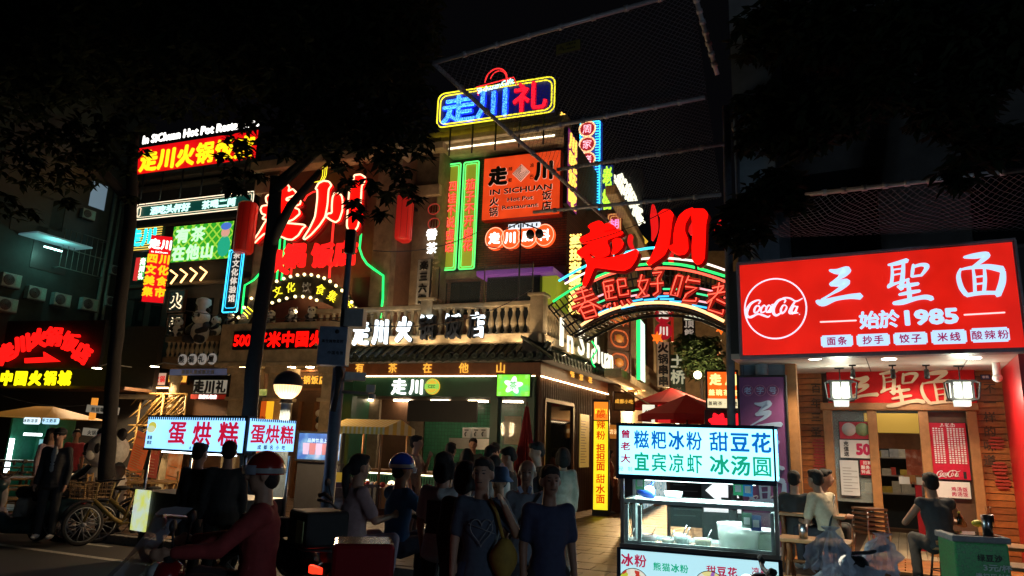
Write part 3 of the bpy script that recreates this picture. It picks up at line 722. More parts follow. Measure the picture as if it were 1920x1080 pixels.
b = MB(); b.path(gpix([(472, 690), (462, 790), (452, 930)]), .03, 6); b.path(gpix([(740, 560), (725, 740), (710, 940)]), .04, 6)
b.path(gpix([(540, 420), (560, 385), (600, 360), (640, 352)]), .03, 6)
b.build('red_neon', em('gate_red_neon', (1, .03, .02), 1.3), gate)
b = MB()
for dx in (0, 22, 40): b.path(gpix([(605 + dx, 295 - dx * .1), (650 + dx * .5, 285), (665 + dx * .6, 250), (668 + dx * .7, 190)], yg - .1), .012, 5)
b.build('yellow_neon', M['e_yellow'], gate)
big = thing('giant_characters', 'giant red brush characters with cream neon edges on the gate house', 'lettering', A.w(0, 0, 0), A.a)
def traced(name, F, y, polys, ox, oy, sc, m, parent, edge=None, depth=.12, side=None):
 b = MB(); e = MB(); sd = MB()
 for i, pl in enumerate(polys):
  c = [F.at(ox + x / sc, oy + z / sc, y) for x, z in pl]; n = len(c); s_ = []
  for k in range(n):                      # soften the corners
   a, b_, d = c[k - 1], c[k], c[(k + 1) % n]
   s_ += [(b_[0] * .8 + a[0] * .2, b_[1] * .8 + a[1] * .2), b_ if False else (b_[0] * .9 + (a[0] + d[0]) * .05, b_[1] * .9 + (a[1] + d[1]) * .05), (b_[0] * .8 + d[0] * .2, b_[1] * .8 + d[1] * .2)]
  b.prism(s_, -depth - i * .002, 0); sd.prism([(x + .05, z - .06) for x, z in s_], .01 + i * .002, .12)
  e.path([(x, -depth - .01, z) for x, z in s_], .028, 5, closed=True)
 o = b.build(name, m, parent, (0, y, 0)); sd.build(name + '_body', side or MC['letter_side'], parent, (0, y, 0))
 if edge: e.build(name + '_edge', edge, parent, (0, y, 0))
rm = em('giant_red', (1, .004, .002), 1.5); cm_ = em('cream_edge', (1, .6, .35), 2.2); mat('letter_side', (.2, .01, .01), .5)
traced('character', A, yg - .3, [[(480, 190), (530, 200), (560, 245), (545, 295), (600, 265), (650, 310), (640, 350), (520, 392), (520, 422), (640, 400), (715, 430), (700, 475), (600, 505), (690, 545), (700, 600), (610, 680), (490, 720), (380, 742), (300, 690), (190, 665), (240, 612), (190, 600), (168, 545), (190, 492), (290, 480), (250, 440), (240, 380), (270, 345), (400, 340), (430, 240)],
 [(240, 690), (300, 745), (500, 722), (750, 745), (778, 765), (735, 800), (680, 890), (600, 948), (530, 942), (400, 885), (230, 860), (150, 930), (95, 990), (68, 980), (75, 955), (150, 850)]], 470, 320, 7.2, rm, big, cm_)
traced('character', A, yg - .3, [[(910, 265), (950, 190), (1020, 155), (1090, 165), (1125, 215), (1085, 270), (1070, 480), (1040, 640), (960, 760), (850, 880), (765, 945), (745, 930), (830, 800), (905, 640), (935, 400), (935, 280)],
 [(1140, 380), (1160, 330), (1200, 310), (1260, 350), (1275, 430), (1270, 560), (1230, 680), (1180, 715), (1120, 690), (1045, 635), (1080, 595), (1130, 590), (1130, 480)],
 [(1430, 80), (1520, 70), (1580, 110), (1560, 190), (1530, 230), (1525, 320), (1510, 600), (1480, 770), (1420, 850), (1370, 845), (1330, 770), (1345, 520), (1365, 280), (1420, 180)]], 470, 320, 7.2, rm, big, cm_)
sec = thing('restaurant_characters', 'second row of red lit characters under the giant gate characters', 'lettering', A.w(0, 0, 0), A.a)
for ch, px, py in zip('火锅饭店', (522, 553, 605, 648), (492, 479, 478, 474)):
 x, z = A.at(px, py, yg - .3); chars(sec, ch, x, z, A.size(px, py, 46, yg), em('red_letters_soft', (1, .012, .01), 1.3), y=yg - .3, bold=.055, depth=.15)
arch = thing('bulb_arch_sign', 'black arched sign edged with round bulbs and yellow neon characters over the gate', 'sign', A.w(0, 0, 0), A.a)
ya = YG - .9
def g2(x, z, y=ya): return A.at(420 + x / 3.6, 500 + z / 3.6, y)
outer = [(80, 400), (120, 310), (190, 215), (270, 155), (360, 100), (430, 75), (500, 58), (570, 54), (640, 66), (700, 88), (760, 130), (820, 180), (865, 240), (905, 300)]
inner = [(150, 400), (190, 330), (250, 275), (330, 245), (400, 222), (440, 212), (485, 203), (560, 205), (600, 215), (640, 232), (720, 262), (790, 300), (850, 330)]
pl = [g2(*p) for p in outer] + [g2(*p) for p in inner[::-1]]
bmesh_arch = MB(); bmesh_arch.prism(pl, ya + .02, ya + .2); bmesh_arch.build('arch_board', mat('arch_black', (.02, .015, .01), .5), arch)
bulb = MB().sph((0, 0, 0), .048, 8, 6).mesh('bulb', em('bulb', (1, .8, .35), 3.0))
for lst in (outer, inner[3:10]):
 c = cat_line([(x, z) for x, z in lst], 3)
 last = None
 for p in c:
  q = g2(*p)
  if last is None or math.hypot(q[0] - last[0], q[1] - last[1]) > .22:
   put('bulb', bulb, arch, (q[0], ya - .03, q[1])); last = q
for ch, x, z, rt_ in (('川', 165, 308, -55), ('文', 365, 168, -24), ('化', 455, 140, -8), ('饮', 560, 140, 0), ('食', 655, 155, 12), ('集', 735, 200, 28), ('市', 840, 262, 42)):
 q = g2(x, z); chars(arch, ch, q[0], q[1], .33, M['e_yellow'] if ch != '饮' else M['grey'], y=ya - .03, bold=.0, rot=R(-rt_))
par = thing('led_parapet', 'cream parapet with a red scrolling text display above the gate columns', 'facade', A.w(0, 0, 0), A.a)
yp = .1
px0, px1 = A.at(412, 640, yp)[0], A.at(655, 640, yp)[0]; pz0, pz1 = A.at(530, 680, yp)[1], A.at(530, 604, yp)[1]
MB().bb(px0, px1, yp, YG - .02, pz0, pz1).build('parapet', M['cream'], par, bevel=.03)
MB().bb(px0, px1 - .05, yp - .12, yp - .002, pz0 - .12, pz0 + .02).build('cornice', M['cream'], par, bevel=.03)
for p0, p1 in ((424, 452), (495, 527), (597, 622)):
 a0, a1 = A.at(p0, 760, yp)[0], A.at(p1, 760, yp)[0]
 MB().bb(a0, a1, yp + .05, yp + .5, .1, pz0 - .13).build('column', M['cream'], par, bevel=.02)
 MB().bb(a0 - .08, a1 + .08, yp - .02, yp + .55, A.at(530, 752, yp)[1], A.at(530, 745, yp)[1]).build('column_band', M['cream'], par, bevel=.02)
 MB().bb(a0 - .1, a1 + .1, yp - .04, yp + .57, pz0 - .3, pz0 - .12).build('capital', M['cream'], par, bevel=.03)
MB().bb(px0, px1, YG, YG + .1, .1, pz0).build('inner_wall', M['woodd'], par)
x0, x1, z0, z1 = A.rect([(441, 622), (594, 618), (594, 653), (441, 657)], yp - .06)
led = thing('led_display', 'black display with red scrolling characters on the cream parapet', 'display', A.w(x0, yp - .14, z0), A.a)
MB().bb(0, x1 - x0, 0, .13, 0, z1 - z0).build('panel', mat('led_black', (.01, .003, .003), .4), led)
word(led, '500', .33, (z1 - z0) / 2, (z1 - z0) * .6, M['e_red'], y=-.01, bold=.04, depth=.02, width=.62)
for k, ch in enumerate('平米中国火'): chars(led, ch, .98 + k * .47 , (z1 - z0) / 2, (z1 - z0) * .86, M['e_red'], y=-.01, bold=.045, depth=.02)
t, wd, ht = board(A, [(523, 697), (616, 697), (616, 728), (523, 728)], .9, 'dark wooden board with gilt characters inside the gate', face=M['woodd'], edge=M['woodd'], name='gilt_board', framew=.05, framem=M['wood'])
chars(t, '走川火锅饭店', wd / 2, ht / 2, ht * .52, M['gold'], bold=.04, gap=1.1)
dg = thing('gate_doorway', 'wooden doorway with carved panels and a green glass transom inside the gate', 'doorway', A.w(0, 0, 0), A.a)
def ga(px, py, y=1.2): return A.at(px, py, y)
MB().bb(ga(520, 0)[0], ga(625, 0)[0], 1.2, 1.3, ga(570, 742)[1], ga(570, 730)[1]).build('transom', pattern_em('transom_print', [(0, (.02, .08, .02)), (.5, (.25, .35, .1)), (.8, (.6, .6, .3))], 9, .35, 'NOISE'), dg)
MB().bb(ga(520, 0)[0], ga(625, 0)[0], 1.15, 1.35, ga(570, 753)[1], ga(570, 743)[1]).build('lintel', M['dark'], dg)
for p0, p1 in ((556, 562), (585, 590), (622, 628)): MB().bb(ga(p0, 800)[0], ga(p1, 800)[0], 1.2, 1.3, .1, ga(570, 753)[1]).build('door_post', M['wood'], dg)
MB().bb(ga(562, 800)[0], ga(585, 800)[0], 1.25, 1.3, .1, ga(570, 757)[1]).build('door', mat('carved_door', (.13, .06, .025), .5, scale=20, bump=1), dg)
for k in range(6):
 MB().sph((ga(600, 775 + k * 12)[0], 1.15, ga(600, 775 + k * 12)[1]), .1, 10, 8).build('panda_ornament', M['white'] if k % 2 == 0 else M['dark'], dg)
for px in (455, 475, 545, 580, 640):
 p = A.at(px, 690, .8)
 MB().bb(p[0] - .08, p[0] + .08, .75, .9, pz0 - .06, pz0 - .02).build('downlight', em('gate_downlight', (1, .7, .35), 60), par)
for px0_, px1_, lab in ((485, 508, 'orange lit banner with dark letters behind the street lamp'), (622, 632, 'narrow orange lit banner behind the camera pole')):
 y_ = -.3; a0, a1 = A.at(px0_, 800, y_)[0], A.at(px1_, 800, y_)[0]; b0, b1 = A.at(px0_, 880, y_)[1], A.at(px0_, 752, y_)[1]
 t = thing('banner', lab, 'banner', A.w(a0, y_, b0), A.a)
 MB().bb(0, (a1 - a0) * .45, 0, .03, 0, b1 - b0).build('red_strip', em('banner_red', (.8, .12, .01), .6), t)
 MB().bb((a1 - a0) * .45, a1 - a0, 0, .03, 0, b1 - b0).build('yellow_strip', em('banner_yellow', (1, .5, .02), .95), t)
 word(t, 'IN', (a1 - a0) * .3, (b1 - b0) * .75, .09, M['t_black'], y=-.01, width=.16)
wht = mat('panda_white', (.75, .72, .65), .6, scale=20); blk = mat('panda_black', (.012, .012, .014), .6)
def panda(lab, loc, rz, s=1.0, name='panda_figure', group=None, hat=False):
 t = thing(name, lab, 'statue', loc, rz, group); t.scale = (s, s, s)
 MB().sph((0, 0, .36), (.3, .27, .36), 16, 12).build('body', wht, t)
 MB().sph((0, -.03, .86), (.29, .26, .25), 16, 12).sph((0, -.26, .8), (.09, .08, .07), 10, 8).build('head', wht, t)
 for s_ in (-1, 1):
  MB().sph((s_ * .21, 0, 1.08), (.09, .05, .09), 10, 8).build('ear', blk, t)
  MB().sph((s_ * .11, -.255, .89), (.05, .03, .07), 10, 8).build('eye_patch', blk, t)
  MB().path([(s_ * .24, -.02, .6), (s_ * .34, -.16, .45), (s_ * .2, -.3, .36)], [.11, .1, .08], 10).sph((s_ * .2, -.31, .36), .085, 8, 6).build('arm', blk, t)
  MB().path([(s_ * .16, -.1, .14), (s_ * .24, -.34, .12)], [.14, .12], 10).sph((s_ * .24, -.36, .13), (.11, .07, .13), 8, 6).build('leg', blk, t)
 MB().sph((0, -.345, .82), (.035, .02, .025), 8, 6).build('nose', blk, t)
 MB().path([(-.22, .0, .62), (0, .1, .66), (.22, 0, .62)], .1, 10).build('shoulder_band', blk, t)
 if hat:
  b = MB(); b.lathe([(.15, 0), (.16, .14), (.24, .22), (.22, .36), (.1, .42), (0, .43)], 14, c=(0, 0, 1.08)); b.build('hat', M['white'], t)
 return t
for px, py, lab, hp in ((548, 601, 'small black and white panda figure in a cap sitting on the parapet', 34), (584, 602, 'small black and white panda figure turned sideways on the parapet', 34), (508, 603, 'small orange-lit panda figure behind the tree trunk on the parapet', 30), (432, 604, 'small panda figure lying at the left end of the parapet', 28)):
 x, z = A.at(px, py, .6); h_ = A.size(px, py, hp, .6)
 panda(lab, A.w(x, .6, pz1), A.a + random.uniform(-.5, .5), h_ / 1.15)
# == LEFT WING (px 225-480)
YL = 2.2
wing = thing('left_wing_building', 'dark left wing of the restaurant with stacked light boxes and signs', 'building', A.w(0, 0, 0), A.a)
lx0, lx1 = A.at(238, 450, YL)[0], A.at(482, 450, YL)[0]
zw = A.at(370, 330, YL)[1]
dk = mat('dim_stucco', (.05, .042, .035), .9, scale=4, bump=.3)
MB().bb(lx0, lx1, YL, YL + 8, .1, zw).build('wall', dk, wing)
b = MB()
for py, o_, th in ((335, .4, .25), (350, .25, .15), (420, .1, .1), (535, .15, .12)):
 z = A.at(370, py, YL)[1]; b.bb(lx0, lx1, YL - o_, YL - .002, z, z + th)
b.build('cornice', mat('dim_moulding', (.12, .09, .06), .8), wing, bevel=.02)
b = MB()
for p0 in range(250, 470, 32): MB().bb(A.at(p0, 590, YL)[0], A.at(p0 + 20, 590, YL)[0], YL - .03, YL - .005, A.at(p0, 628, YL)[1], A.at(p0, 560, YL)[1]).build('window', M['dglass'], wing)
t, wd, ht = board(A, [(252, 277), (482, 246), (482, 296), (252, 329)], YL - 1.0, 'long red rooftop light box with yellow characters behind the foliage', face=em('rooftop_red', (.85, .004, .006), 1.0, hot=.3), name='rooftop_light_box', th=.25)
chars(t, '走川火锅饭店', wd * .52, ht * .46, ht * .78, em('rooftop_yellow', (1, .72, .01), 1.4), bold=.045, gap=1.06)
word(t, 'In SiChuan Hot Pot Restaurant', wd * .52, ht + .3, .3, M['e_white'], y=0, bold=.04, depth=.08, width=wd * .95)
for k in range(6): MB().path([(wd * (k + .5) / 6, .1, -1.0), (wd * (k + .5) / 6, .1, 0)], .03).build('support', M['dark'], t)
t, wd, ht = board(A, [(257, 389), (475, 358), (475, 385), (257, 414)], YL - .6, 'long narrow dark light box with pale characters and double cream outline', face=mat('slogan_face', (.005, .03, .025), .4, em=.25, emcol=(.01, .16, .12)), name='slogan_light_box', th=.2)
b = MB(); neon_loop(b, rrect(-.03, wd + .03, -.03, ht + .03, .03, 1), -.03, .016); neon_loop(b, rrect(.05, wd - .05, .05, ht - .05, .03, 1), -.03, .008)
neon_loop(b, rrect(.02, .2, .1, ht - .1, .02, 1), -.04, .012)
b.build('neon_outline', em('outline_cream', (1, .8, .55), 1.7), t)
chars(t, '酒吃头杯好', wd * .3, ht * .5, ht * .62, em('pale_cyan', (.6, 1, .9), 1.4), bold=.05, gap=1.0, sx=1.15)
chars(t, '茶喝二两', wd * .72, ht * .5, ht * .62, MC['pale_cyan'], bold=.05, gap=1.0, sx=1.15)
def lattice(name, c1, c2, s, st):
 m = mat(name, c1, .4, var=0); n, l, b_ = tex(m, '')
 tc = n.new('ShaderNodeTexCoord'); mp = n.new('ShaderNodeMapping'); mp.inputs['Rotation'].default_value = (0, R(45), 0); mp.inputs['Scale'].default_value = (s, s, s)
 ck = n.new('ShaderNodeTexBrick'); ck.offset = 0; ck.inputs['Scale'].default_value = 1; ck.inputs['Brick Width'].default_value = 1; ck.inputs['Row Height'].default_value = 1; ck.inputs['Mortar Size'].default_value = .12
 ck.inputs['Color1'].default_value = (*c1, 1); ck.inputs['Color2'].default_value = (*c1, 1); ck.inputs['Mortar'].default_value = (*c2, 1)
 sp = n.new('ShaderNodeSeparateXYZ'); cb = n.new('ShaderNodeCombineXYZ')
 l.new(tc.outputs['Object'], mp.inputs[0]); l.new(mp.outputs[0], sp.inputs[0]); l.new(sp.outputs[0], cb.inputs[0]); l.new(sp.outputs[2], cb.inputs[1]); l.new(cb.outputs[0], ck.inputs[0])
 l.new(ck.outputs[0], b_.inputs['Emission Color']); b_.inputs['Emission Strength'].default_value = st; return m
t, wd, ht = board(A, [(324, 426), (437, 413), (434, 483), (319, 494)], YL - .5, 'green lattice video screen with pale characters and a cartoon tea drinker', 'screen', face=lattice('lattice_green', (.03, .38, .02), (.4, .75, .06), 4, .95), name='video_screen', th=.15)
pc = em('screen_pale', (.55, .95, .55), 1.25)
chars(t, '有茶', wd * .3, ht * .73, ht * .42, pc, y=-.012, bold=.05, depth=.01, sx=1.15); chars(t, '在他山', wd * .38, ht * .25, ht * .42, pc, y=-.012, bold=.05, depth=.01, sx=1.05)
b = MB(); b.prism([(wd * (.88 + .07 * math.cos(a)), ht * (.7 + .13 * math.sin(a))) for a in [2 * PI * k / 16 for k in range(16)]], -.012, -.004, 0)
b.prism([(wd * (.88 + .1 * math.cos(a)), ht * (.34 + .28 * math.sin(a))) for a in [2 * PI * k / 16 for k in range(16)]], -.012, -.0045, 1)
b.prism([(wd * (.88 + .085 * math.cos(a)), ht * (.87 + .1 * math.sin(a))) for a in [2 * PI * k / 16 for k in range(16)]], -.014, -.005, 2)
b.build('tea_drinker', [em('scr_skin', (.8, .4, .3), .9), em('scr_green', (.02, .45, .25), .9), em('scr_blue', (.08, .2, .7), .9)], t)
t, wd, ht = board(A, [(248, 430), (303, 422), (303, 466), (248, 473)], YL - .8, 'cyan neon characters over rows of thin yellow tubes at the far end of the wing', name='cyan_neon_sign')
b = MB()
for k in range(10): b.path([(0, -.02, ht * (k + .5) / 10), (wd, -.02, ht * (k + .5) / 10)], .018, 4)
b.build('yellow_tubes', em('thin_yellow', (1, .65, .1), 1.1), t)
chars(t, '走川', wd * .42, ht * .55, ht * .75, em('cyan_letter', (.02, .85, .95), 1.7), y=-.12, bold=.05)
FR = Frame(gp(292, A.w(A.at(292, 500, YL - 1.4)[0], YL - 1.4, 0).y), 14)
t, wd, ht = board(FR, [(283, 438), (321, 446), (309, 571), (266, 564)], 0, 'red projecting light box with white and yellow characters hanging from the left wing', face=em('flag_red', (.82, .006, .012), 1.0), name='projecting_sign', th=.14)
chars(t, '走川', wd * .5, ht * .87, ht * .15, M['e_white'], bold=.05)
word(t, 'In SiChuan', wd * .5, ht * .75, .06, M['e_white'], width=wd * .75)
fy = em('flag_yellow', (1, .55, .01), 1.3)
for k, s_ in enumerate(('四川', '文化', '美食', '集市')): chars(t, s_, wd * .5, ht * (.65 - .165 * k), ht * .145, fy, bold=.05, gap=1.15)
t, wd, ht = board(A, [(254, 484), (274, 482), (271, 524), (252, 527)], YL - .5, 'small green and red light box beside the red projecting sign', face=em('box_green2', (.08, .5, .12), .8), name='small_light_box')
MB().bb(0, wd * .4, -.02, 0, 0, ht).build('red_strip', em('small_red', (.8, .03, .03), .8), t); chars(t, '走川礼', wd * .7, ht / 2, ht * .3, M['e_white'], vertical=True)
cv = thing('chevron_lights', 'four amber bulb chevrons pointing right on the dark wall', 'light', A.w(0, YL - .35, 0), A.a)
for k in range(4):
 b = MB()
 p = [A.at(x, y, YL - .35) for x, y in ((320 + k * 18.5, 507 - k * 2), (332 + k * 18.5, 516 - k * 2), (320 + k * 18.5, 532 - k * 2))]
 b.path([(x, 0, z) for x, z in p], .035, 6); b.build('chevron', em('chevron_amber', (1, .55, .2), 3), cv)
t, wd, ht = board(A, [(432, 470), (456, 468), (447, 582), (421, 583)], YL - 1.5, 'tall blue neon outlined sign with pale characters under the dark barrel lantern', face=M['dark'], name='blue_neon_sign')
b = MB(); neon_loop(b, rrect(-.03, wd + .03, -.05, ht, .05), -.03, .022); neon_loop(b, rrect(.05, wd - .05, .08, ht - .05, .08), -.03, .01); b.build('neon_outline', em('sky_neon', (.04, .6, 1), 2.2), t)
chars(t, '茶文化体验馆', wd / 2, ht * .56, ht * .13, em('dim_white_letter', (.9, .8, .7), .75), vertical=True, bold=.03, gap=1.1, sx=1.1)
for ch, q in (('火', [(318, 547), (345, 545), (343, 582), (316, 584)]), ('锅', [(316, 592), (342, 590), (340, 624), (314, 626)])):
 t, wd, ht = board(A, q, YL - .4, 'dark square plaque with a warm haloed character, %s of the two over the panda balcony' % ('upper' if ch == '火' else 'lower'), face=M['black'], name='square_plaque', framew=.04, framem=M['woodd'], group='square plaques')
 chars(t, ch, wd / 2, ht / 2, ht * .75, em('halo_warm', (1, .8, .5), 1.5), y=-.02, bold=.1, depth=.01); chars(t, ch, wd / 2, ht / 2, ht * .75, M['t_black'], y=-.05, bold=.03)
ybal = .6
bc = thing('panda_balcony', 'cream balcony with balusters carrying panda figures over the gift shop', 'balcony', A.w(0, 0, 0), A.a)
x0, x1 = A.at(306, 660, ybal)[0], A.at(418, 660, ybal)[0]; z0, z1, z2, z3 = [A.at(360, p, ybal)[1] for p in (690, 668, 640, 630)]
MB().bb(x0, x1, ybal, YL - .01, z0, z1).build('slab', M['creamd'], bc, bevel=.02); MB().bb(x0, x1, ybal, ybal + .2, z2, z3).build('rail', M['creamd'], bc, bevel=.02)
k = x0 + .1
while k < x1: put('baluster', bal_me, bc, (k, ybal + .1, z1), (0, 0, 0), (.8, .8, (z2 - z1) / hb)); k += .19
for k in range(4):
 p = A.at(340 + k * 18.5, 674 - k * .5, ybal - .1)
 b = MB(); b.prism([(p[0] + .15 * math.cos(a), p[1] + .17 * math.sin(a)) for a in [2 * PI * j / 18 for j in range(18)]], ybal - .08, ybal - .02); b.build('disc', mat('ivory_disc', (.4, .36, .3), .5, em=.18, emcol=(1, .9, .8)), bc)
 chars(bc, '熊猫礼屋'[k], p[0], p[1], .22, M['t_black'], y=ybal - .1, bold=.04)
x, z = A.at(372, 646, .45); panda('large panda statue in a tall white chef hat on the balcony', A.w(x, .45, A.at(372, 645, .45)[1]), A.a, A.size(372, 600, 64, .45) / 1.12, hat=True)
x, z = A.at(330, 634, .7); panda('small panda figure leaning at the left end of the balcony', A.w(x, .7, z3), A.a + .5, .55)
x, z = A.at(403, 632, .7); panda('small panda figure right of the chef panda on the balcony', A.w(x, .7, z3), A.a - .4, .55)
def simple_sign(q, y, lab, s, face, tm, hf=.7, name='shop_sign', bold=.04, gap=1.1, fw=0, fm=None):
 t, wd, ht = board(A, q, y, lab, face=face, name=name, framew=fw, framem=fm)
 chars(t, s, wd / 2, ht / 2, min(ht * hf, wd / len(s) / gap * .98), tm, bold=bold, gap=gap); return t
simple_sign([(234, 641), (301, 638), (301, 658), (234, 661)], YL - .6, 'small sign of glowing white characters on the dark wing wall', '熊猫伴手礼', M['black'], M['e_white'], .8)
gm2 = mat('gilt_board_face', (.2, .12, .03), .5, em=.1, emcol=(1, .5, .1))
simple_sign([(228, 698), (287, 697), (287, 722), (228, 724)], .9, 'gilt relief board with gold characters over the bamboo screen', '走川', gm2, M['gold'], .9, bold=.02)
simple_sign([(289, 699), (311, 699), (311, 722), (289, 723)], .5, 'small red and white lit sign next to the gilt board', '火锅', em('pale_red_face', (.8, .5, .35), .6), em('txt_red', (.7, .01, .01), .8), .7)
simple_sign([(313, 698), (352, 697), (352, 721), (313, 722)], .9, 'dull red shop board behind the cream column', '底料铺', mat('dull_red_board', (.2, .02, .01), .5), M['gold'], .8)
simple_sign([(363, 713), (426, 711), (426, 737), (363, 739)], .1, 'pale hanging board with large black characters', '走川礼', mat('pale_board', (.6, .56, .48), .6, em=.2, emcol=(1, .9, .7)), M['t_black'], .95, bold=.06)
simple_sign([(357, 740), (424, 738), (424, 748), (357, 750)], .1, 'thin red strip sign under the pale hanging board', '熊猫礼物店', mat('strip_red', (.3, .01, .01), .5, em=.1, emcol=(1, .05, .02)), M['e_white'], .8)
simple_sign([(318, 692), (427, 690), (427, 703), (318, 705)], .4, 'blue-grey awning strip with tiny print under the balcony', '熊猫礼屋成都文创', mat('bluegrey_board', (.08, .1, .16), .5, em=.06, emcol=(.4, .5, 1)), M['grey'], .7)
b = MB(); q = A.at(320, 780, .5)
b.lathe([(.2, .1), (.2, .25), (.15, .3), (.14, A.at(320, 705, .5)[1] - .2), (.19, A.at(320, 705, .5)[1] - .1), (.19, A.at(320, 705, .5)[1])], 18)
o = b.build('round_column', M['cream']); p = A.w(q[0], .5, 0); o.location = p; tag(o, 'cream round column standing under the panda balcony', 'column')
bs = thing('bamboo_screen', 'golden bamboo lattice screen of crossed poles beside the leaning red menu', 'screen', A.w(0, .2, 0), A.a)
x0, z1 = A.at(226, 738, .2); x1, z0 = A.at(342, 800, .2); zl0 = A.at(280, 845, .2)[1]
bmt = mat('golden_bamboo', (.5, .3, .09), .45, scale=8)
def pole(p, q, r=.025):
 MB().path([(p[0], 0 if len(p) < 3 else p[2], p[1]), (q[0], 0 if len(q) < 3 else q[2], q[1])], r, 7).build('bamboo_pole', bmt, bs)
for z in (z1, z0, zl0): pole((x0, z), (x1, z), .035)
nb = 3; wdt = (x1 - x0) / nb
rr = random.Random(3)
for k in range(nb + 1): pole((x0 + k * wdt, .1), (x0 + k * wdt, z1), .035)
for k in range(nb):
 for (za, zb2) in ((z0, z1), (zl0, z0)):
  xa_, xb2 = x0 + k * wdt, x0 + (k + 1) * wdt; n = 7
  for j in range(n):
   f = j / (n - 1)
   yy = .03 * (j % 3 - 1)
   pole((xa_ + f * wdt * .5, za, yy), (xb2, zb2 - f * (zb2 - za), yy), .02)
   pole((xb2 - f * wdt * .5, zb2, yy + .04), (xa_, za + f * (zb2 - za), yy + .04), .02)
MB().bb(x0 - .3, x1 + 1.0, 1.0, 1.1, .1, z1 + .5).build('back_panel', M['woodd'], bs)
for px in (245, 300):
 p = A.at(px, 728, .6); MB().bb(p[0] - .5, p[0] + .5, .2, .26, p[1] - .02, p[1] + .02).build('light_tube', em('tube_warm', (1, .6, .25), 7), bs)
# == FAR LEFT: arched red sign, yellow row, flats
FL = Frame(gp(90, 21.0), -14)
ar = thing('arched_red_sign', 'arched row of glowing red characters over a red arrow at the far left', 'sign', FL.w(0, 0, 0), FL.a)
soft = em('soft_red', (1, .008, .006), 1.5)
for ch, px, py, r_ in zip('走川火锅饭店', (12, 43, 73, 102, 133, 156), (662, 645, 634, 631, 641, 662), (-30, -18, -6, 3, 14, 26)):
 q = FL.at(px, py); chars(ar, ch, q[0], q[1], FL.size(px, py, 37), soft, bold=.055, depth=.1, rot=R(-r_))
pl = [FL.at(*p) for p in ((49, 672), (85, 670), (84, 660), (114, 678), (49, 681))]
MB().prism(pl, -.06, 0).build('arrow', soft, ar)
MB().bb(FL.at(-60, 690)[0], FL.at(178, 690)[0], .12, .25, FL.at(90, 690)[1], FL.at(90, 600)[1]).build('backing', M['black'], ar)
yr = thing('yellow_character_row', 'row of five bright yellow characters under the arched red sign', 'sign', FL.w(0, 0, 0), FL.a)
for ch, px in zip('中国火锅城', (13, 40, 67, 95, 122)): q = FL.at(px, 709); chars(yr, ch, q[0], q[1], FL.size(px, 709, 28), em('strong_yellow', (1, .85, .005), 1.4), bold=.05, depth=.1)
hall = thing('hotpot_hall', 'dark low hall behind the arched red sign', 'building', FL.w(0, 0, 0), FL.a)
MB().bb(FL.at(-200, 750)[0], FL.at(225, 750)[0], 1.2, 1.4, .1, FL.at(90, 600)[1]).build('wall', mat('dark_hall_wall', (.03, .025, .022), .9), hall)  # plain dark wall colour
MB().bb(FL.at(-200, 750)[0], FL.at(225, 750)[0], .1, 1.2, FL.at(90, 728)[1], FL.at(90, 722)[1]).build('awning', M['woodd'], hall)
for px, py in ((182, 690), (290, 687)):
 x, z = (FL.at(px, py, -1) if px < 200 else A.at(px, py, -.4))
 loc = FL.w(x, -1, z) if px < 200 else A.w(x, -.4, z)
 t = thing('spot_lamp', 'flat round lit spot lamp %s' % ('beside the first tree trunk' if px < 200 else 'above the gilt board'), 'lamp', loc, A.a)
 MB().lathe([(0, .03), (.1, .02), (.14, 0), (0, -.001)], 14).build('lamp_shade', M['grey'], t)
 MB().lathe([(0, -.03), (.12, -.012), (.12, -.004)], 14).build('lens', em('spot_lens', (1, .9, .65), 18), t)
 MB().path([(0, 0, .02), (0, .3, .15), (0, 1.1, .15)], .015).build('arm', M['grey'], t)
 l_ = bpy.data.lights.new('spot_lamp_light', 'SPOT'); l_.energy = 420; l_.color = (1, .72, .4); l_.spot_size = R(130); l_.shadow_soft_size = .12
 lo = bpy.data.objects.new('spot_lamp_light', l_); C.objects.link(lo); lo.parent = t; lo.location = (0, 0, -.06)
fl = thing('apartment_block', 'old dark teal apartment block with air conditioners and pipes at the far left', 'building', LW.w(0, 0, 0), LW.a)
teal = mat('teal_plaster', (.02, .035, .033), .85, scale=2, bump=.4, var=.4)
xL0, xL1 = -14, LW.at(238, 500)[0]
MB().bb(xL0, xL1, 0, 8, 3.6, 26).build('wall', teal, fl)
def lp(px, py, y=0): return LW.at(px, py, y)
win = MB()
for px, py in ((95, 470), (60, 400), (150, 420), (40, 330), (110, 340), (170, 350), (60, 250), (120, 260)):
 x, z = lp(px, py); MB().bb(x - .6, x + .6, -.02, 0, z - .7, z + .7).build('window', mat('dull_glass', (.01, .015, .016), .5), fl)  # glass made rough so the neon signs don't mirror in it
x, z = lp(88, 470); MB().bb(x - 1.0, x + .9, -.9, -.02, z + .25, z + .3).build('rain_awning', mat('pale_awning', (.25, .4, .42), .6, em=.12, emcol=(.4, .8, .9)), fl)
x, z = lp(183, 370); MB().bb(x - .3, x + .3, -.03, -.005, z - .4, z + .5).build('lit_window', em('cold_window', (.3, .45, .58), .35), fl)
for px in (200, 212):
 x, z = lp(px, 450); MB().path([(x, -.08, 3.6), (x, -.08, z + 1.8)], .06, 8).build('drain_pipe', mat('teal_pipe', (.12, .2, .17), .6), fl)
b = MB(); x, z = lp(145, 480)
for k in range(9): b.path([(x - .8 + k * .2, -.35, z - .6), (x - .8 + k * .2, -.35, z + .7)], .012, 4)
for zz_ in (-.6, .05, .7): b.path([(x - .8, -.02, z + zz_), (x - .8, -.35, z + zz_), (x + .8, -.35, z + zz_), (x + .8, -.02, z + zz_)], .015, 4)
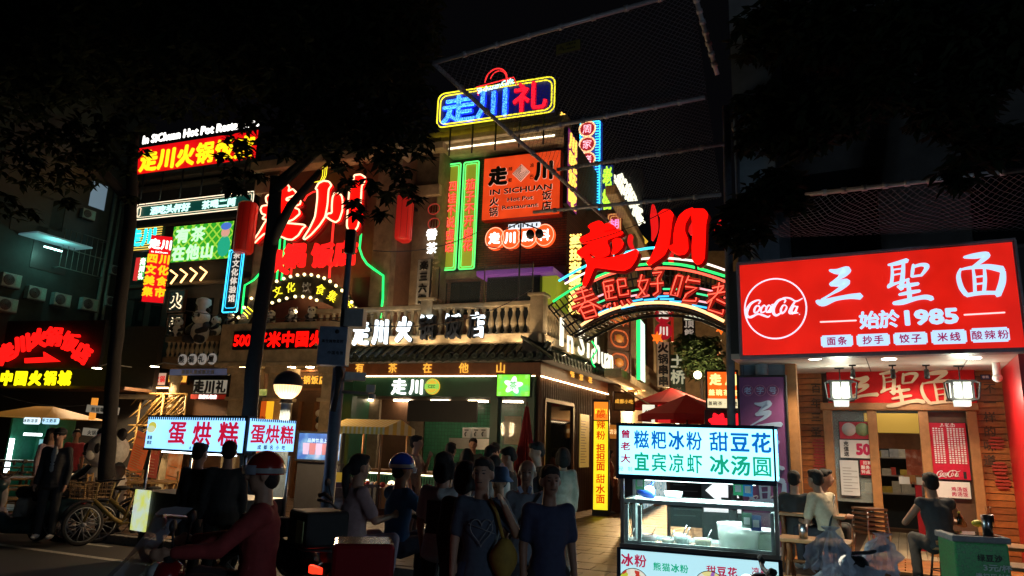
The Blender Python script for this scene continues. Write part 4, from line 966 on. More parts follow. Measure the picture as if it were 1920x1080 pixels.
b.build('window_cage', mat('cage_metal', (.1, .13, .12), .6), fl)
acm = mat('ac_casing', (.22, .3, .28), .5)
ac0 = thing('air_conditioner', 'x', 'air conditioner', (0, 0, 0), LW.a, 'air conditioner units on the apartment wall')
MB().bb(-.43, .43, -.3, 0, 0, .6).build('casing', acm, ac0, bevel=.015)
b = MB(); b.lathe([(0, 0), (.25, 0), (.25, .02), (.22, .03), (0, .02)], 20); b.build('fan', M['black'], ac0, (-.13, -.301, .3), (PI / 2, 0, 0))
b = MB()
for k in range(5): b.path([((.05 + .045 * k) * math.cos(a) - .13, -.335, (.05 + .045 * k) * math.sin(a) + .3) for a in [2 * PI * j / 16 for j in range(16)]], .005, 3, closed=True)
b.build('grille', M['grey'], ac0)
MB().bb(.18, .4, -.305, -.3, .06, .54).build('side_panel', mat('ac_green_panel', (.2, .42, .36), .5), ac0)
MB().bb(-.45, .45, -.3, .0, -.06, -.01).build('bracket', M['dark'], ac0)
l_ = bpy.data.lights.new('awning_lamp', 'POINT'); l_.energy = 26; l_.color = (.35, 1, .8); l_.shadow_soft_size = .1
x, z = lp(75, 478); lo = bpy.data.objects.new('awning_lamp', l_); C.objects.link(lo); lo.parent = fl; lo.location = (x, -.7, z + .1)
MB().bb(x - .3, x + .3, -.6, -.55, z + .14, z + .18).build('light_tube', em('cold_tube', (.6, 1, .95), 5), fl)
first = True
for px, py, lab in ((12, 524, 'air conditioner unit partly cut by the left edge'), (60, 548, 'air conditioner unit with bright green panel, second from the left edge'), (108, 560, 'air conditioner unit third from the left edge'), (160, 568, 'air conditioner unit left of the drain pipes'), (5, 570, 'air conditioner unit lowest at the left edge'), (212, 502, 'small air conditioner unit right of the pipes, upper one'), (203, 560, 'small air conditioner unit right of the pipes, middle one'), (193, 628, 'small air conditioner unit right of the pipes, lowest one'), (160, 397, 'air conditioner unit under the small lit window')):
 x, z = lp(px, py + 14, -.02); sc = .55 if 'small' in lab else .68
 if first: o = ac0; o.location = LW.w(x, -.02, z); o['label'] = lab; first = False
 else: o = dup(ac0, LW.w(x, -.02, z), LW.a, lab)
 o.scale = (sc, sc, sc)
# == NEON ARCH over the alley (frame G)
def Gp(x, z, y=0.0): return G.at(1020 + x / 3.6, 360 + z / 3.6, y)
na = thing('neon_arch', 'wide curved neon gateway over the alley with red tube characters and coloured light lines', 'gateway', G.w(0, 0, 0), G.a)
def gl(pts, y=0.0, n=5): return [(x, y, z) for x, z in cat_line([Gp(*p, y) for p in pts], n)]
lines = [
 ('arch_line_red', 'e_redn', [(190, 700), (300, 620), (430, 560), (560, 530), (720, 515), (860, 515), (1000, 535), (1130, 570), (1240, 610)], .028, 0),
 ('arch_line_green', 'e_green', [(60, 740), (200, 650), (340, 580), (470, 530), (620, 495), (780, 482), (920, 490), (1060, 520), (1270, 582)], .03, .15),
 ('arch_line_white', None, [(140, 620), (280, 545), (420, 490), (560, 465), (740, 445), (900, 452), (1080, 480), (1300, 555)], .026, .3),
 ('arch_line_blue', 'e_cyan', [(100, 600), (240, 520), (380, 455), (540, 410), (700, 380), (790, 376)], .03, .4),
 ('arch_line_amber', None, [(250, 900), (330, 850), (450, 795), (560, 765), (700, 748), (830, 748), (960, 768), (1080, 808), (1215, 872)], .035, -.02)]
for nm, mk, pts, r_, y in lines:
 m = M[mk] if mk else (em('arch_white', (1, .75, .65), 2.0) if 'white' in nm else em('arch_amber', (1, .5, .2), 2.4))
 MB().path(gl(pts, y), r_, 6).build('neon_tube', m, na)
b = MB()
cin = cat_line([Gp(x, z) for x, z in [(170, 960), (300, 890), (450, 820), (620, 780), (800, 772), (980, 800), (1110, 850), (1240, 910)]], 5)
cout = cat_line([Gp(x, z, .2) for x, z in [(0, 760), (140, 655), (330, 570), (560, 505), (800, 480), (980, 495), (1150, 540), (1290, 600)]], 5)
for i in range(len(cin)): b.path([(cin[i][0], .12, cin[i][1]), (cout[i][0], .5, cout[i][1])], .02, 4)
for f in (0, .25, .5, .75, 1): b.path([(cin[i][0] * (1 - f) + cout[i][0] * f, .12 + .38 * f, cin[i][1] * (1 - f) + cout[i][1] * f) for i in range(len(cin))], .025, 4)
b.path([(x, .4, z) for x, z in cin], .04, 5); b.path([(x, 1.2, z) for x, z in cin], .04, 5)
for i in range(0, len(cin)): b.path([(cin[i][0], .12, cin[i][1]), (cin[i][0], 1.2, cin[i][1] + .05)], .015, 4)
b.build('truss', M['black'], na)
bkp = MB()
for i in range(5, len(cin) - 3):
 p = [(cin[i][0], cin[i][1]), (cin[i + 1][0], cin[i + 1][1])]; q = [(cin[i][0] * .45 + cout[i][0] * .55, cin[i][1] * .45 + cout[i][1] * .55), (cin[i + 1][0] * .45 + cout[i + 1][0] * .55, cin[i + 1][1] * .45 + cout[i + 1][1] * .55)]
 bkp.add([(p[0][0], .2, p[0][1]), (p[1][0], .2, p[1][1]), (q[1][0], .3, q[1][1]), (q[0][0], .3, q[0][1])], [(0, 1, 2, 3)])
bkp.build('backing', mat('arch_backing', (.012, .01, .012), .5), na)
rr = random.Random(5)
dm_ = [em('dash_red', (1, .12, .08), 1.8, False), em('dash_green', (.05, .8, .3), 1.4, False), em('dash_blue', (.05, .5, 1), 1.7, False), em('dash_pink', (1, .4, .45), 1.6, False)]
for (x, z, k) in [(385, 690, 3), (390, 730, 1), (400, 765, 0), (405, 795, 2), (600, 660, 1), (625, 690, 3), (615, 728, 2), (715, 720, 2), (845, 650, 1), (850, 680, 0), (825, 718, 2), (890, 735, 2), (1090, 655, 3), (1075, 690, 1), (1060, 735, 3), (1045, 768, 2), (790, 700, 2), (660, 700, 0), (1255, 680, 0), (1262, 725, 0), (1245, 610, 0), (560, 770, 2), (690, 740, 2)]:
 p = Gp(x, z); L = .16; sl = (x - 780) / 1100
 MB().path([(p[0] - L, .08, p[1] + L * sl), (p[0] + L, .08, p[1] - L * sl)], .022, 5).build('neon_dash', dm_[k], na)
def tubechar(strokes, y=-.12):
 g = MB(); h = MB()
 for st in strokes:
  p = [Gp(*q) for q in st]
  g.path([(x, y, z) for x, z in p], .02, 5); h.path([(x, y + .05, z) for x, z in p], .07, 5)
 h.build('character_body', mat('tube_char_body', (.15, .01, .01), .5, em=.35, emcol=(.7, .02, .01)), na); g.build('character', M['e_redn'], na)
tubechar([[(225, 690), (330, 660)], [(210, 740), (345, 695)], [(195, 790), (370, 720)], [(265, 660), (290, 740), (240, 820)], [(300, 740), (395, 790)], [(255, 790), (340, 765), (365, 840), (290, 860), (255, 790)], [(275, 825), (350, 800)]])
tubechar([[(410, 615), (480, 600)], [(410, 615), (432, 728), (500, 715)], [(425, 645), (470, 635), (478, 670), (434, 680)], [(446, 640), (452, 725)], [(505, 600), (555, 595), (562, 640), (512, 648), (505, 600)], [(512, 648), (522, 705), (580, 695), (575, 670)], [(445, 760), (432, 785)], [(485, 752), (492, 778)], [(530, 740), (545, 770)], [(570, 732), (592, 758)]])
tubechar([[(670, 565), (650, 640), (690, 700)], [(640, 610), (712, 600), (690, 660), (645, 712)], [(740, 555), (805, 548), (775, 590), (778, 680), (745, 705)], [(725, 628), (812, 622)]])
tubechar([[(905, 570), (945, 578), (908, 710), (862, 700), (905, 570)], [(985, 575), (965, 620)], [(975, 600), (1058, 612)], [(960, 645), (1040, 655), (965, 700), (940, 740), (1030, 745), (1035, 720)]])
tubechar([[(1140, 655), (1220, 640)], [(1190, 620), (1175, 690)], [(1110, 700), (1230, 680)], [(1215, 650), (1150, 720), (1105, 755)], [(1170, 730), (1230, 760)], [(1140, 735), (1115, 800), (1210, 830), (1215, 800)]])
yz = -.5
g2t = thing('giant_arch_characters', 'giant glowing red brush characters standing in front of the neon arch', 'lettering', G.w(0, 0, 0), G.a)
traced('character', G, yz, [[(205, 345), (240, 310), (330, 275), (370, 290), (372, 330), (430, 300), (505, 330), (495, 355), (385, 380), (380, 412), (560, 368), (598, 400), (570, 425), (420, 475), (410, 505), (435, 560), (445, 610), (430, 650), (330, 690), (280, 680), (235, 640), (310, 605), (300, 585), (130, 690), (80, 640), (90, 610), (150, 580), (262, 512), (130, 528), (108, 490), (120, 470), (240, 410), (235, 370)],
 [(480, 500), (530, 470), (580, 480), (600, 515), (580, 570), (520, 625), (470, 655), (490, 590), (485, 545)],
 [(170, 690), (215, 655), (280, 705), (450, 692), (620, 650), (750, 595), (770, 610), (740, 700), (680, 790), (600, 830), (500, 820), (270, 790), (240, 860), (200, 960), (165, 1010), (145, 990), (170, 900), (200, 770), (180, 720)]], 1070, 370, 6, rm, g2t)
traced('character', G, yz, [[(990, 205), (1050, 150), (1120, 150), (1160, 190), (1140, 280), (1110, 540), (1060, 650), (980, 710), (880, 775), (865, 755), (920, 670), (985, 510), (1015, 380), (1020, 240)],
 [(1380, 130), (1400, 150), (1340, 210), (1290, 300), (1285, 380), (1320, 470), (1325, 590), (1290, 640), (1220, 655), (1160, 630), (1110, 585), (1120, 560), (1165, 545), (1165, 450), (1185, 330), (1230, 220), (1300, 160)],
 [(1360, 165), (1400, 145), (1510, 145), (1550, 190), (1525, 290), (1510, 690), (1470, 750), (1420, 760), (1375, 720), (1370, 560), (1385, 400), (1370, 250)]], 1070, 370, 6, rm, g2t)
b = MB()
for px in (1105, 1150, 1235, 1300): x, z = G.at(px, 470, yz + .2); b.path([(x, yz + .15, z + .3), (x, .4, z - .9)], .03)
b.build('support', M['black'], g2t)
st = on_frame(G, zmap([[(740, 95, 16), (745, 170, 44), (750, 260, 40), (735, 330, 10)], [(1000, 150, 30), (985, 220, 50), (1000, 290, 20)], [(1195, 200, 14), (1175, 250, 28), (1145, 290, 6)], [(590, 300, 30), (585, 350, 30), (610, 400, 20)], [(870, 400, 14), (860, 470, 30), (885, 510, 26)]], 1020, 360, 3.6), 2.2)
o = thing('back_characters', 'fragments of a second row of red characters showing behind the giant arch characters', 'lettering', G.w(0, 2.2, 0), G.a)
for s_ in st: put('character_fragment', brush_mesh('back_character', [s_], em('back_red', (.9, .01, .01), .9), .1), o)
# == signs beyond the arch
TF = Frame(gp(1105, 24.0), -20)
tw = thing('sign_tower', 'tall blue neon tower sign of stacked round red medallions with characters', 'sign', TF.w(0, 0, 0), TF.a)
x0, x1, z0, z1 = TF.rect([(1086, 230), (1126, 226), (1126, 402), (1086, 402)])
MB().bb(x0, x1, .02, .3, z0 - 1, z1).build('panel', mat('tower_navy', (.01, .03, .1), .4, em=.3, emcol=(.02, .1, .8)), tw)
b = MB(); neon_loop(b, rrect(x0 + .03, x1 - .03, z0, z1 - .03, .05), -.03, .025)
for k in range(34):
 z = z0 + (z1 - z0) * k / 34
 b.path([(x0 + .02, -.02, z), (x0 + .14, -.02, z)], .02, 4); b.path([(x1 - .2, -.02, z), (x1 - .02, -.02, z)], .02, 4)
b.build('blue_neon', M['e_cyan'], tw)
for k, ch in enumerate('周家烤糍粑鱼'):
 px, py = 1102 - k * .3, 243 + k * 28.8; x, z = TF.at(px, py); r_ = TF.size(px, py, 14)
 b = MB(); b.prism([(x + r_ * math.cos(a), z + r_ * math.sin(a)) for a in [2 * PI * j / 20 for j in range(20)]], -.05, 0); b.build('medallion', em('medal_red', (.55, .02, .03), .7), tw)
 b = MB(); b.path([(x + r_ * math.cos(a), -.07, z + r_ * math.sin(a)) for a in [2 * PI * j / 20 for j in range(20)]], .03, 5, closed=True); b.build('medallion_ring', em('ring_yellow', (1, .6, .3), 1.6), tw)
 chars(tw, ch, x, z, r_ * 1.25, em('medal_pink', (1, .5, .6), 1.7), y=-.08, bold=.0)
b = MB(); x, z = TF.at(1102, 395); b.build if False else None
def ribbon(F, q, y, lab, s, cm, fm, vertical=False, name='neon_banner', hf=.8, sx=1.0, bold=.05, cat='sign'):
 t, wd, ht = board(F, q, y, lab, cat, face=fm, name=name, th=.12)
 n = len(s)
 if vertical: hh = ht / n * .92
 else: hh = min(ht * hf, 99)
 chars(t, s, wd / 2, ht / 2, hh, cm, vertical=vertical, bold=bold, gap=1.06 if vertical else (wd / n / hh), sx=(wd * .8 / hh if vertical else sx)); return t
S2 = Frame(gp(1150, 25.0), 70)
ribbon(S2, [(1062, 240), (1082, 258), (1082, 400), (1066, 390)], -.0, 'yellow neon characters on a purple-edged board beside the medallion tower', '川味好吃', M['e_amber'], mat('purple_face', (.12, .02, .12), .5, em=.3, emcol=(.5, .05, .4)), True)
ribbon(TF, [(1128, 300), (1150, 320), (1150, 400), (1128, 395)], .6, 'lime green neon characters right of the medallion tower', '老街', em('lime_neon', (.55, 1, .05), 1.5), mat('dkblue', (.01, .02, .05), .5, em=.1, emcol=(.02, .1, .8)), True)
ribbon(TF, [(1118, 345), (1150, 352), (1150, 400), (1118, 400)], 1.2, 'orange and yellow neon flowers right of the medallion tower', '花开', em('flower_orange', (1, .35, .05), 1.5), M['dark'], True)
wn_ = thing('white_neon_characters', 'slanted white neon characters running back above the alley', 'lettering', TF.w(0, 0, 0), TF.a)
for ch, px, py, h_ in (('奶', 1166, 345, 44), ('锅', 1180, 365, 42), ('米', 1190, 385, 40), ('食', 1197, 405, 36)):
 x, z = TF.at(px, py, 1.0); chars(wn_, ch, x, z, TF.size(px, py, h_, 1), em('ivory_neon', (1, .97, .75), 1.5), y=1.0, bold=.05, sx=.5, rot=R(20))
MB().bb(TF.at(1155, 0 + 400, 1.3)[0], TF.at(1205, 400, 1.3)[0], 1.2, 1.5, TF.at(1180, 420, 1.3)[1], TF.at(1180, 320, 1.3)[1]).build('backing', M['black'], wn_)
p0, p1 = TF.at(1165, 405, 1.5), TF.at(1212, 455, 1.5)
o = MB().path([(p0[0], 1.5, p0[1]), (p1[0], 1.5, p1[1])], .08, 6).build('neon_bar', em('dull_gold_neon', (.9, .55, .05), .9), None, TF.w(0, 0, 0), (0, 0, TF.a)); tag(o, 'dull gold light bar sloping down beside the white neon characters', 'light')
t, wd, ht = board(TF, [(1068, 440), (1092, 440), (1089, 590), (1066, 590)], -4.5, 'vertical sign edged with double rows of amber bulbs and yellow characters left of the arch', face=mat('bulb_board', (.1, .06, .01), .5), name='bulb_sign', th=.2)
bb_ = MB().sph((0, 0, 0), .035, 6, 5).mesh('bulb', em('small_bulb', (1, .55, .12), 2.5, False))
k = 0
while k * .12 < ht:
 for x in (.04, .12, wd - .12, wd - .04): put('bulb', bb_, t, (x, -.03, k * .12 + .04))
 k += 1
chars(t, '走川火锅饭店', wd / 2, ht / 2, ht / 6.6, em('warm_yellow_char', (1, .85, .2), 1.8), vertical=True, bold=.05, sx=.9, y=-.05)
t, wd, ht = board(TF, [(1138, 400), (1166, 398), (1166, 440), (1138, 442)], -2.0, 'ornate red and gold plaque hanging above the arch near the medallion tower', face=mat('plaque_red', (.2, .02, .02), .5, em=.12, emcol=(1, .2, .1)), name='ornate_plaque')
b = MB(); neon_loop(b, rrect(.05, wd - .05, .05, ht - .05, .08), -.02, .015); neon_loop(b, rrect(.12, wd - .12, .12, ht - .12, .08), -.02, .012); b.build('gold_outline', em('plaque_gold', (1, .5, .15), .8), t)
chars(t, '胡', wd / 2, ht / 2, ht * .45, M['e_pink'], bold=.02)
# == ALLEY beyond
AL = Frame(gp(1150, 21.0), 71.0)       # left row of alley houses
def al(px, py, y=0): return AL.at(px, py, y)
rowL = thing('alley_house_row', 'warm lit cream house on the left of the alley with balcony and shopfronts', 'building', AL.w(0, 0, 0), AL.a)
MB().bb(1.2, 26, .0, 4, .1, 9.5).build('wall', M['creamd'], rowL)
for k in range(5):
 MB().bb(2.5 + k * 4.5, 3.1 + k * 4.5, -.25, -.002, 3.6, 9.5).build('pilaster', M['cream'], rowL, bevel=.03)
MB().bb(-1.5, 26, -.5, -.01, 3.7, 3.95).build('cornice', M['cream'], rowL, bevel=.04)
MB().bb(-1.5, 26, -.35, -.01, 9.0, 9.3).build('cornice', M['cream'], rowL, bevel=.04)
for k in range(18): put('baluster', bal_me, rowL, (2 + k * .3, -.4, 3.95))
aw = thing('shop_awning', 'pale slatted pitched awning over the first alley shop', 'awning', AL.w(0, 0, 0), AL.a)
slm = mat('awning_slat', (.42, .3, .16), .6, scale=10)
sl = MB().box(0, 0, 0, .16, 1.7, .03).mesh('slat', slm)
for k in range(36): put('slat', sl, aw, (-1.2 + k * .18, -1.0, 3.1 - .0), (R(28), 0, 0))
MB().path([(-1.3, -1.78, 2.68), (5.3, -1.78, 2.68)], .03, 6).build('front_rail', M['wood'], aw)
MB().bb(-1.2, 5.2, -1.72, -1.68, 2.58, 2.6).build('light_strip', em('awn_strip', (1, .8, .5), 7), aw)
MB().bb(-1.2, 5.2, -1.0, -.02, .1, 1.0).build('stall_counter', M['wood'], aw)
for k in range(12):
 MB().bb(-1.1 + k * .52, -1.1 + k * .52 + .4, -1.02, -1.005, .25, .95).build('price_card', pattern_em('price_cards', [(0, (.1, .25, .3)), (.35, (.5, .8, .9)), (.6, (.7, .95, 1))], 14, .6), aw)
simple = [([(1152, 735), (1188, 738), (1188, 768), (1152, 770)], -1.5, 'gilt framed wooden board hanging under the alley awning', '成都小吃', mat('board_gilt', (.3, .2, .08), .5), M['gold']),
   ([(1140, 795), (1170, 797), (1170, 822), (1140, 825)], -1.2, 'orange lit wooden board with carved characters behind the cart', '切汤包', mat('board_orange', (.4, .13, .02), .5, em=.3, emcol=(1, .35, .05)), em('carved', (1, .7, .3), 1.2))]
FA = Frame(gp(1170, 20.5), 5)
for q, y, lab, s_, fc, tm in simple: simple_sign(q, 0, lab, s_, fc, tm, .75, name='hanging_board') if False else (lambda r_: chars(r_[0], s_, r_[1] / 2, r_[2] / 2, min(r_[2] * .7, r_[1] / len(s_) * .9), tm, bold=.02))(board(FA, q, 0, lab, face=fc, name='hanging_board', framew=.03, framem=M['woodd']))
PF = Frame(gp(1165, 21.5), 40)
for i, (py0, py1) in enumerate(((585, 612), (614, 656), (658, 702))):
 t, wd, ht = board(PF, [(1140, py0), (1180, py0 + 2), (1180, py1), (1140, py1 - 2)], 0, ('top', 'middle', 'bottom')[i] + ' one of the three stacked orange ornamental panels above the side eave', 'panel', face=mat('panel_brown', (.12, .035, .015), .6, scale=20), name='ornamental_panel', framew=.05, framem=M['woodd'], group='stacked ornamental panels')
 b = MB(); neon_loop(b, rrect(.1, wd - .1, .08, ht - .08, .25), -.02, .03); neon_loop(b, rrect(.3, wd - .3, .22, ht - .22, .2), -.02, .02); b.build('ring', mat('panel_ring', (.5, .12, .03), .5, em=.3, emcol=(1, .2, .05)), t)
 MB().sph((wd / 2, -.02, ht / 2), (wd * .2, .05, ht * .2)).build('motif', mat('panel_motif', (.5, .2, .04), .5, em=.25, emcol=(1, .35, .05), scale=20), t)
t, wd, ht = board(AL, [(1200, 600), (1209, 606), (1209, 716), (1200, 714)], -.9, 'narrow white vertical light box edged green in the alley', face=em('mint_white', (.65, 1, .8), 1.5), name='vertical_light_box')
MB().bb(-.12, -.02, -.02, .08, 0, ht).build('green_edge', M['e_green'], t)
HF = Frame(gp(1250, 24.0), -8)
t = thing('hanging_disc_sign', 'red strip with two red discs and pale characters hanging in the alley', 'sign', HF.w(0, 0, 0), HF.a)
for ch, py in (('走', 590), ('川', 621)):
 x, z = HF.at(1244, py); r_ = HF.size(1244, py, 16)
 b = MB(); b.prism([(x + r_ * math.cos(a), z + r_ * math.sin(a)) for a in [2 * PI * j / 20 for j in range(20)]], -.06, .1); b.build('disc', em('alley_disc', (.5, .008, .02), .55), t)
 chars(t, ch, x, z, r_ * 1.1, em('dull_white', (.8, .7, .6), .9), y=-.08, bold=.05)
MB().bb(HF.at(1258, 600)[0], HF.at(1263, 600)[0], 0, .1, HF.at(1244, 640)[1], HF.at(1244, 570)[1]).build('red_strip', em('hang_red', (.5, .02, .01), .5), t)
t, wd, ht = board(HF, [(1232, 641), (1255, 641), (1255, 726), (1232, 726)], .3, 'pale vertical plaque with four large black characters in the alley', face=mat('alley_plaque', (.6, .5, .36), .6, em=.1, emcol=(1, .8, .5)), name='vertical_plaque')
chars(t, '火锅串串', wd / 2, ht / 2, ht / 4.4, M['t_black'], vertical=True, bold=.06, sx=1.0)
t, wd, ht = board(HF, [(1257, 665), (1285, 665), (1285, 756), (1257, 756)], 0, 'dark green vertical plaque with pale characters in the alley', face=mat('alley_green', (.01, .05, .025), .5), name='vertical_plaque')
chars(t, '土桥', wd / 2, ht * .7, ht * .3, em('dull_cream', (.6, .6, .4), .55), vertical=True, bold=.03); chars(t, '老店', wd / 2, ht * .18, ht * .14, M['grey'], vertical=True)
t, wd, ht = board(HF, [(1280, 592), (1304, 592), (1304, 660), (1280, 660)], 1.5, 'black vertical plaque with dull characters behind the alley tree', face=M['black'], name='vertical_plaque')
chars(t, '顶熊猫', wd / 2, ht * .5, ht * .27, em('dim_cream2', (.6, .5, .4), .5), vertical=True, bold=.03)
t, wd, ht = board(HF, [(1284, 600 - 8), (1320, 590), (1320, 600), (1284, 602)], .8, 'row of tiny lit round letters above the alley tree', face=M['black'], name='small_sign')
for k in range(6): MB().lathe([(0, 0), (.09, 0), (.09, .03), (0, .03)], 12).build('lit_disc', em('tiny_disc', (.8, .8, .6), .8, False), t, (wd * (k + .5) / 6, -.01, ht / 2), (PI / 2, 0, 0))
end = thing('alley_end_house', 'dim warm lit house closing the far end of the alley', 'building', HF.w(0, 12, 0), HF.a)
MB().bb(-6, 9, 0, 3, .1, 12).build('wall', M['creamd'], end)
for k in range(5):
 for j in range(3):
  f = MB().bb(-5 + k * 2.5, -4 + k * 2.5, -.06, -.01, 2.6 + j * 3, 4.2 + j * 3).build('window', mat('warm_window', (.5, .3, .1), .5, em=.5, emcol=(1, .55, .2)) if (k + j) % 3 == 0 else M['dglass'], end)
for px, py, lab in ((1232, 635, 'orange leaf lantern beside the hanging discs'), (1352, 617, 'orange leaf lantern high on the right of the alley'), (1346, 660, 'small orange leaf lantern low on the right of the alley')):
 p = HF.at(px, py, -1); t = thing('leaf_lantern', lab, 'lantern', HF.w(p[0], -1, p[1]), HF.a)
 pl = [(0, -.3), (.12, -.1), (.3, -.16), (.2, .05), (.25, .25), (.08, .2), (0, .42), (-.08, .2), (-.3, .22), (-.18, .02), (-.26, -.12), (-.08, -.1)]
 s_ = .6 if py < 650 else .35
 MB().prism([(x * s_, z * s_) for x, z in pl], -.06, .06).build('lamp_shade', em('leaf_orange', (1, .16, .01), 1.2), t)
def leaves(n, blobs, size, seed, mb=None, shell=.35):
 rr = random.Random(seed); v = []; f = []
 tot = sum(max(b_[3]) ** 2 for b_ in blobs)
 for bl in blobs:
  cx, cy, cz, (rx, ry, rz) = bl[0], bl[1], bl[2], bl[3]
  k = max(8, int(n * max(bl[3]) ** 2 / tot))
  for _ in range(k):
   th = rr.uniform(0, 2 * PI); ph = math.acos(rr.uniform(-1, 1)); r_ = rr.random() ** shell
   c = Vector((cx + rx * r_ * math.sin(ph) * math.cos(th), cy + ry * r_ * math.sin(ph) * math.sin(th), cz + rz * r_ * math.cos(ph)))
   for w_ in range(5):
    a = rr.uniform(0, 2 * PI); d = Vector((math.cos(a), math.sin(a), rr.uniform(-.9, .25))).normalized()
    s_ = size * rr.uniform(.7, 1.25); u = d.cross(Vector((rr.uniform(-.4, .4), rr.uniform(-.4, .4), 1))).normalized() * s_ * .22
    dn = Vector((0, 0, -s_ * .12)); k0 = len(v)
    v += [c, c + d * s_ * .45 + u, c + d * s_ + dn, c + d * s_ * .45 - u]
    f += [(k0, k0 + 1, k0 + 2), (k0, k0 + 2, k0 + 3)]
 me = bpy.data.meshes.new('crown'); me.from_pydata(v, [], f); me.update(); return me
def tree(lab, base, trunkpts, radii, blobs, n, size, seed, limbs=(), lm=None, name='tree', cat='tree'):
 t = thing(name, lab, cat, base)
 P = [Vector(p) - Vector(base) for p in trunkpts]
 rnd = random.Random(seed)
 c = cat_line([(p.x, p.y, p.z, r_) for p, r_ in zip(P, radii)], 6)
 b = MB(); b.path([Vector(q[:3]) + Vector((rnd.uniform(-.01, .01), rnd.uniform(-.01, .01), 0)) for q in c], [q[3] * rnd.uniform(.94, 1.06) for q in c], 14); b.build('trunk', M['bark'], t)
 for lb_ in limbs:
  L = [Vector(p) - Vector(base) for p, r_ in lb_]; MB().path(L, [r_ for p, r_ in lb_], 8).build('branch', M['bark'], t)
 me = leaves(n, [(x - base[0], y - base[1], z - base[2], r_) for x, y, z, r_ in blobs], size, seed)
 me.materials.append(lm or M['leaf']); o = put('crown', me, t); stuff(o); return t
q = gp(1318, 22, .1)
blobs = []
for px, py, r_ in ((1300, 655, .6), (1325, 668, .6), (1312, 690, .55), (1340, 690, .45), (1290, 640, .4), (1330, 645, .4)):
 p = W(px, py, 22); blobs.append((p.x, p.y, p.z, (r_, r_, r_ * .7)))
tree('small leafy tree lit from below in the alley', tuple(q), [q, q + Vector((.05, 0, 1.5)), W(1315, 680, 22)], [.12, .09, .04], blobs, 700, .2, 11, lm=mat('alley_leaf', (.04, .065, .02), .5, var=.4))
l_ = bpy.data.lights.new('alley_lamp_light', 'POINT'); l_.energy = 220; l_.color = (1, .75, .4); l_.shadow_soft_size = .2
t = thing('alley_lamp', 'small warm lamp glowing beneath the alley tree', 'lamp', W(1308, 703, 21.2)); MB().sph((0, 0, 0), .12, 12, 8).build('globe', em('alley_globe', (1, .85, .55), 7), t)
lo = bpy.data.objects.new('alley_lamp_light', l_); C.objects.link(lo); lo.parent = t; lo.location = (0, -.3, 0)
for i, (px, D_) in enumerate(((1180, 24), (1240, 30))):
 t = thing('street_lantern', 'warm wall lantern on the left side of the alley, %s one' % ('nearer' if i == 0 else 'farther'), 'lamp', W(px, 770, D_))
 MB().lathe([(0, -.15), (.1, -.12), (.12, .1), (0, .16)], 10).build('lamp_shade', em('wall_lantern', (1, .7, .35), 9), t)
 l_ = bpy.data.lights.new('lantern_light', 'POINT'); l_.energy = 1000; l_.color = (1, .62, .28); l_.shadow_soft_size = .2
 lo = bpy.data.objects.new('lantern_light', l_); C.objects.link(lo); lo.parent = t; lo.location = (.3, -.5, 0)
def parasol(lab, loc, r_, h_, col, ribs=8, rise=.45, tilt=0):
 t = thing('parasol', lab, 'parasol', loc); t.rotation_euler = (tilt, 0, .3)
 b = MB(); v = [(0, 0, h_ + rise)]; f = []
 for k in range(ribs): a = 2 * PI * k / ribs; v.append((r_ * math.cos(a), r_ * math.sin(a), h_))
 for k in range(ribs): f.append((0, 1 + k, 1 + (k + 1) % ribs))
 for k in range(ribs): a = 2 * PI * k / ribs; v.append((r_ * math.cos(a), r_ * math.sin(a), h_ - .14))
 for k in range(ribs): f.append((1 + k, 1 + ribs + k, 1 + ribs + (k + 1) % ribs, 1 + (k + 1) % ribs))
 b.add(v, f); b.build('canopy', col, t); MB().path([(0, 0, 0), (0, 0, h_ + rise)], .025, 8).build('pole', M['woodd'], t)
 return t
parasol('large red parasol open in the alley behind the lit cart sign', gp(1292, 17, .1), 1.2, 2.5, mat('red_canvas', (.5, .012, .012), .7, var=.1), rise=.5)
parasol('second red parasol farther back in the alley', gp(1262, 21, .1), 1.3, 3.0, mat('red_canvas'), rise=.5)
for px, lab in ((1216, 'white paper box lantern with a character under the alley awning'), (1245, 'red paper box lantern with a character under the alley awning')):
 p = W(px, 776, 18); t = thing('box_lantern', lab, 'lantern', p, R(-10))
 MB().bb(-.15, .15, -.1, .1, -.22, .22).build('lamp_shade', em('paper_white', (.95, .9, .7), 1.0) if px < 1230 else em('paper_red', (.8, .02, .02), .8), t)
 chars(t, '福', 0, 0, .2, M['t_black'] if px < 1230 else M['e_white'], y=-.12, bold=.02)
OB = Frame(gp(1352, 14.0), -14)
t, wd, ht = board(OB, [(1326, 697), (1382, 696), (1382, 764), (1326, 766)], 0, 'orange and cream light box with tea house characters by the noodle shop corner', face=em('tea_box_orange', (1, .13, .01), 1.1), name='tea_light_box', th=.2, framew=.03, framem=M['black'])
MB().bb(0, wd, -.01, -.007, 0, ht * .25).build('cream_band', em('tea_box_cream', (1, .85, .5), 1.0), t)
tc_ = em('tea_char', (1, .85, .3), 1.4)
chars(t, '走川', wd * .55, ht * .78, ht * .32, tc_, bold=.05, gap=1.3); chars(t, '盖碗茶馆', wd * .52, ht * .42, ht * .17, tc_, bold=.05, gap=1.15); chars(t, '盖碗茶·非遗', wd * .5, ht * .12, ht * .12, M['t_black'], bold=.02, y=-.03)
MB().bb(-.06, wd, .02, .2, -1.0, -.04).build('lower_panel', M['dark'], t)
for k in (0, 1):
 b = MB(); b.prism([(wd * (.35 + .5 * k) + (.17 + .03 * math.sin(7 * a)) * math.cos(a), -.28 + (.17 + .03 * math.sin(7 * a)) * math.sin(a)) for a in [2 * PI * j / 40 for j in range(40)]], -.05, 0); b.build('neon_flower', em('flower_red', (1, .01, .02), 1.4), t)
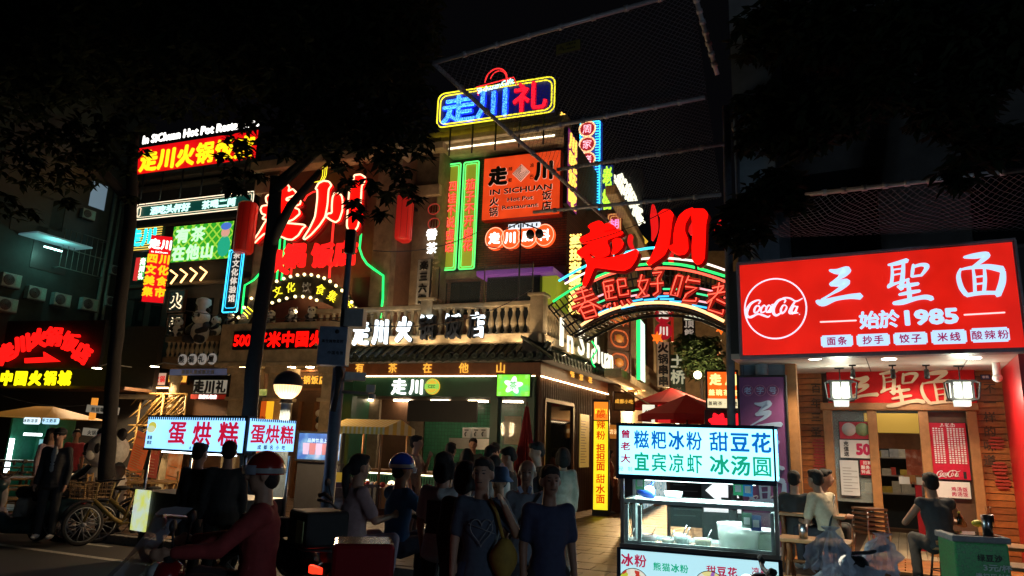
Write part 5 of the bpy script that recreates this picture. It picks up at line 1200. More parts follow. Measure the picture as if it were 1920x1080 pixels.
t = thing('blackboard', 'wooden framed blackboard standing in the alley behind the cart glass', 'blackboard', gp(1295, 13.8, .1), R(-8))
MB().bb(-.36, .36, 0, .04, .3, 1.35).build('slate', mat('slate', (.035, .035, .04), .7), t);
b = MB(); b.bb(-.42, .42, -.02, .06, 1.351, 1.42); b.bb(-.42, -.361, -.02, .06, .05, 1.35); b.bb(.361, .42, -.02, .06, .05, 1.35); b.build('frame', M['wood'], t)
b = MB()
for k in range(7): b.bb(-.3, .1 + .2 * math.sin(k * 2.3), -.004, 0, .5 + k * .11, .515 + k * .11)
b.build('chalk_lines', M['grey'], t)
t = thing('arrow_sign', 'dark roll-up sign with a white arrow pointing left behind the cart', 'sign', gp(1358, 12.2, -.05), R(-12))
MB().bb(-.33, .33, 0, .04, .1, 1.75).build('panel', mat('arrow_panel', (.05, .045, .045), .5), t)
MB().prism([(-.27, 1.2), (-.02, 1.42), (-.02, 1.3), (.27, 1.3), (.22, 1.2), (.27, 1.1), (-.02, 1.1), (-.02, .98)], -.02, -.004).build('arrow', em('arrow_white', (.9, .95, .95), 1.1), t)
MB().bb(-.3, .3, -.01, -.004, 1.58, 1.7).build('white_band', MC['arrow_white'], t); MB().bb(-.3, .3, -.01, -.004, .86, .92).build('white_band', MC['arrow_white'], t)
# == NOODLE SHOP (frame CS: y=0 door wall)
shop = thing('noodle_shop', 'noodle shop front of orange wooden boards under a deep lit canopy', 'building', CS.w(0, 0, 0), CS.a)
def cs(px, py, y=0): return CS.at(px, py, y)
ZC = cs(1690, 697)[1]                 # ceiling height
FLz = .30
xl, xr = cs(1484, 800)[0], cs(1890, 800)[0]
ds = [cs(p, 850)[0] for p in (1556, 1640, 1737, 1829)]
ztop_d = cs(1690, 780)[1]
board_me = [None] * 3
wdn = [mat('orange_board_%d' % i, c, .45, scale=6, bump=.5, var=.45) for i, c in enumerate([(.36, .11, .025), (.26, .08, .02), (.44, .15, .035)])]
MB().bb(xl - .1, ds[0], .06, .2, .1, ZC).bb(ds[3], xr + .3, .06, .2, .1, ZC).bb(ds[0], ds[3], .06, .2, cs(1690, 766)[1] - .0, ZC).build('wall', M['woodd'], shop)
rr = random.Random(4)
z = FLz; k = 0
while z < ZC:
 h_ = .1
 for (a, c_) in ((xl, ds[0] - .06), (ds[3] + .06, xr)):
  sx_b = c_ - a
  me = MB().box(0, 0, 0, sx_b - .01, .04, h_ - .012).mesh('wall_board', wdn[rr.randrange(3)])
  put('wall_board', me, shop, ((a + c_) / 2, .035 + rr.uniform(-.006, .006), z + h_ / 2), (0, rr.uniform(-.003, .003), 0))
 z += h_
b = MB()
zl_ = cs(1690, 770)[1]
for i, xx in enumerate(ds):
 MB().bb(xx - .07, xx + .07, -.08, .1, FLz - .1, zl_).build('door_post', M['woodl'], shop, bevel=.008)
MB().bb(ds[0] - .1, ds[3] + .1, -.12, .1, zl_ + .002, zl_ + .12).build('lintel', M['woodl'], shop, bevel=.01)
t, wd, ht = board(CS, [(1548, 692), (1830, 690), (1832, 764), (1552, 766)], -.1, 'red fascia board with cream brush characters above the noodle shop door', face=mat('fascia_red', (.6, .006, .008), .85, var=.1), name='fascia_board', th=.08)
SAN = [[(672, 232, 14), (720, 240, 34), (785, 228, 42), (760, 262, 30), (700, 300, 12), (680, 322, 22), (730, 312, 34), (785, 305, 34), (745, 345, 26), (680, 385, 12), (620, 420, 12)], [(590, 432, 24), (630, 440, 44), (710, 415, 26), (800, 400, 30), (868, 398, 42)]]
SHE = [[(1048, 197, 12), (1100, 188, 24), (1168, 168, 28)], [(1070, 205, 12), (1074, 260, 18), (1066, 330, 20)], [(1145, 180, 18), (1142, 250, 24), (1130, 350, 30)], [(1078, 228, 8), (1135, 220, 8)], [(1078, 262, 8), (1135, 252, 8)],
  [(1046, 342, 14), (1060, 328, 24), (1100, 315, 14), (1180, 288, 12)], [(1208, 196, 14), (1204, 235, 20), (1198, 272, 14)], [(1208, 210, 16), (1258, 196, 18), (1296, 204, 26), (1282, 236, 20), (1258, 266, 14)], [(1200, 272, 12), (1258, 264, 12)],
  [(1108, 338, 14), (1180, 328, 22), (1240, 318, 18)], [(1172, 296, 16), (1182, 370, 26), (1186, 428, 26)], [(1118, 388, 14), (1190, 374, 22), (1250, 364, 16)], [(1082, 444, 20), (1140, 436, 32), (1230, 412, 24), (1290, 404, 28), (1328, 414, 30)]]
MIA = [[(1534, 148, 14), (1600, 140, 34), (1680, 132, 36), (1650, 168, 26), (1592, 208, 14)], [(1512, 222, 12), (1498, 270, 24), (1515, 340, 28), (1548, 388, 26)], [(1512, 228, 10), (1570, 216, 18), (1680, 208, 30), (1778, 226, 42)],
  [(1784, 240, 28), (1778, 310, 38), (1750, 390, 36)], [(1550, 392, 24), (1640, 378, 24), (1740, 376, 22)], [(1592, 225, 12), (1600, 290, 18), (1604, 370, 18)], [(1664, 222, 14), (1668, 290, 20), (1662, 368, 20)], [(1600, 276, 9), (1665, 268, 9)], [(1602, 322, 9), (1665, 314, 9)]]
def norm(STK):
 xs = [p[0] for s_ in STK for p in s_]; ys = [p[1] for s_ in STK for p in s_]; cx, cy = (min(xs) + max(xs)) / 2, (min(ys) + max(ys)) / 2; k = 260.0
 return [[((x - cx) / k, -(y - cy) / k, w_ / k) for x, y, w_ in s_] for s_ in STK]
NS = {'三': norm(SAN), '聖': norm(SHE), '面': norm(MIA)}
def calli(parent, ch, x, z, h_, m, y=-.02, d=.03): return put('character', brush_mesh('calligraphy', NS[ch], m, d, h_), parent, (x, y, z))
crm = mat('cream_relief', (.75, .55, .34), .5, em=.15, emcol=(1, .7, .4))
for ch, f, s_ in (('三', .25, .66), ('聖', .52, .86), ('面', .78, .78)): calli(t, ch, wd * f, ht * .5, ht * s_, crm)
SG = Frame(gp(1650, 9.9), -28.7)
x0, x1, z0, z1 = SG.rect([(1384, 495), (1905, 452), (1921, 656), (1391, 667)])
sgn = thing('shop_sign', 'huge red illuminated shop sign with white brush characters and a circled script logo', 'sign', SG.w(x0, 0, z0), SG.a)
wd, ht = x1 - x0, z1 - z0
red = em('sign_red_face', (.78, .013, .006), .95, hot=.22)
MB().bb(0, wd, 0, .18, 0, ht).build('case', M['grey'], sgn)
MB().bb(.02, wd - .02, -.01, -.001, .02, ht - .02).build('panel', red, sgn)
b = MB(); b.bb(-.02, wd + .02, -.03, .2, ht + .001, ht + .03); b.bb(-.02, wd + .02, -.03, .2, -.04, -.001); b.bb(-.03, -.001, -.03, .2, 0, ht); b.bb(wd + .001, wd + .03, -.03, .2, 0, ht); b.build('frame', mat('sign_frame', (.3, .25, .3), .4), sgn)
def sp(px, py): a = SG.at(px, py, 0); return a[0] - x0, a[1] - z0
pale = em('sign_pale', (.5, .72, 1), 1.15)
for STK in (SAN, SHE, MIA):
 st = [[(x - x0, z - z0, wd_ * 1.0) for x, z, wd_ in s_] for s_ in on_frame(SG, zmap(STK, 1360, 440, 3.4286))]
 put('character', brush_mesh('calligraphy', st, pale, .02), sgn, (0, -.015, 0))
z1_ = [[(x - x0, z - z0, wd_) for x, z, wd_ in s_] for s_ in on_frame(SG, zmap([[(612, 563, 9), (842, 553, 9)], [(1535, 517, 9), (1795, 502, 9)]], 1360, 440, 3.4286))]
put('rule_line', brush_mesh('rule_line', z1_, em('sign_pink_white', (1, .75, .75), 1.1, False), .01), sgn, (0, -.015, 0))
slopeS = (sp(1800, 590)[1] - sp(1620, 604)[1]) / (sp(1800, 590)[0] - sp(1620, 604)[0])
for ch, zx, zy in (('始', 925, 550), ('於', 1052, 543)):
 q = sp(1360 + zx / 3.4286, 440 + zy / 3.4286); chars(sgn, ch, *q, .26, pale, y=-.02, bold=.06, depth=.02)
q = sp(1360 + 1322 / 3.4286, 440 + 528 / 3.4286); word(sgn, '1985', *q, .2, pale, y=-.02, bold=.05, depth=.02, width=sp(1360 + 1500 / 3.4286, 590)[0] - sp(1360 + 1150 / 3.4286, 590)[0])
for s_, zx, zy, zw_ in (('面条', 717, 684, 205), ('抄手', 950, 677, 213), ('饺子', 1189, 668, 218), ('米线', 1436, 658, 228), ('酸辣粉', 1700, 645, 250)):
 cx_, cz_ = sp(1360 + zx / 3.4286, 440 + zy / 3.4286); hw_ = (sp(1360 + (zx + zw_ / 2) / 3.4286, 620)[0] - sp(1360 + (zx - zw_ / 2) / 3.4286, 620)[0]) / 2; hh_ = .085 + .01 * (zx > 1400)
 n_ = .02
 pl = [(cx_ - hw_ + n_, cz_ - hh_), (cx_ + hw_ - n_, cz_ - hh_), (cx_ + hw_ - n_, cz_ - hh_ + n_), (cx_ + hw_, cz_ - hh_ + n_), (cx_ + hw_, cz_ + hh_ - n_), (cx_ + hw_ - n_, cz_ + hh_ - n_), (cx_ + hw_ - n_, cz_ + hh_), (cx_ - hw_ + n_, cz_ + hh_), (cx_ - hw_ + n_, cz_ + hh_ - n_), (cx_ - hw_, cz_ + hh_ - n_), (cx_ - hw_, cz_ - hh_ + n_), (cx_ - hw_ + n_, cz_ - hh_ + n_)]
 MB().prism(pl, -.018, -.01).build('dish_plate', pale, sgn); chars(sgn, s_, cx_, cz_, .125, em('dish_text', (.45, .02, .12), .7, False), y=-.024, bold=.03, depth=.006, gap=1.15)
COKE = [[(215, 447, 7), (226, 428, 9), (205, 424, 10), (165, 446, 15), (140, 490, 20), (142, 522, 16), (165, 532, 14), (200, 516, 8), (212, 505, 4)],
  [(140, 536, 4), (180, 522, 8), (215, 512, 10), (245, 520, 13), (275, 530, 10), (290, 520, 4)],
  [(222, 462, 8), (202, 460, 10), (188, 484, 13), (192, 504, 10), (212, 494, 9), (224, 472, 9), (216, 460, 6)],
  [(262, 466, 8), (250, 456, 9), (232, 478, 12), (232, 500, 10), (250, 498, 7), (264, 484, 4)],
  [(296, 464, 8), (280, 456, 9), (264, 480, 12), (268, 500, 9), (284, 486, 7), (300, 460, 8), (290, 496, 10), (304, 494, 5)],
  [(300, 452, 7), (320, 449, 7)],
  [(380, 440, 6), (388, 424, 9), (372, 415, 10), (340, 428, 14), (312, 470, 19), (312, 506, 18), (330, 520, 14), (356, 506, 8), (366, 494, 4)],
  [(350, 424, 5), (380, 408, 8), (420, 412, 10), (456, 430, 9), (498, 411, 4)],
  [(388, 456, 8), (372, 458, 9), (358, 486, 12), (364, 508, 9), (384, 494, 9), (396, 468, 9), (388, 456, 5)],
  [(452, 428, 8), (430, 462, 12), (412, 498, 11), (420, 510, 7), (436, 498, 4)],
  [(460, 466, 8), (442, 462, 9), (426, 490, 12), (432, 510, 9), (450, 494, 7), (466, 462, 8), (454, 500, 10), (470, 504, 5)], [(476, 514, 5), (480, 514, 5)]]
def coke(parent, tr, m, y=-.015, d=.008):
 put('script_logo', brush_mesh('script_logo', tr, m, d), parent, (0, y, 0))
st = [[(x - x0, z - z0, wd_) for x, z, wd_ in s_] for s_ in on_frame(SG, zmap(COKE, 1360, 440, 3.4286))]
coke(sgn, st, em('logo_white', (.85, .8, .95), 1.1))
c_ = sp(1360 + 320 / 3.4286, 440 + 475 / 3.4286); ra = sp(1360 + 522 / 3.4286, 579)[0] - c_[0]; rz = ra * .93
rz = abs(sp(1453, 522)[1] - sp(1453, 634)[1]) / 2
MB().path([(c_[0] + ra * math.cos(a), -.012, c_[1] + rz * math.sin(a)) for a in [2 * PI * k / 48 for k in range(48)]], .012, 5, closed=True).build('logo_ring', MC['logo_white'], sgn)
can = thing('shop_canopy', 'pale panelled canopy ceiling of the noodle shop with recessed lights', 'canopy', CS.w(0, 0, 0), CS.a)
yf = CS.Y.dot(SG.o - CS.o) + .2
cpm = mat('ceiling_panel', (.62, .56, .5), .4, scale=4, var=.1)
MB().bb(xl - .55, xr + 2.2, yf, .3, ZC, ZC + .08).build('ceiling', cpm, can)
MB().bb(xl - .55, xr + 2.2, yf, .3, ZC + .085, ZC + 1.4).build('roof_box', M['dark'], can)
for p in (1633, 1800): xx = cs(p, 690)[0]; MB().bb(xx - .006, xx + .006, yf, .0, ZC - .003, ZC - .0005).build('ceiling_joint', M['dark'], can)
for px, py in ((1528, 672), (1667, 673), (1825, 671)):
 d = ray(px, py); p = EYE + d * ((ZC - EYE.z) / d.z); q = p - CS.o; lx, ly = q.dot(CS.X), q.dot(CS.Y)
 MB().lathe([(0, -.012), (.09, -.012), (.1, 0)], 16).build('recessed_light', em('recessed', (1, .93, .8), 16), can, (lx, ly, ZC))
 l_ = bpy.data.lights.new('recessed_light_beam', 'SPOT'); l_.energy = 190; l_.color = (1, .76, .48); l_.spot_size = R(130); l_.spot_blend = .6; l_.shadow_soft_size = .08
 lo = bpy.data.objects.new('recessed_light_beam', l_); C.objects.link(lo); lo.parent = can; lo.location = (lx, ly, ZC - .04)
sl_ = thing('track_spotlight', 'x', 'spotlight', (0, 0, 0), CS.a, 'black spotlights along the ceiling edge')
MB().box(0, 0, -.01, .1, .06, .02).path([(0, 0, 0), (0, 0, -.1)], .012, 6).build('bracket', M['black'], sl_)
MB().path([(0, .03, -.08), (0, -.05, -.2)], [.035, .04], 10).build('lamp_head', M['black'], sl_)
for px in (1598, 1673, 1736):
 l_ = bpy.data.lights.new('track_beam', 'SPOT'); l_.energy = 22; l_.color = (1, .8, .6); l_.spot_size = R(75); l_.spot_blend = .8; l_.shadow_soft_size = .03
 lo = bpy.data.objects.new('track_beam', l_); C.objects.link(lo); lo.parent = can; x_ = cs(px, 690)[0]; lo.location = (x_, -.75, ZC - .22); lo.rotation_euler = Vector((0, .65, -.42)).to_track_quat('-Z', 'Y').to_euler()
first = True
for i, (px, py) in enumerate(((1598, 684), (1673, 684), (1736, 684))):
 d = ray(px, py); p = EYE + d * ((ZC - EYE.z) / d.z); lab = 'black ceiling spotlight, %s of the three between the two lanterns' % ('left', 'middle', 'right')[i]
 if first: sl_.location = (p.x, p.y, ZC); sl_['label'] = lab; first = False
 else: dup(sl_, (p.x, p.y, ZC), CS.a, lab)
def carved(px, lab):
 x, zt_ = cs(px, 715, -.75); zb_ = cs(px, 762, -.75)[1]; h_ = zt_ - zb_; hw = CS.size(px, 740, 20, -.75)
 t = thing('hanging_lantern', lab, 'lantern', CS.w(x, -.75, zb_), CS.a + R(6), 'dark framed palace lanterns')
 q = hw * .82
 MB().bb(-q, q, -q, q, h_ * .26, h_ * .96).build('lamp_shade', em('lantern_glass', (.95, 1, .85), 1.7), t)
 MB().lathe([(q * 1.05, h_ * .0), (q * 1.12, h_ * .24), (0, h_ * .25)], 4, a0=PI / 4).lathe([(0, 0), (q * 1.05, 0)], 4, a0=PI / 4).build('lower_shade', em('lantern_low', (.9, 1, .9), .9), t)
 b = MB()
 for sx in (-1, 1):
  for sy in (-1, 1): b.bb(sx * q - .018, sx * q + .018, sy * q - .018, sy * q + .018, h_ * .22, h_ * 1.0)
 for zz_ in (h_ * .22, h_ * .94): b.bb(-q - .05, q + .05, -q - .05, -q + .01, zz_, zz_ + .03); b.bb(-q - .05, q + .05, q - .01, q + .05, zz_, zz_ + .03); b.bb(-q - .05, -q + .01, -q + .011, q - .011, zz_, zz_ + .03); b.bb(q - .01, q + .05, -q + .011, q - .011, zz_, zz_ + .03)
 for sy in (-1, 1): b.bb(-.012, .012, sy * q - .012, sy * q + .012, h_ * .26, h_ * .94)
 for sx in (-1, 1): b.path([(sx * (q + .02), -q, h_ * .97), (sx * (q + .1), -q - .02, h_ * .92), (sx * (q + .07), -q, h_ * .3), (sx * (q + .02), -q, h_ * .25)], .016, 5)
 b.build('frame', M['black'], t)
 b = MB(); r3 = random.Random(px)
 for c0 in (-q * .5, q * .5):
  for z_ in (.32, .86): b.path([(c0 + q * .32 * math.cos(a) * (1 - .3 * math.sin(3 * a)), -q - .006, h_ * z_ + .02 * math.sin(a)) for a in [2 * PI * j / 10 for j in range(10)]], .004, 3, closed=True)
  b.path([(c0 - .03, -q - .006, h_ * .36), (c0 + .03, -q - .006, h_ * .52), (c0 - .03, -q - .006, h_ * .66), (c0 + .02, -q - .006, h_ * .8)], .006, 3)
 b.build('fretwork', M['black'], t)
 MB().path([(0, 0, h_), (0, 0, ZC - zb_)], .01, 5).box(0, 0, ZC - zb_ - .01, .14, .06, .02).build('hanger', M['black'], t)
 l_ = bpy.data.lights.new('lantern_light', 'POINT'); l_.energy = 22; l_.color = (.95, 1, .8); l_.shadow_soft_size = .15
 lo = bpy.data.objects.new('lantern_light', l_); C.objects.link(lo); lo.parent = t; lo.location = (0, -q - .12, h_ * .5)
carved(1575, 'dark framed lit palace lantern hanging over the left end of the noodle shop door')
carved(1800, 'dark framed lit palace lantern hanging over the right end of the noodle shop door')
d = ray(1867, 680); p = EYE + d * ((ZC - EYE.z) / d.z)
t = thing('ceiling_camera', 'white bulb shaped camera on the canopy ceiling near the red wall', 'camera', (p.x, p.y, ZC), 0)
MB().lathe([(.05, 0), (.05, -.18), (0, -.18)], 12).sph((0, 0, -.22), .065).build('housing', M['white'], t)
t = thing('red_side_wall', 'plain red panel wall closing the right side of the noodle shop', 'wall', CS.w(0, 0, 0), CS.a)
MB().bb(cs(1888, 800)[0], cs(1888, 800)[0] + .12, yf + .2, .1, .1, ZC - .002).build('panel', mat('red_wall', (.55, .008, .012), .35, var=.06, scale=2), t)
def poster(q, y, lab, face, name='poster', cat='poster'):
 return board(CS, q, y, lab, cat, face=face, name=name, th=.012)
MB().bb(ds[0] + .07, ds[1] - .07, .02, .03, FLz + .75, zl_ - .02).build('window_pane', M['glass'], shop)
MB().bb(ds[2] + .07, ds[3] - .07, .04, .05, FLz + .0, zl_ - .02).build('panel_board', M['woodd'], shop)
t, wd, ht = poster([(1573, 790), (1636, 790), (1637, 824), (1573, 824)], -.02, 'red poster with two round seals in the noodle shop window', mat('poster_red', (.5, .03, .05), .4))
for f in (.3, .7): MB().lathe([(0, 0), (.11, 0), (.11, .006), (0, .006)], 20).build('seal', M['white'] if f < .5 else mat('seal_green', (.3, .4, .2), .5), t, (wd * f, -.008, ht * .55), (PI / 2, 0, 0))
t, wd, ht = poster([(1574, 824), (1640, 824), (1640, 860), (1574, 860)], -.03, 'white poster with large crimson number fifty in the shop window', mat('poster_white', (.7, .68, .66), .4, var=.05))
word(t, '50', wd * .68, ht * .5, ht * .55, mat('crimson', (.5, .01, .08), .5, var=0), y=-.014, bold=.06, depth=.004, width=wd * .42); chars(t, '充值送', wd * .2, ht * .5, ht * .25, M['t_black'], y=-.014, depth=.004, vertical=True)
t, wd, ht = poster([(1574, 862), (1612, 862), (1612, 930), (1576, 930)], -.02, 'white notice sheet with faint lines in the shop window', mat('notice_white', (.6, .62, .64), .4, var=.05))
for k in range(9): MB().bb(.05, wd * (.6 + .3 * (k % 2)), -.012, -.006, ht * .12 + k * ht * .08, ht * .12 + k * ht * .08 + .01).build('text_line', M['grey'], t)
t, wd, ht = poster([(1612, 862), (1642, 862), (1642, 892), (1612, 892)], -.035, 'red hiring notice with white characters in the shop window', mat('hire_red', (.55, .02, .05), .4))
for k, s_ in enumerate(('招聘', '服务员', '钟点工')): chars(t, s_, wd / 2, ht * (.8 - .28 * k), ht * .24, M['t_white'], y=-.014, bold=.03, depth=.003)
t, wd, ht = poster([(1743, 792), (1815, 792), (1818, 900), (1747, 900)], -.02, 'tall red menu poster with white price columns and script logo beside the door', mat('menu_red', (.55, .012, .04), .35))
for ch, f in (('三', .36), ('聖', .5), ('面', .64)): calli(t, ch, wd * f, ht * .95, ht * .06, M['t_white'], y=-.014, d=.003)
mrows = MB(); r5 = random.Random(2)
for k in range(17):
 z_ = ht * (.89 - .037 * k)
 for x_, n_ in ((.1, 4), (.48, 2), (.64, 2), (.8, 2)):
  for j in range(n_): mrows.bb(wd * x_ + j * .04, wd * x_ + j * .04 + .026, -.013, -.007, z_ - .012, z_ + r5.uniform(.004, .012))
stuff(mrows.build('price_rows', M['t_white'], t))
dishes = ['红烧牛肉面', '三鲜面', '杂酱面', '鸡汤抄手', '红油饺子']
ck = [[((x - 320) / 360 * wd * .62 + wd * .42, -(y - 475) / 360 * wd * .62 + ht * .1, w_ / 360 * wd * .62) for x, y, w_ in s_] for s_ in COKE]
coke(t, ck, M['t_white'], y=-.014, d=.003)
MB().bb(wd * .8, wd * .88, -.012, -.006, ht * .03, ht * .15).build('bottle_print', M['t_black'], t)
t, wd, ht = poster([(1752, 902), (1820, 902), (1822, 935), (1754, 935)], -.02, 'white poster of soup rice dishes beneath the tall red menu', mat('poster_white'))
for k, s_ in enumerate(('鸡汤饭', '肉汤饭')): chars(t, s_, wd * .68, ht * (.55 - .28 * k), ht * .26, MC['crimson'], y=-.014, bold=.02, depth=.003)
rc = mat('raised_red', (.4, .05, .03), .4)
orn = thing('wall_characters', 'columns of small dark red raised characters and seals on the orange board wall', 'lettering', CS.w(0, 0, 0), CS.a)
for s_, px, py0 in (('百年三圣', 1530, 728), ('不一样的味道', 1856, 728)):
 for k, ch in enumerate(s_): x, z = cs(px, py0 + k * 27); chars(orn, ch, x, z, .17, M['woodd'], y=-.0, bold=.02, depth=.02)
for px, py in ((1535, 833), (1537, 855), (1537, 877), (1868, 830), (1874, 878), (1880, 905)):
 x, z = cs(px, py); b = MB()
 for k in range(4): b.bb(x - .1 * math.cos((k - 1.5) * .5), x + .1 * math.cos((k - 1.5) * .5), -.02, .0, z - .09 + k * .05, z - .06 + k * .05)
 b.build('striped_seal', rc, orn)
inn = thing('shop_interior', 'lit noodle shop interior with wood ceiling valance and dark kitchen back', 'interior', CS.w(0, 0, 0), CS.a)
MB().bb(ds[0] - .5, ds[3] + .5, 5.0, 5.1, FLz, 3.2).build('back_wall', mat('kitchen_wall', (.05, .07, .08), .6), inn)
MB().bb(ds[0] - .6, ds[0] - .5, .25, 5.0, FLz, 3.2).bb(ds[3] + .5, ds[3] + .6, .25, 5.0, FLz, 3.2).build('side_wall', M['woodl'], inn)
MB().bb(ds[0] - .5, ds[3] + .5, .25, 5.0, 3.2, 3.25).build('ceiling', mat('shop_ceiling', (.3, .22, .12), .6), inn)
MB().bb(ds[1], ds[2], 1.0, 1.1, cs(1690, 842, 1.0)[1], cs(1690, 812, 1)[1]).build('valance', M['woodl'], inn)
MB().bb(ds[1] - .2, ds[2] + .2, 2.0, 2.05, cs(1690, 815, 2)[1], cs(1690, 775, 2)[1]).build('yellow_banner', mat('yellow_banner', (.7, .5, .08), .6, em=.25, emcol=(1, .6, .1)), inn)
MB().bb(ds[1] + .45, ds[1] + .7, 1.3, 1.35, 1.35, 2.2).build('dark_poster', pattern_em('dark_poster', [(0, (.02, .01, .01)), (.5, (.3, .06, .02)), (.8, (.5, .3, .2))], 8, .25, 'NOISE'), inn)
MB().bb(ds[1] + .55, ds[2] - .1, .6, 1.2, FLz, 1.35).build('red_fridge', mat('red_fridge', (.4, .01, .02), .4), inn)
for k in range(6):
 MB().box(ds[1] + .4 + .12 * k, .7, 1.42 + .03 * (k % 2), .16, .2, .12, rz=k).build('packet', [M['white'], M['e_green'] if False else M['woodl'], M['white']][k % 3], inn)
rr = random.Random(9)
for j in range(4):
 z_ = FLz + .75 + j * .38; MB().bb(ds[0], ds[3], 4.5, 4.95, z_ - .03, z_).build('shelf', M['steel'], inn)
 for k in range(9):
  w3, h3 = rr.uniform(.08, .2), rr.uniform(.12, .3); x3 = ds[0] + .3 + k * (ds[3] - ds[0] - .5) / 9
  MB().bb(x3, x3 + w3, 4.55, 4.8, z_ + .001, z_ + h3).build('packet', mat('goods%d' % rr.randrange(6), ((.5, .05, .03), (.5, .45, .35), (.1, .2, .35), (.5, .35, .05), (.1, .25, .1), (.35, .35, .35))[rr.randrange(6)], .5), inn)
for y_ in (1.6, 3.4):
 MB().bb(ds[1] - .1, ds[2] + .1, y_, y_ + .12, 3.12, 3.16).build('light_tube', em('shop_tube', (1, .92, .75), 22), inn)
ty = KF
flo = bpy.data.objects.new('shop_floor', MB().bb(ds[0] - .6, ds[3] + .6, -.1, 5.0, .12, FLz - .03).mesh('shop_floor', M['woodd'])); C.objects.link(flo); flo.location = CS.w(0, 0, 0); flo.rotation_euler = (0, 0, CS.a); struct(flo)
dbm = mat('pale_deck', (.5, .4, .26), .5, scale=6, bump=.3)
dm2 = MB().box(0, 0, 0, .125, 1, .03).mesh('deck_board', dbm)
x = ds[1] - .25; k = 0
while x < ds[2] + .35:
 o = put('deck_board', dm2, flo, (x, 1.6, FLz - .01)); o.scale = (1, 4.4, 1); x += .135
step = bpy.data.objects.new('shop_deck', MB().bb(xl - .8, xr + 1.6, -2.1, -.11, .105, FLz - .04).mesh('shop_deck', M['woodd'])); C.objects.link(step); step.location = CS.w(0, 0, 0); step.rotation_euler = (0, 0, CS.a); struct(step)
dm3 = [MB().box(0, 0, 0, 1.18, .13, .03).mesh('deck_board', m_) for m_ in (M['woodl'], wdn[0], wdn[2])]
for j in range(14):
 for i in range(5): put('deck_board', dm3[(i * 3 + j) % 3], step, (xl - .3 + i * 1.2 + .1 * (j % 2), -2.02 + j * .142, FLz - .022))
pier = thing('corner_pier', 'grey concrete corner pier rising beside the red shop sign', 'pier', CS.w(0, 0, 0), CS.a)
yq = -1.4
a0, a1 = CS.at(1388, 600, yq)[0], CS.at(1468, 600, yq)[0]
MB().bb(a0, a1, yq, yq + 1.6, .1, 14).build('shaft', mat('pier_paint', (.2, .25, .3), .7, scale=3), pier)
pipe = CS.at(1428, 690, yq - .1)[0]; MB().path([(pipe, yq - .09, CS.at(1428, 707, yq)[1]), (pipe, yq - .09, 6)], .1, 12).build('pipe', mat('pipe_blue', (.2, .27, .33), .5), pier)
MB().bb(a1, a1 + .16, yq - .05, yq + .1, FLz, ZC).build('wood_post', M['woodl'], pier)
t, wd, ht = board(CS, [(1388, 706), (1474, 706), (1484, 1035), (1392, 1035)], yq - .25, 'tall purple panel with pale blue brush characters and white script beside the cart', face=mat('purple_panel', (.2, .06, .2), .5, var=.1), name='purple_panel', th=.08, framew=.02, framem=M['black'])
pb = mat('pale_blue_print', (.35, .5, .75), .5, var=0)
for k, ch in enumerate('老字号'):
 x_ = wd * (.2 + .27 * k); MB().path([(x_ + .085 * math.cos(a), -.01, ht - .22 + .085 * math.sin(a)) for a in [2 * PI * j / 20 for j in range(20)]], .005, 4, closed=True).build('ring', mat('pinkish_ring', (.5, .2, .35), .5), t); chars(t, ch, x_, ht - .22, .12, pb, y=-.008, bold=.02, depth=.005)
calli(t, '三', wd * .5, ht - .62, .5, pb, y=-.01, d=.006); calli(t, '聖', wd * .5, ht - 1.2, .5, pb, y=-.01, d=.006); calli(t, '面', wd * .5, ht * .37, .5, pb, y=-.01, d=.006)
ck = [[((x - 320) / 360 * wd * .85 + wd * .55, -(y - 475) / 360 * wd * .85 + CS.at(1430, 942, yq - .25)[1] - CS.at(1430, 1035, yq - .25)[1], w_ / 360 * wd * .85) for x, y, w_ in s_] for s_ in COKE]
coke(t, ck, mat('pale_logo', (.6, .55, .65), .5, var=0), y=-.008, d=.004)
t, wd, ht = board(CS, [(1478, 780), (1502, 780), (1506, 1000), (1482, 1000)], -.8, 'worn red couplet strip on the post left of the noodle shop', 'banner', face=mat('couplet_worn', (.4, .03, .015), .6, var=.5), name='couplet_strip')
t, wd, ht = board(CS, [(1838, 702), (1857, 702), (1857, 712), (1838, 712)], -.02, 'small blue house number plate above the wood wall', face=mat('blue_plate', (.05, .06, .2), .4), name='number_plate', th=.01)
chars(t, '春熙', wd / 2, ht * .5, ht * .5, M['t_white'], y=-.014, depth=.003)
up = thing('dark_upper_building', 'unlit concrete upper building above the noodle shop', 'building', CS.w(0, 0, 0), CS.a)
MB().bb(CS.at(1390, 600, .4)[0], 14, .4, 8, ZC + .1, 22).build('wall', M['concrete'], up)
b = MB()
for k in range(5):
 for j in range(4): MB().bb(-1.5 + k * 3, .1 + k * 3, .33, .41, 5.3 + j * 3.2, 7.0 + j * 3.2).build('window', M['dglass'], up)
for j in range(4): MB().bb(CS.at(1390, 600, .4)[0], 14, .1, .398, 4.9 + j * 3.2, 5.05 + j * 3.2).build('ledge', M['concrete'], up)
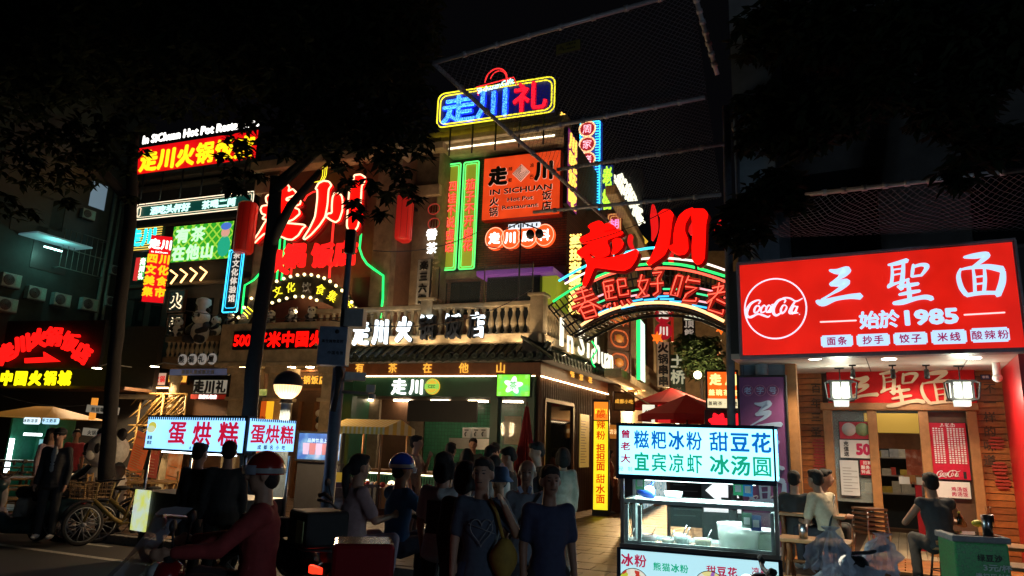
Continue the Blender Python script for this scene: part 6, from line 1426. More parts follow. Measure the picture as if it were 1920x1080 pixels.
# == overhead net canopies
netm = mat('net_mesh', (.12, .12, .13), .7, var=0)
nn, nl, nb_ = tex(netm, '')
tc = nn.new('ShaderNodeTexCoord'); mp = nn.new('ShaderNodeMapping'); mp.inputs['Rotation'].default_value = (0, 0, R(45)); mp.inputs['Scale'].default_value = (16, 16, 16)
ck_ = nn.new('ShaderNodeTexBrick'); ck_.offset = 0; ck_.inputs['Scale'].default_value = 1; ck_.inputs['Brick Width'].default_value = 1; ck_.inputs['Row Height'].default_value = 1; ck_.inputs['Mortar Size'].default_value = .045; ck_.inputs['Mortar Smooth'].default_value = 0
nl.new(tc.outputs['UV'], mp.inputs[0]); nl.new(mp.outputs[0], ck_.inputs[0]); nl.new(ck_.outputs['Fac'], nb_.inputs['Alpha'])
def net(name, lab, quad, bars, bolts=8):
 t = thing(name, lab, 'net canopy', quad[0])
 o = Vector(quad[0]); q = [Vector(p) - o for p in quad]
 me = bpy.data.meshes.new('netting'); n = 6; v = []; f = []; uv = []
 for i in range(n + 1):
  for j in range(n + 1):
   u, w_ = i / n, j / n; p = q[0] * (1 - u) * (1 - w_) + q[1] * u * (1 - w_) + q[2] * u * w_ + q[3] * (1 - u) * w_
   p = p + Vector((0, 0, -.12 * math.sin(u * PI * 3) ** 2 * math.sin(w_ * PI) - .05)); v.append(p)
 for i in range(n):
  for j in range(n): f.append((i * (n + 1) + j, (i + 1) * (n + 1) + j, (i + 1) * (n + 1) + j + 1, i * (n + 1) + j + 1))
 me.from_pydata(v, [], f); ul = me.uv_layers.new(name='UVMap'); L1 = (q[1] - q[0]).length; L2 = (q[3] - q[0]).length
 for lp_ in me.loops: vi = lp_.vertex_index; ul.data[lp_.index].uv = (vi // (n + 1) / n * L1, vi % (n + 1) / n * L2)
 me.materials.append(netm); put('netting', me, t)
 gal = mat('galvanised', (.5, .48, .5), .45, .3, var=.2)
 for a, c_ in bars:
  a, c_ = Vector(a) - o, Vector(c_) - o; b = MB(); b.path([a, c_], .032, 8)
  b.build('steel_bar', gal, t)
  for k in range(1, bolts): p = a.lerp(c_, k / bolts); d_ = (c_ - a).normalized() * .03; MB().path([p - d_, p + d_], .045, 8).build('clamp', gal, t)
 return t
P1, P2, P3, P4 = W(812, 118, 9.0), W(1300, -20, 8.4), W(1352, 365, 11.0), W(1140, 415, 12.5)
net('net_canopy', 'steel framed net canopy slung high over the alley mouth', [P1, P2, P3, P4],
 [(P1, P2), (P1, P4), (P2, W(1345, 140, 9.0)), (W(965, 250, 10.3), W(1322, 183, 9.4)), (W(1045, 318, 11.2), W(1358, 270, 10.2)), (W(1000, 398, 12.4), W(1352, 365, 11.0))])
t, wd, ht = board(Frame(W(1065, 88, 8.8), -28), [(1042, 84), (1089, 72), (1089, 92), (1042, 104)], 0, 'dull yellow warning plate fixed to the high net', face=mat('warning_yellow', (.3, .24, .06), .6), name='warning_plate', th=.01)
MB().prism([(.03, .06), (.13, .06), (.08, .14)], -.006, 0).build('triangle', M['t_black'], t); chars(t, '注意安全', wd * .62, ht * .7, ht * .22, M['t_black'], y=-.014, depth=.004); chars(t, '禁止攀爬网面', wd * .55, ht * .3, ht * .18, M['t_black'], y=-.014, depth=.004)
Q1, Q2 = W(1510, 365, 9.2), W(1930, 317, 7.6); Q3, Q4 = W(1935, 425, 9.0), W(1440, 440, 10.2)
net('net_canopy', 'low net canopy above the red noodle shop sign', [Q1, Q2, Q3, Q4], [(Q1, Q2)], 10)
t = thing('corner_downpipe', 'grey downpipe and cables beside the arch end', 'pipe', gp(1376, 11.6, 0))
q = gp(1376, 11.6, 0); tp = W(1362, 200, 11.6) - q
MB().path([(0, 0, 0), (tp.x, tp.y, tp.z)], .07, 10).path([(.2, .05, 0), (tp.x + .2, .05, tp.z)], .035, 8).build('pipe', mat('pier_pipe', (.12, .14, .17), .6), t)
# == TREES
def wb(px, py, D, r_): p = W(px, py, D); return (p.x, p.y, p.z, (r_, r_, r_ * .7))
rr = random.Random(21)
bl = []
for _ in range(75):
 bl.append(wb(rr.uniform(-60, 420), rr.uniform(-90, 150), rr.uniform(9, 12.5), rr.uniform(.55, .9)))
for px, py, r_ in ((240, 230, .4), (255, 280, .2), (60, 240, .6), (130, 270, .6), (195, 240, .5), (25, 310, .5), (90, 330, .4), (150, 320, .4), (180, 290, .4), (228, 315, .22), (430, 190, .3), (430, 262, .13), (455, 285, .14), (465, 235, .15), (385, 200, .3), (340, 205, .2), (300, 190, .4), (245, 370, .13), (50, 400, .2), (10, 380, .3), (120, 380, .15), (415, 292, .1)):
 bl.append(wb(px, py, 11, r_))
b0 = gp(196, 12.6, .1)
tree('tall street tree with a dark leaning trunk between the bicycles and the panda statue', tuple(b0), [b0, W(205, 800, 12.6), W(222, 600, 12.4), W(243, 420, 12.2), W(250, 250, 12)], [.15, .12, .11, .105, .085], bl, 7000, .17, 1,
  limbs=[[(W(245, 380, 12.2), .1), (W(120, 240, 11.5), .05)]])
bl = []
for _ in range(75):
 bl.append(wb(rr.uniform(400, 770), rr.uniform(-90, 150), rr.uniform(8.5, 12), rr.uniform(.5, .85)))
for px, py, r_ in ((500, 220, .4), (560, 225, .4), (620, 225, .4), (520, 265, .28), (575, 275, .26), (620, 285, .2), (470, 275, .18), (440, 325, .14), (480, 330, .1), (545, 295, .16), (660, 250, .4), (720, 250, .4), (770, 225, .35), (740, 300, .3), (700, 290, .3), (755, 345, .22), (725, 365, .17), (780, 370, .12), (655, 345, .14), (640, 310, .18), (668, 375, .12), (672, 398, .07),
     (795, 290, .16), (610, 200, .4), (670, 210, .4), (740, 200, .4), (560, 190, .4), (600, 250, .25), (690, 260, .3), (715, 400, .1), (440, 345, .12), (452, 352, .08), (790, 250, .22), (780, 170, .35), (760, 60, .6), (790, 100, .3), (690, 345, .14)):
 bl.append(wb(px, py, 9.6, r_))
b0 = gp(462, 11.6, .1)
tree('slim forked street tree in front of the giant gate characters', tuple(b0), [b0, W(467, 790, 11.6), W(482, 640, 11.4), W(508, 450, 11), W(518, 330, 10.6)], [.14, .12, .115, .11, .09], bl, 9000, .17, 2,
  limbs=[[(W(507, 460, 11), .09), (W(545, 385, 10.7), .07), (W(600, 320, 10.2), .04)], [(W(518, 350, 10.6), .1), (W(620, 260, 10), .06), (W(720, 230, 9.6), .04)]])
bl = [wb(px, py, D, r_) for px, py, D, r_ in ((1400, 390, 8.5, .3), (1380, 440, 8.5, .2), (1430, 370, 8.5, .3), (1455, 340, 8.2, .3), (1365, 395, 8.5, .14), (1420, 430, 8.4, .17), (1480, 380, 8.2, .2), (1350, 425, 8.6, .09), (1395, 465, 8.5, .1), (1500, 250, 8, .4), (1440, 200, 8.2, .4), (1560, 210, 7.6, .5), (1780, 190, 7, .5), (1850, 270, 6.8, .35), (1790, 330, 6.8, .18), (1700, 60, 7, .6), (1860, 90, 6.6, .6), (1560, 60, 7.5, .6), (1450, 60, 8, .5), (1640, 160, 7, .35), (1420, 260, 8.3, .3))]
b0 = gp(2150, 6.8, .1)
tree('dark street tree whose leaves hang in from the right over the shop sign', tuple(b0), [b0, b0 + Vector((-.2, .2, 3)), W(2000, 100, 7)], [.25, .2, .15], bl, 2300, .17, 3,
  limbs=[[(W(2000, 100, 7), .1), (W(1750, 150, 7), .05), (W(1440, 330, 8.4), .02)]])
# == LAMP POST, CAMERA POLE
q = gp(511, 13.0, .1)
lamp = thing('street_lamp', 'blue-grey street lamp with a half dark glowing globe in front of the gate', 'street lamp', tuple(q))
gz = W(527, 732, 13.0).z
MB().lathe([(.17, 0), (.17, .5), (.13, .55), (.12, gz - .75), (.09, gz - .72), (.09, gz - .3)], 16).build('pole', M['bluegrey'], lamp)
MB().lathe([(.12, -.33), (.1, -.27), (.12, -.24)], 16, c=(0, 0, gz)).build('collar', M['dark'], lamp)
MB().lathe([(.25 * math.cos(a), .25 * math.sin(a)) for a in [R(-72 + 9 * k) for k in range(9)]], 28, c=(0, 0, gz)).build('globe', em('globe_warm', (1, .66, .32), 2.0), lamp)
MB().lathe([(.262 * math.cos(a), .262 * math.sin(a)) for a in [R(-2 + 11.5 * k) for k in range(9)]], 28, c=(0, 0, gz)).build('globe_cap', M['dark'], lamp)
b = MB()
for k in range(30): a = 2 * PI * k / 30; b.path([(.255 * math.cos(a) * math.cos(t), .255 * math.sin(a) * math.cos(t), gz + .255 * math.sin(t)) for t in [R(x) for x in (-66, -45, -25, -3)]], .003, 3)
stuff(b.build('globe_rib', mat('rib_amber', (.4, .25, .12), .4), lamp))
l_ = bpy.data.lights.new('globe_light', 'POINT'); l_.energy = 420; l_.color = (1, .68, .36); l_.shadow_soft_size = .25
lo = bpy.data.objects.new('globe_light', l_); C.objects.link(lo); lo.parent = lamp; lo.location = (0, 0, gz - .38)
fill_lamp = dup(lamp, Vector((4.6, -1.6, 0)), 0, 'added unseen street lamp behind the camera, lighting the crowd from the front')  # lamp copy added out of view as front light for the crowd
for c_ in list(fill_lamp.children):
 if c_.type == 'LIGHT': c_.data = c_.data.copy(); c_.data.energy = 440; c_.data.color = (.6, .8, 1)
q = gp(603, 9.7, .1)
pl_ = thing('camera_pole', 'tall blue-grey pole carrying a metal cabinet, cameras and a small signal head', 'pole', tuple(q))
def lpz(px, py, D=9.7): return W(px, py, D) - q
zt_ = lpz(640, 470).z
MB().lathe([(.085, 0), (.085, lpz(620, 690).z), (.05, lpz(620, 690).z + .02), (.04, zt_)], 14).build('pole', M['bluegrey'], pl_)
za, zb2 = lpz(620, 688).z, lpz(620, 618).z
MB().bb(-.24, .14, -.3, -.06, za, zb2).build('cabinet', mat('cabinet_blue', (.22, .3, .42), .5), pl_, bevel=.01)
MB().bb(.04, .3, -.16, .1, zb2 + .03, zb2 + .28).build('junction_box', mat('junction_grey', (.4, .42, .42), .5), pl_, bevel=.01)
chars(pl_, '中国电信', .0, za + .16, .05, M['t_black'], y=-.303, depth=.004); chars(pl_, '高空抛物监控', -.05, zb2 - .2, .045, M['t_black'], y=-.303, depth=.004)
MB().lathe([(0, 0), (.03, 0), (.03, .006), (0, .006)], 12).build('badge', M['dark'], pl_, (.0, -.3, zb2 - .07), (PI / 2, 0, 0))
z_ = lpz(660, 735).z
MB().path([(0, 0, z_), (.45, -.1, z_ - .02)], .022, 8).path([(0, 0, z_ + .15), (.2, -.05, z_ + .15)], .02, 8).build('arm', M['grey'], pl_)
MB().box(.25, -.12, z_ + .2, .28, .12, .11, rz=.3).box(.47, -.12, z_ + .04, .12, .24, .1, rz=.2).lathe([(.05, -.06), (.05, 0), (0, .01)], 12, c=(.5, -.15, z_ - .03)).build('camera', mat('cam_white', (.5, .5, .48), .4), pl_, bevel=.01)
z_ = lpz(652, 430).z
MB().bb(-.06, .08, -.1, .04, zt_ - .05, zt_ + .3).build('signal_head', M['black'], pl_, bevel=.02)
MB().path([(.0, 0, za - .3), (.06, -.1, za - .1), (.02, -.1, za)], .03, 8).path([(-.02, -.09, za - .6), (.03, -.1, za - .2), (.0, -.09, za)], .04, 8).build('cable_bundle', M['dark'], pl_)
# == EGG CAKE CART
EC = Frame(W(463, 800, 9.5), -33)
egg = thing('egg_cake_cart', 'street food cart with two pale lit sign panels in red characters and steel posts', 'food cart', EC.w(0, 0, 0), EC.a)
x0, x1, z0, z1 = EC.rect([(275, 780), (462, 786), (462, 852), (275, 838)])
x1 = -.02
pale_m = em('cart_pale', (.27, .58, 1), 1.8, hot=.15)
crim = em('cart_crimson', (.72, .01, .05), .75, False)
MB().bb(x0, x1, .0, .1, z0, z1).build('sign_panel', [pale_m], egg)
MB().bb(x0 - .02, x1 + .03, -.01, .12, z1, z1 + .03).bb(x0 - .02, x1 + .03, -.01, .12, z0 - .03, z0).bb(x1, x1 + .03, -.012, .12, z0, z1).build('sign_frame', M['dark'], egg)
b = MB(); n = 44
for k in range(n): xx = x0 + (x1 - x0) * (k + .25) / n; b.bb(xx, xx + (x1 - x0) / n * .5, -.004, 0, z1 - .035, z1)
stuff(b.build('checker_edge', M['t_black'], egg))
sw = x1 - x0; sh = z1 - z0
for k, ch in enumerate('蛋烘糕'): chars(egg, ch, x0 + sw * (.34 + .255 * k), z0 + sh * .53, sh * .74, crim, y=-.006, bold=.045, depth=.008, sx=1.3)
chars(egg, '成都名小吃', x0 + sw * .56, z0 + sh * .07, sh * .1, M['t_black'], y=-.006, depth=.004, gap=1.6)
chars(egg, '酥脆', x0 + sw * .05, z0 + sh * .34, sh * .13, M['t_black'], y=-.006, depth=.004); chars(egg, '绵软', x0 + sw * .05, z0 + sh * .18, sh * .13, M['t_black'], y=-.006, depth=.004)
b = MB()
for k, (a, c_) in enumerate(((0, .9), (.09, .7))): b.prism([(x0 + sw * (.06 + .045 * math.cos(t) - a * .1), z0 + sh * (.7 + .16 * math.sin(t) * c_ - a)) for t in [2 * PI * j / 20 for j in range(20)]], -.006 - .002 * k, -.001, k)
b.build('cake_picture', [em('cake_yellow', (.75, .7, .1), .8, False), em('cake_cream', (.8, .85, .5), .8, False)], egg)
E2 = EC.a + PI / 2
sp2 = bpy.data.objects.new('side_panel', MB().bb(.03, .78, .0, .06, z0 + .03, z1 - .0).mesh('side_panel', pale_m)); C.objects.link(sp2); sp2.parent = egg; sp2.rotation_euler = (0, 0, PI / 2); sp2.location = (.03, 0, 0)
for k, ch in enumerate('蛋烘糕'):
 me = GM[(glyph(ch, .045, .008)[0].name, crim.name)]; put('character', me, sp2, (.16 + .24 * k, -.006, (z0 + z1) / 2 + .03), (0, 0, 0), (.235, .26, .26))
for k, ch in enumerate('成都名小吃'):
 me = GM[(glyph(ch, .03, .004)[0].name, M['t_black'].name)]; put('character', me, sp2, (.2 + .1 * k, -.006, z0 + .08), (0, 0, 0), (.06, .06, .06))
b = MB(); n = 22
for k in range(n): xx = .03 + .75 * (k + .25) / n; b.bb(xx, xx + .75 / n * .5, -.004, 0, z1 - .035, z1 - .001)
stuff(b.build('checker_edge', M['t_black'], sp2))
for xx, yy in ((x0 + .05, .06), (x1 - .0, .05), (x0 + .05, .75), (x1 + .02, .75)):
 MB().path([(xx, yy, .35), (xx, yy, z0 - .03)], .022, 10).build('post', M['steel'], egg)
MB().bb(x0 + .4, x1 - .2, .03, .06, z0 - .05, z0 - .032).build('light_tube', em('cart_tube', (.8, .95, 1), 9), egg)
MB().bb(x0, x1, .0, .8, .4, .95).build('body', mat('cart_dark_steel', (.07, .07, .08), .4, .4), egg)
bx2 = x0 - .05
MB().bb(x0 - .02, x0 + .34, -.03, -.002, .4, .96).build('front_picture', pattern_em('cake_print', [(0, (.6, .85, .9)), (.35, (.7, .75, .12)), (.62, (.6, .75, .7)), (.8, (.5, .05, .03))], 5, .85, 'NOISE'), egg)
for xx in (x0 + .3, x1 - .3):
 b = MB(); b.lathe([(.2, -.03), (.27, -.03), (.27, .03), (.2, .03), (.2, -.03)], 20); b.build('wheel', M['rubber'], egg, (xx, .1, .27), (PI / 2, 0, 0))
# == ICE JELLY CART
IC = Frame(W(1450, 850, 7.4), -21)
ice = thing('ice_jelly_cart', 'steel and glass dessert cart with a bright white sign in blue and green characters', 'food cart', IC.w(0, 0, 0), IC.a)
x0, x1, z0, z1 = IC.rect([(1162, 796), (1450, 808), (1450, 904), (1160, 886)])
x1 = 0; sw = x1 - x0; sh = z1 - z0; DP = .75
ipm = em('ice_white', (.27, .8, 1), 2.8, hot=.12)
MB().bb(x0, x1, 0, .12, z0, z1).build('sign_panel', ipm, ice)
MB().bb(x0 - .03, x1 + .02, -.015, .14, z1, z1 + .035).bb(x0 - .03, x1 + .02, -.015, .14, z0 - .05, z0).bb(x0 - .03, x0, -.012, .14, z0, z1).bb(x1, x1 + .02, -.012, .14, z0, z1).build('sign_frame', mat('navy_frame', (.02, .035, .07), .4), ice)
MB().bb(x0 - .03, x1 + .05, .14, DP, z1 + .0, z1 + .03).build('roof', mat('navy_frame'), ice)
blu, grn = em('ice_blue', (.005, .16, .62), .9, False), em('ice_green', (.01, .42, .24), .9, False); rdt = em('ice_red', (.5, .015, .08), .8, False)
for s_, zf, mm in (('糍粑冰粉', .73, blu), ('宜宾凉虾', .27, grn)):
 for k, ch in enumerate(s_): chars(ice, ch, x0 + sw * (.155 + .117 * k), z0 + sh * zf, sh * .4, mm, y=-.006, bold=.035, depth=.008, sx=.82)
for s_, zf, mm in (('甜豆花', .73, blu), ('冰汤圆', .27, grn)):
 for k, ch in enumerate(s_): chars(ice, ch, x0 + sw * (.665 + .132 * k), z0 + sh * zf, sh * .41, mm, y=-.006, bold=.035, depth=.008, sx=.95)
chars(ice, '曾老大', x0 + sw * .045, z0 + sh * .58, sh * .19, rdt, y=-.006, bold=.04, depth=.006, vertical=True, gap=1.35, sx=1.15)
chars(ice, '秘制', x0 + sw * .045, z0 + sh * .11, sh * .1, M['t_black'], y=-.006, bold=.0, depth=.006, gap=1.9)
s2 = bpy.data.objects.new('side_sign', MB().bb(.03, DP, .0, .05, z0, z1).mesh('side_sign', ipm)); C.objects.link(s2); s2.parent = ice; s2.rotation_euler = (0, 0, PI / 2); s2.location = (.04, 0, 0)
for r_, s_ in ((.73, '糍粑冰粉'), (.27, '宜宾凉虾')):
 for k, ch in enumerate(s_):
  me0, _ = glyph(ch, .035, .008); me = GM[(me0.name, (blu if r_ > .5 else grn).name)]; put('character', me, s2, (.12 + .17 * k, -.006, z0 + sh * r_), (0, 0, 0), (.17, .2, .2))
zc0, zc1 = IC.at(1300, 1040, 0)[1], IC.at(1200, 955, .0)[1]   # counter top, glass case top
zc0 = IC.at(1160, 1018, 0)[1]; zc1 = IC.at(1170, 935, 0)[1]
post_m = M['steel']
for xx, yy in ((x0 + .03, .03), (x1 + .0, .03), (x0 + .03, DP - .05), (x1 + .0, DP - .05)):
 MB().bb(xx - .018, xx + .018, yy - .018, yy + .018, zc0, z0 - .051).build('post', post_m, ice)
alum = mat('pale_aluminium', (.6, .75, .72), .4, .1)
b = MB()
for yy in (.06, DP - .08):
 b.bb(x0 + .05, x1 - .02, yy - .02, yy + .02, zc1 - .04, zc1); b.bb(x0 + .05, x1 - .02, yy - .015, yy + .015, zc0, zc0 + .03)
for xx in (x0 + .07, x1 - .04):
 b.bb(xx - .018, xx + .018, .041, .079, zc0 + .03, zc1 - .06); b.bb(xx - .018, xx + .018, DP - .1, DP - .06, zc0 + .03, zc1 - .06); b.bb(xx - .018, xx + .018, .081, DP - .101, zc1 - .05, zc1 - .005)
b.bb(x0 + .19, x0 + .23, .045, .075, zc0 + .03, zc1 - .061)
b.build('glass_case_frame', alum, ice)
MB().bb(x0 + .08, x1 - .05, .058, .062, zc0 + .03, zc1 - .06).build('glass_pane', mat('case_glass', (.75, .95, .9), .04, var=0, alpha=.12), ice)
MB().bb(x0 + .05, x1 - .02, .05, DP - .07, zc1 + .001, zc1 + .006).build('glass_top', MC['case_glass'], ice)
MB().bb(x0, x1 + .03, .0, DP, zc0 - .05, zc0).build('worktop', M['steel'], ice)
MB().bb(x0, x1 + .03, .02, DP, .3, zc0 - .051).build('body', mat('cart_steel', (.35, .35, .35), .4, .6), ice)
MB().bb(x0 + .02, x1 - .0, -.01, .0, .32, zc0 - .06).build('picture_panel', em('panel_iceblue', (.5, .85, .95), .95), ice)
MB().bb(x0 - .02, x0 + .02, -.02, .01, .3, zc0 - .04).bb(x1, x1 + .04, -.02, .01, .3, zc0 - .04).bb(x0, x1, -.02, .01, zc0 - .059, zc0 - .04).build('panel_frame', mat('navy_frame'), ice)
pzt = zc0 - .06
for s_, f, dz, mm, hh_ in (('冰粉', .1, .1, rdt, .13), ('熊猫冰粉', .34, .14, grn, .085), ('甜豆花', .66, .13, rdt, .095), ('凉虾', .89, .1, rdt, .075)):
 chars(ice, s_, x0 + sw * f, pzt - dz, hh_, mm, y=-.014, bold=.04, depth=.004)
food = pattern_em('food_print', [(0, (.75, .7, .6)), (.35, (.6, .05, .03)), (.5, (.85, .8, .65)), (.65, (.55, .6, .05)), (.8, (.3, .12, .4))], 22, .85, sample=False)
food2 = pattern_em('food_print2', [(0, (.8, .8, .7)), (.3, (.35, .15, .5)), (.5, (.85, .75, .3)), (.7, (.9, .9, .85))], 20, .85, sample=False)
for f, dz, r_, mm in ((.1, .33, .16, food), (.37, .36, .13, em('bowl_blue', (.3, .7, .75), .8, False)), (.585, .28, .15, food2), (.89, .28, .12, food)):
 MB().prism([(x0 + sw * f + r_ * math.cos(t), pzt - dz + r_ * .95 * math.sin(t)) for t in [2 * PI * j / 30 for j in range(30)]], -.018, -.011).build('food_picture', mm, ice)
 MB().path([(x0 + sw * f + r_ * math.cos(t), -.02, pzt - dz + r_ * .95 * math.sin(t)) for t in [2 * PI * j / 30 for j in range(30)]], .004, 4, closed=True).build('picture_rim', M['grey'], ice)
for xx in (x0 + .35, x1 - .35):
 MB().lathe([(.18, -.03), (.26, -.03), (.26, .03), (.18, .03), (.18, -.03)], 20).build('wheel', M['rubber'], ice, (xx, .3, .26), (PI / 2, 0, 0))
l_ = bpy.data.lights.new('case_light', 'AREA'); l_.shape = 'RECTANGLE'; l_.size = 1.2; l_.size_y = .3; l_.energy = 60; l_.color = (.75, 1, .98)
lo = bpy.data.objects.new('case_light', l_); C.objects.link(lo); lo.parent = ice; lo.location = ((x0 + x1) / 2, .4, z0 - .08)
MB().bb(x0 + .2, x1 - .2, .35, .4, z0 - .07, z0 - .052).build('light_tube', em('case_tube', (.8, 1, .97), 5), ice)
gb = mat('bowl_glass', (.85, .95, .93), .08, var=0, alpha=.35)
for k, (px, r_, h_, cont, lab) in enumerate(((1215, .1, .09, (.25, .08, .07), 'glass bowl of dark red topping at the left of the cart glass case'), (1252, .075, .06, (.6, .5, .3), 'small shallow bowl of crushed nuts in the cart case'), (1280, .085, .1, (.35, .45, .4), 'clear bowl of pale jelly in the cart case'), (1318, .1, .09, (.5, .35, .12), 'wide bowl of brown and yellow topping in the cart case'), (1178, .07, .05, (.5, .45, .35), 'low bowl of sesame at the far left of the cart case'), (1270, .08, .1, (.55, .4, .2), 'second row bowl of raisins in the cart case'))):
 fx = IC.at(px, 1010, .2)[0]; yy = .2 if k != 5 else .42
 t = thing('topping_bowl', lab, 'bowl', IC.w(fx, yy, zc0), IC.a, 'bowls in the dessert cart')
 MB().lathe([(0, .005), (r_ * .7, .005), (r_, h_), (r_ * .93, h_), (r_ * .66, .015)], 20).build('bowl', gb, t)
 b = MB(); b.lathe([(r_ * .72, .015), (r_ * .9, h_ * .75), (r_ * .5, h_ * .95), (0, h_ * 1.02)], 18); b.build('topping', mat('topping_%d' % k, cont, .6, scale=90, var=.6, bump=1), t)
 MB().path([(r_ * .3, 0, h_ * .7), (r_ * .9, .02, h_ + .09)], .006, 5).build('spoon', M['steel'], t)
fx = IC.at(1385, 1010, .25)[0]
t = thing('jelly_tub', 'large clear round tub of jelly at the right of the cart glass case', 'tub', IC.w(fx, .28, zc0), IC.a)
MB().lathe([(0, .005), (.2, .005), (.22, .24), (.225, .26), (.21, .26), (.195, .02)], 28).build('tub', gb, t); MB().lathe([(0, .17), (.2, .17), (.185, .01), (0, .01)], 24).build('jelly', mat('jelly', (.5, .55, .45), .2, var=.1, alpha=.6), t)
t = thing('steel_tray', 'pale rectangular tub at the far right of the cart glass case', 'tub', IC.w(IC.at(1425, 1010, .4)[0], .45, zc0), IC.a)
MB().bb(-.16, .16, -.2, .2, 0, .18).build('tub', mat('pale_tub', (.5, .6, .45), .4), t, bevel=.02); MB().bb(-.17, .17, -.21, .21, .181, .2).build('lid', M['white'], t, bevel=.005)
t = thing('blue_bag', 'crumpled blue plastic bag on top of the cart glass case', 'bag', IC.w(IC.at(1213, 930, .3)[0], .35, zc1 + .007), IC.a)
def lump(name, c, r_, seed, m, parent, amp=.25, nu=20, nv=14):
 b = MB().sph(c, r_, nu, nv);
 for i, v in enumerate(b.v):
  n_ = noise.noise(Vector(v) * 9 + Vector((seed, 0, 0))) * amp; c_ = Vector(c); b.v[i] = tuple(c_ + (Vector(v) - c_) * (1 + n_))
 return b.build(name, m, parent)
lump('bag', (0, 0, .06), (.1, .08, .065), 3, mat('blue_plastic', (.02, .08, .5), .3, var=.1), t, .5); MB().path([(.04, 0, .1), (.08, 0, .2), (.02, .02, .12)], .006, 5).build('handle', MC['blue_plastic'], t)
t = thing('white_tub', 'white plastic basin on top of the cart glass case', 'tub', IC.w(IC.at(1262, 935, .5)[0], .55, zc1 + .007), IC.a)
MB().lathe([(0, 0), (.11, 0), (.13, .07), (.12, .07), (.1, .01)], 4, a0=PI / 4).build('basin', mat('pale_basin', (.55, .68, .68), .4), t)
for px, py, cc, lab in ((1384, 915, (.05, .45, .2), 'green payment card hanging under the cart sign'), (1402, 917, (.03, .25, .6), 'blue payment card hanging under the cart sign'), (1401, 975, (.02, .12, .06), 'dark green payment card in the cart glass case'), (1418, 980, (.02, .06, .25), 'dark blue payment card in the cart glass case'), (1200, 905, (.1, .4, .2), 'green payment card under the left end of the cart sign')):
 x, z = IC.at(px, py, .16); t = thing('payment_card', lab, 'card', IC.w(x, .16 if py < 960 else .1, z), IC.a)
 MB().bb(-.05, .05, 0, .006, -.075, .075).build('card', mat('card_%d' % px, cc, .4, em=.25, emcol=cc), t); MB().bb(-.03, .03, -.004, -.001, -.04, .03).build('white_patch', M['t_white'], t)
# == PEOPLE
def remesh(mb, voxel, m, name, smooth=5, wr=0, seed=0, wscale=9):
 me = mb.mesh('tmp', m); o = bpy.data.objects.new('tmp', me)
 r_ = o.modifiers.new('r', 'REMESH'); r_.mode = 'VOXEL'; r_.voxel_size = voxel; r_.use_smooth_shade = True
 s_ = o.modifiers.new('s', 'SMOOTH'); s_.iterations = smooth; s_.factor = .5
 out_ = bake(o); bpy.data.meshes.remove(me)
 out_.name = name; out_.materials.clear(); out_.materials.append(m)
 n = len(out_.vertices)
 if wr and n:
  co = np.empty(n * 3); out_.vertices.foreach_get('co', co); nn_ = np.empty(n * 3); out_.vertex_normals.foreach_get('vector', nn_)
  co = co.reshape(-1, 3); nn_ = nn_.reshape(-1, 3); q = co * wscale; q[:, 2] *= .55; N3 = noise.noise
  d = np.array([N3((a + seed * 3.1, b, c)) + .5 * N3((a * 2.3, b * 2.3 + seed, c * 3.0)) for a, b, c in q.tolist()])
  out_.vertices.foreach_set('co', (co + nn_ * (d * wr)[:, None]).ravel())
 out_.polygons.foreach_set('use_smooth', [True] * len(out_.polygons)); out_.update()
 return out_
def cone_cap(b, p, q, r0, r1, n=10):
 p, q = Vector(p), Vector(q); L = (q - p).length; k = max(2, int(L / max(.02, min(r0, r1) * .9)))
 b.path([p, q], [r0, r1], n); b.sph(p, r0, n, 6); b.sph(q, r1, n, 6)
def cloth(name, c, rough=.85): return mat('cloth_' + name, tuple(max(.03, x * (1.7 if x < .3 else 1)) for x in c), rough, scale=25, var=.18, bump=.25)
PN = [0]
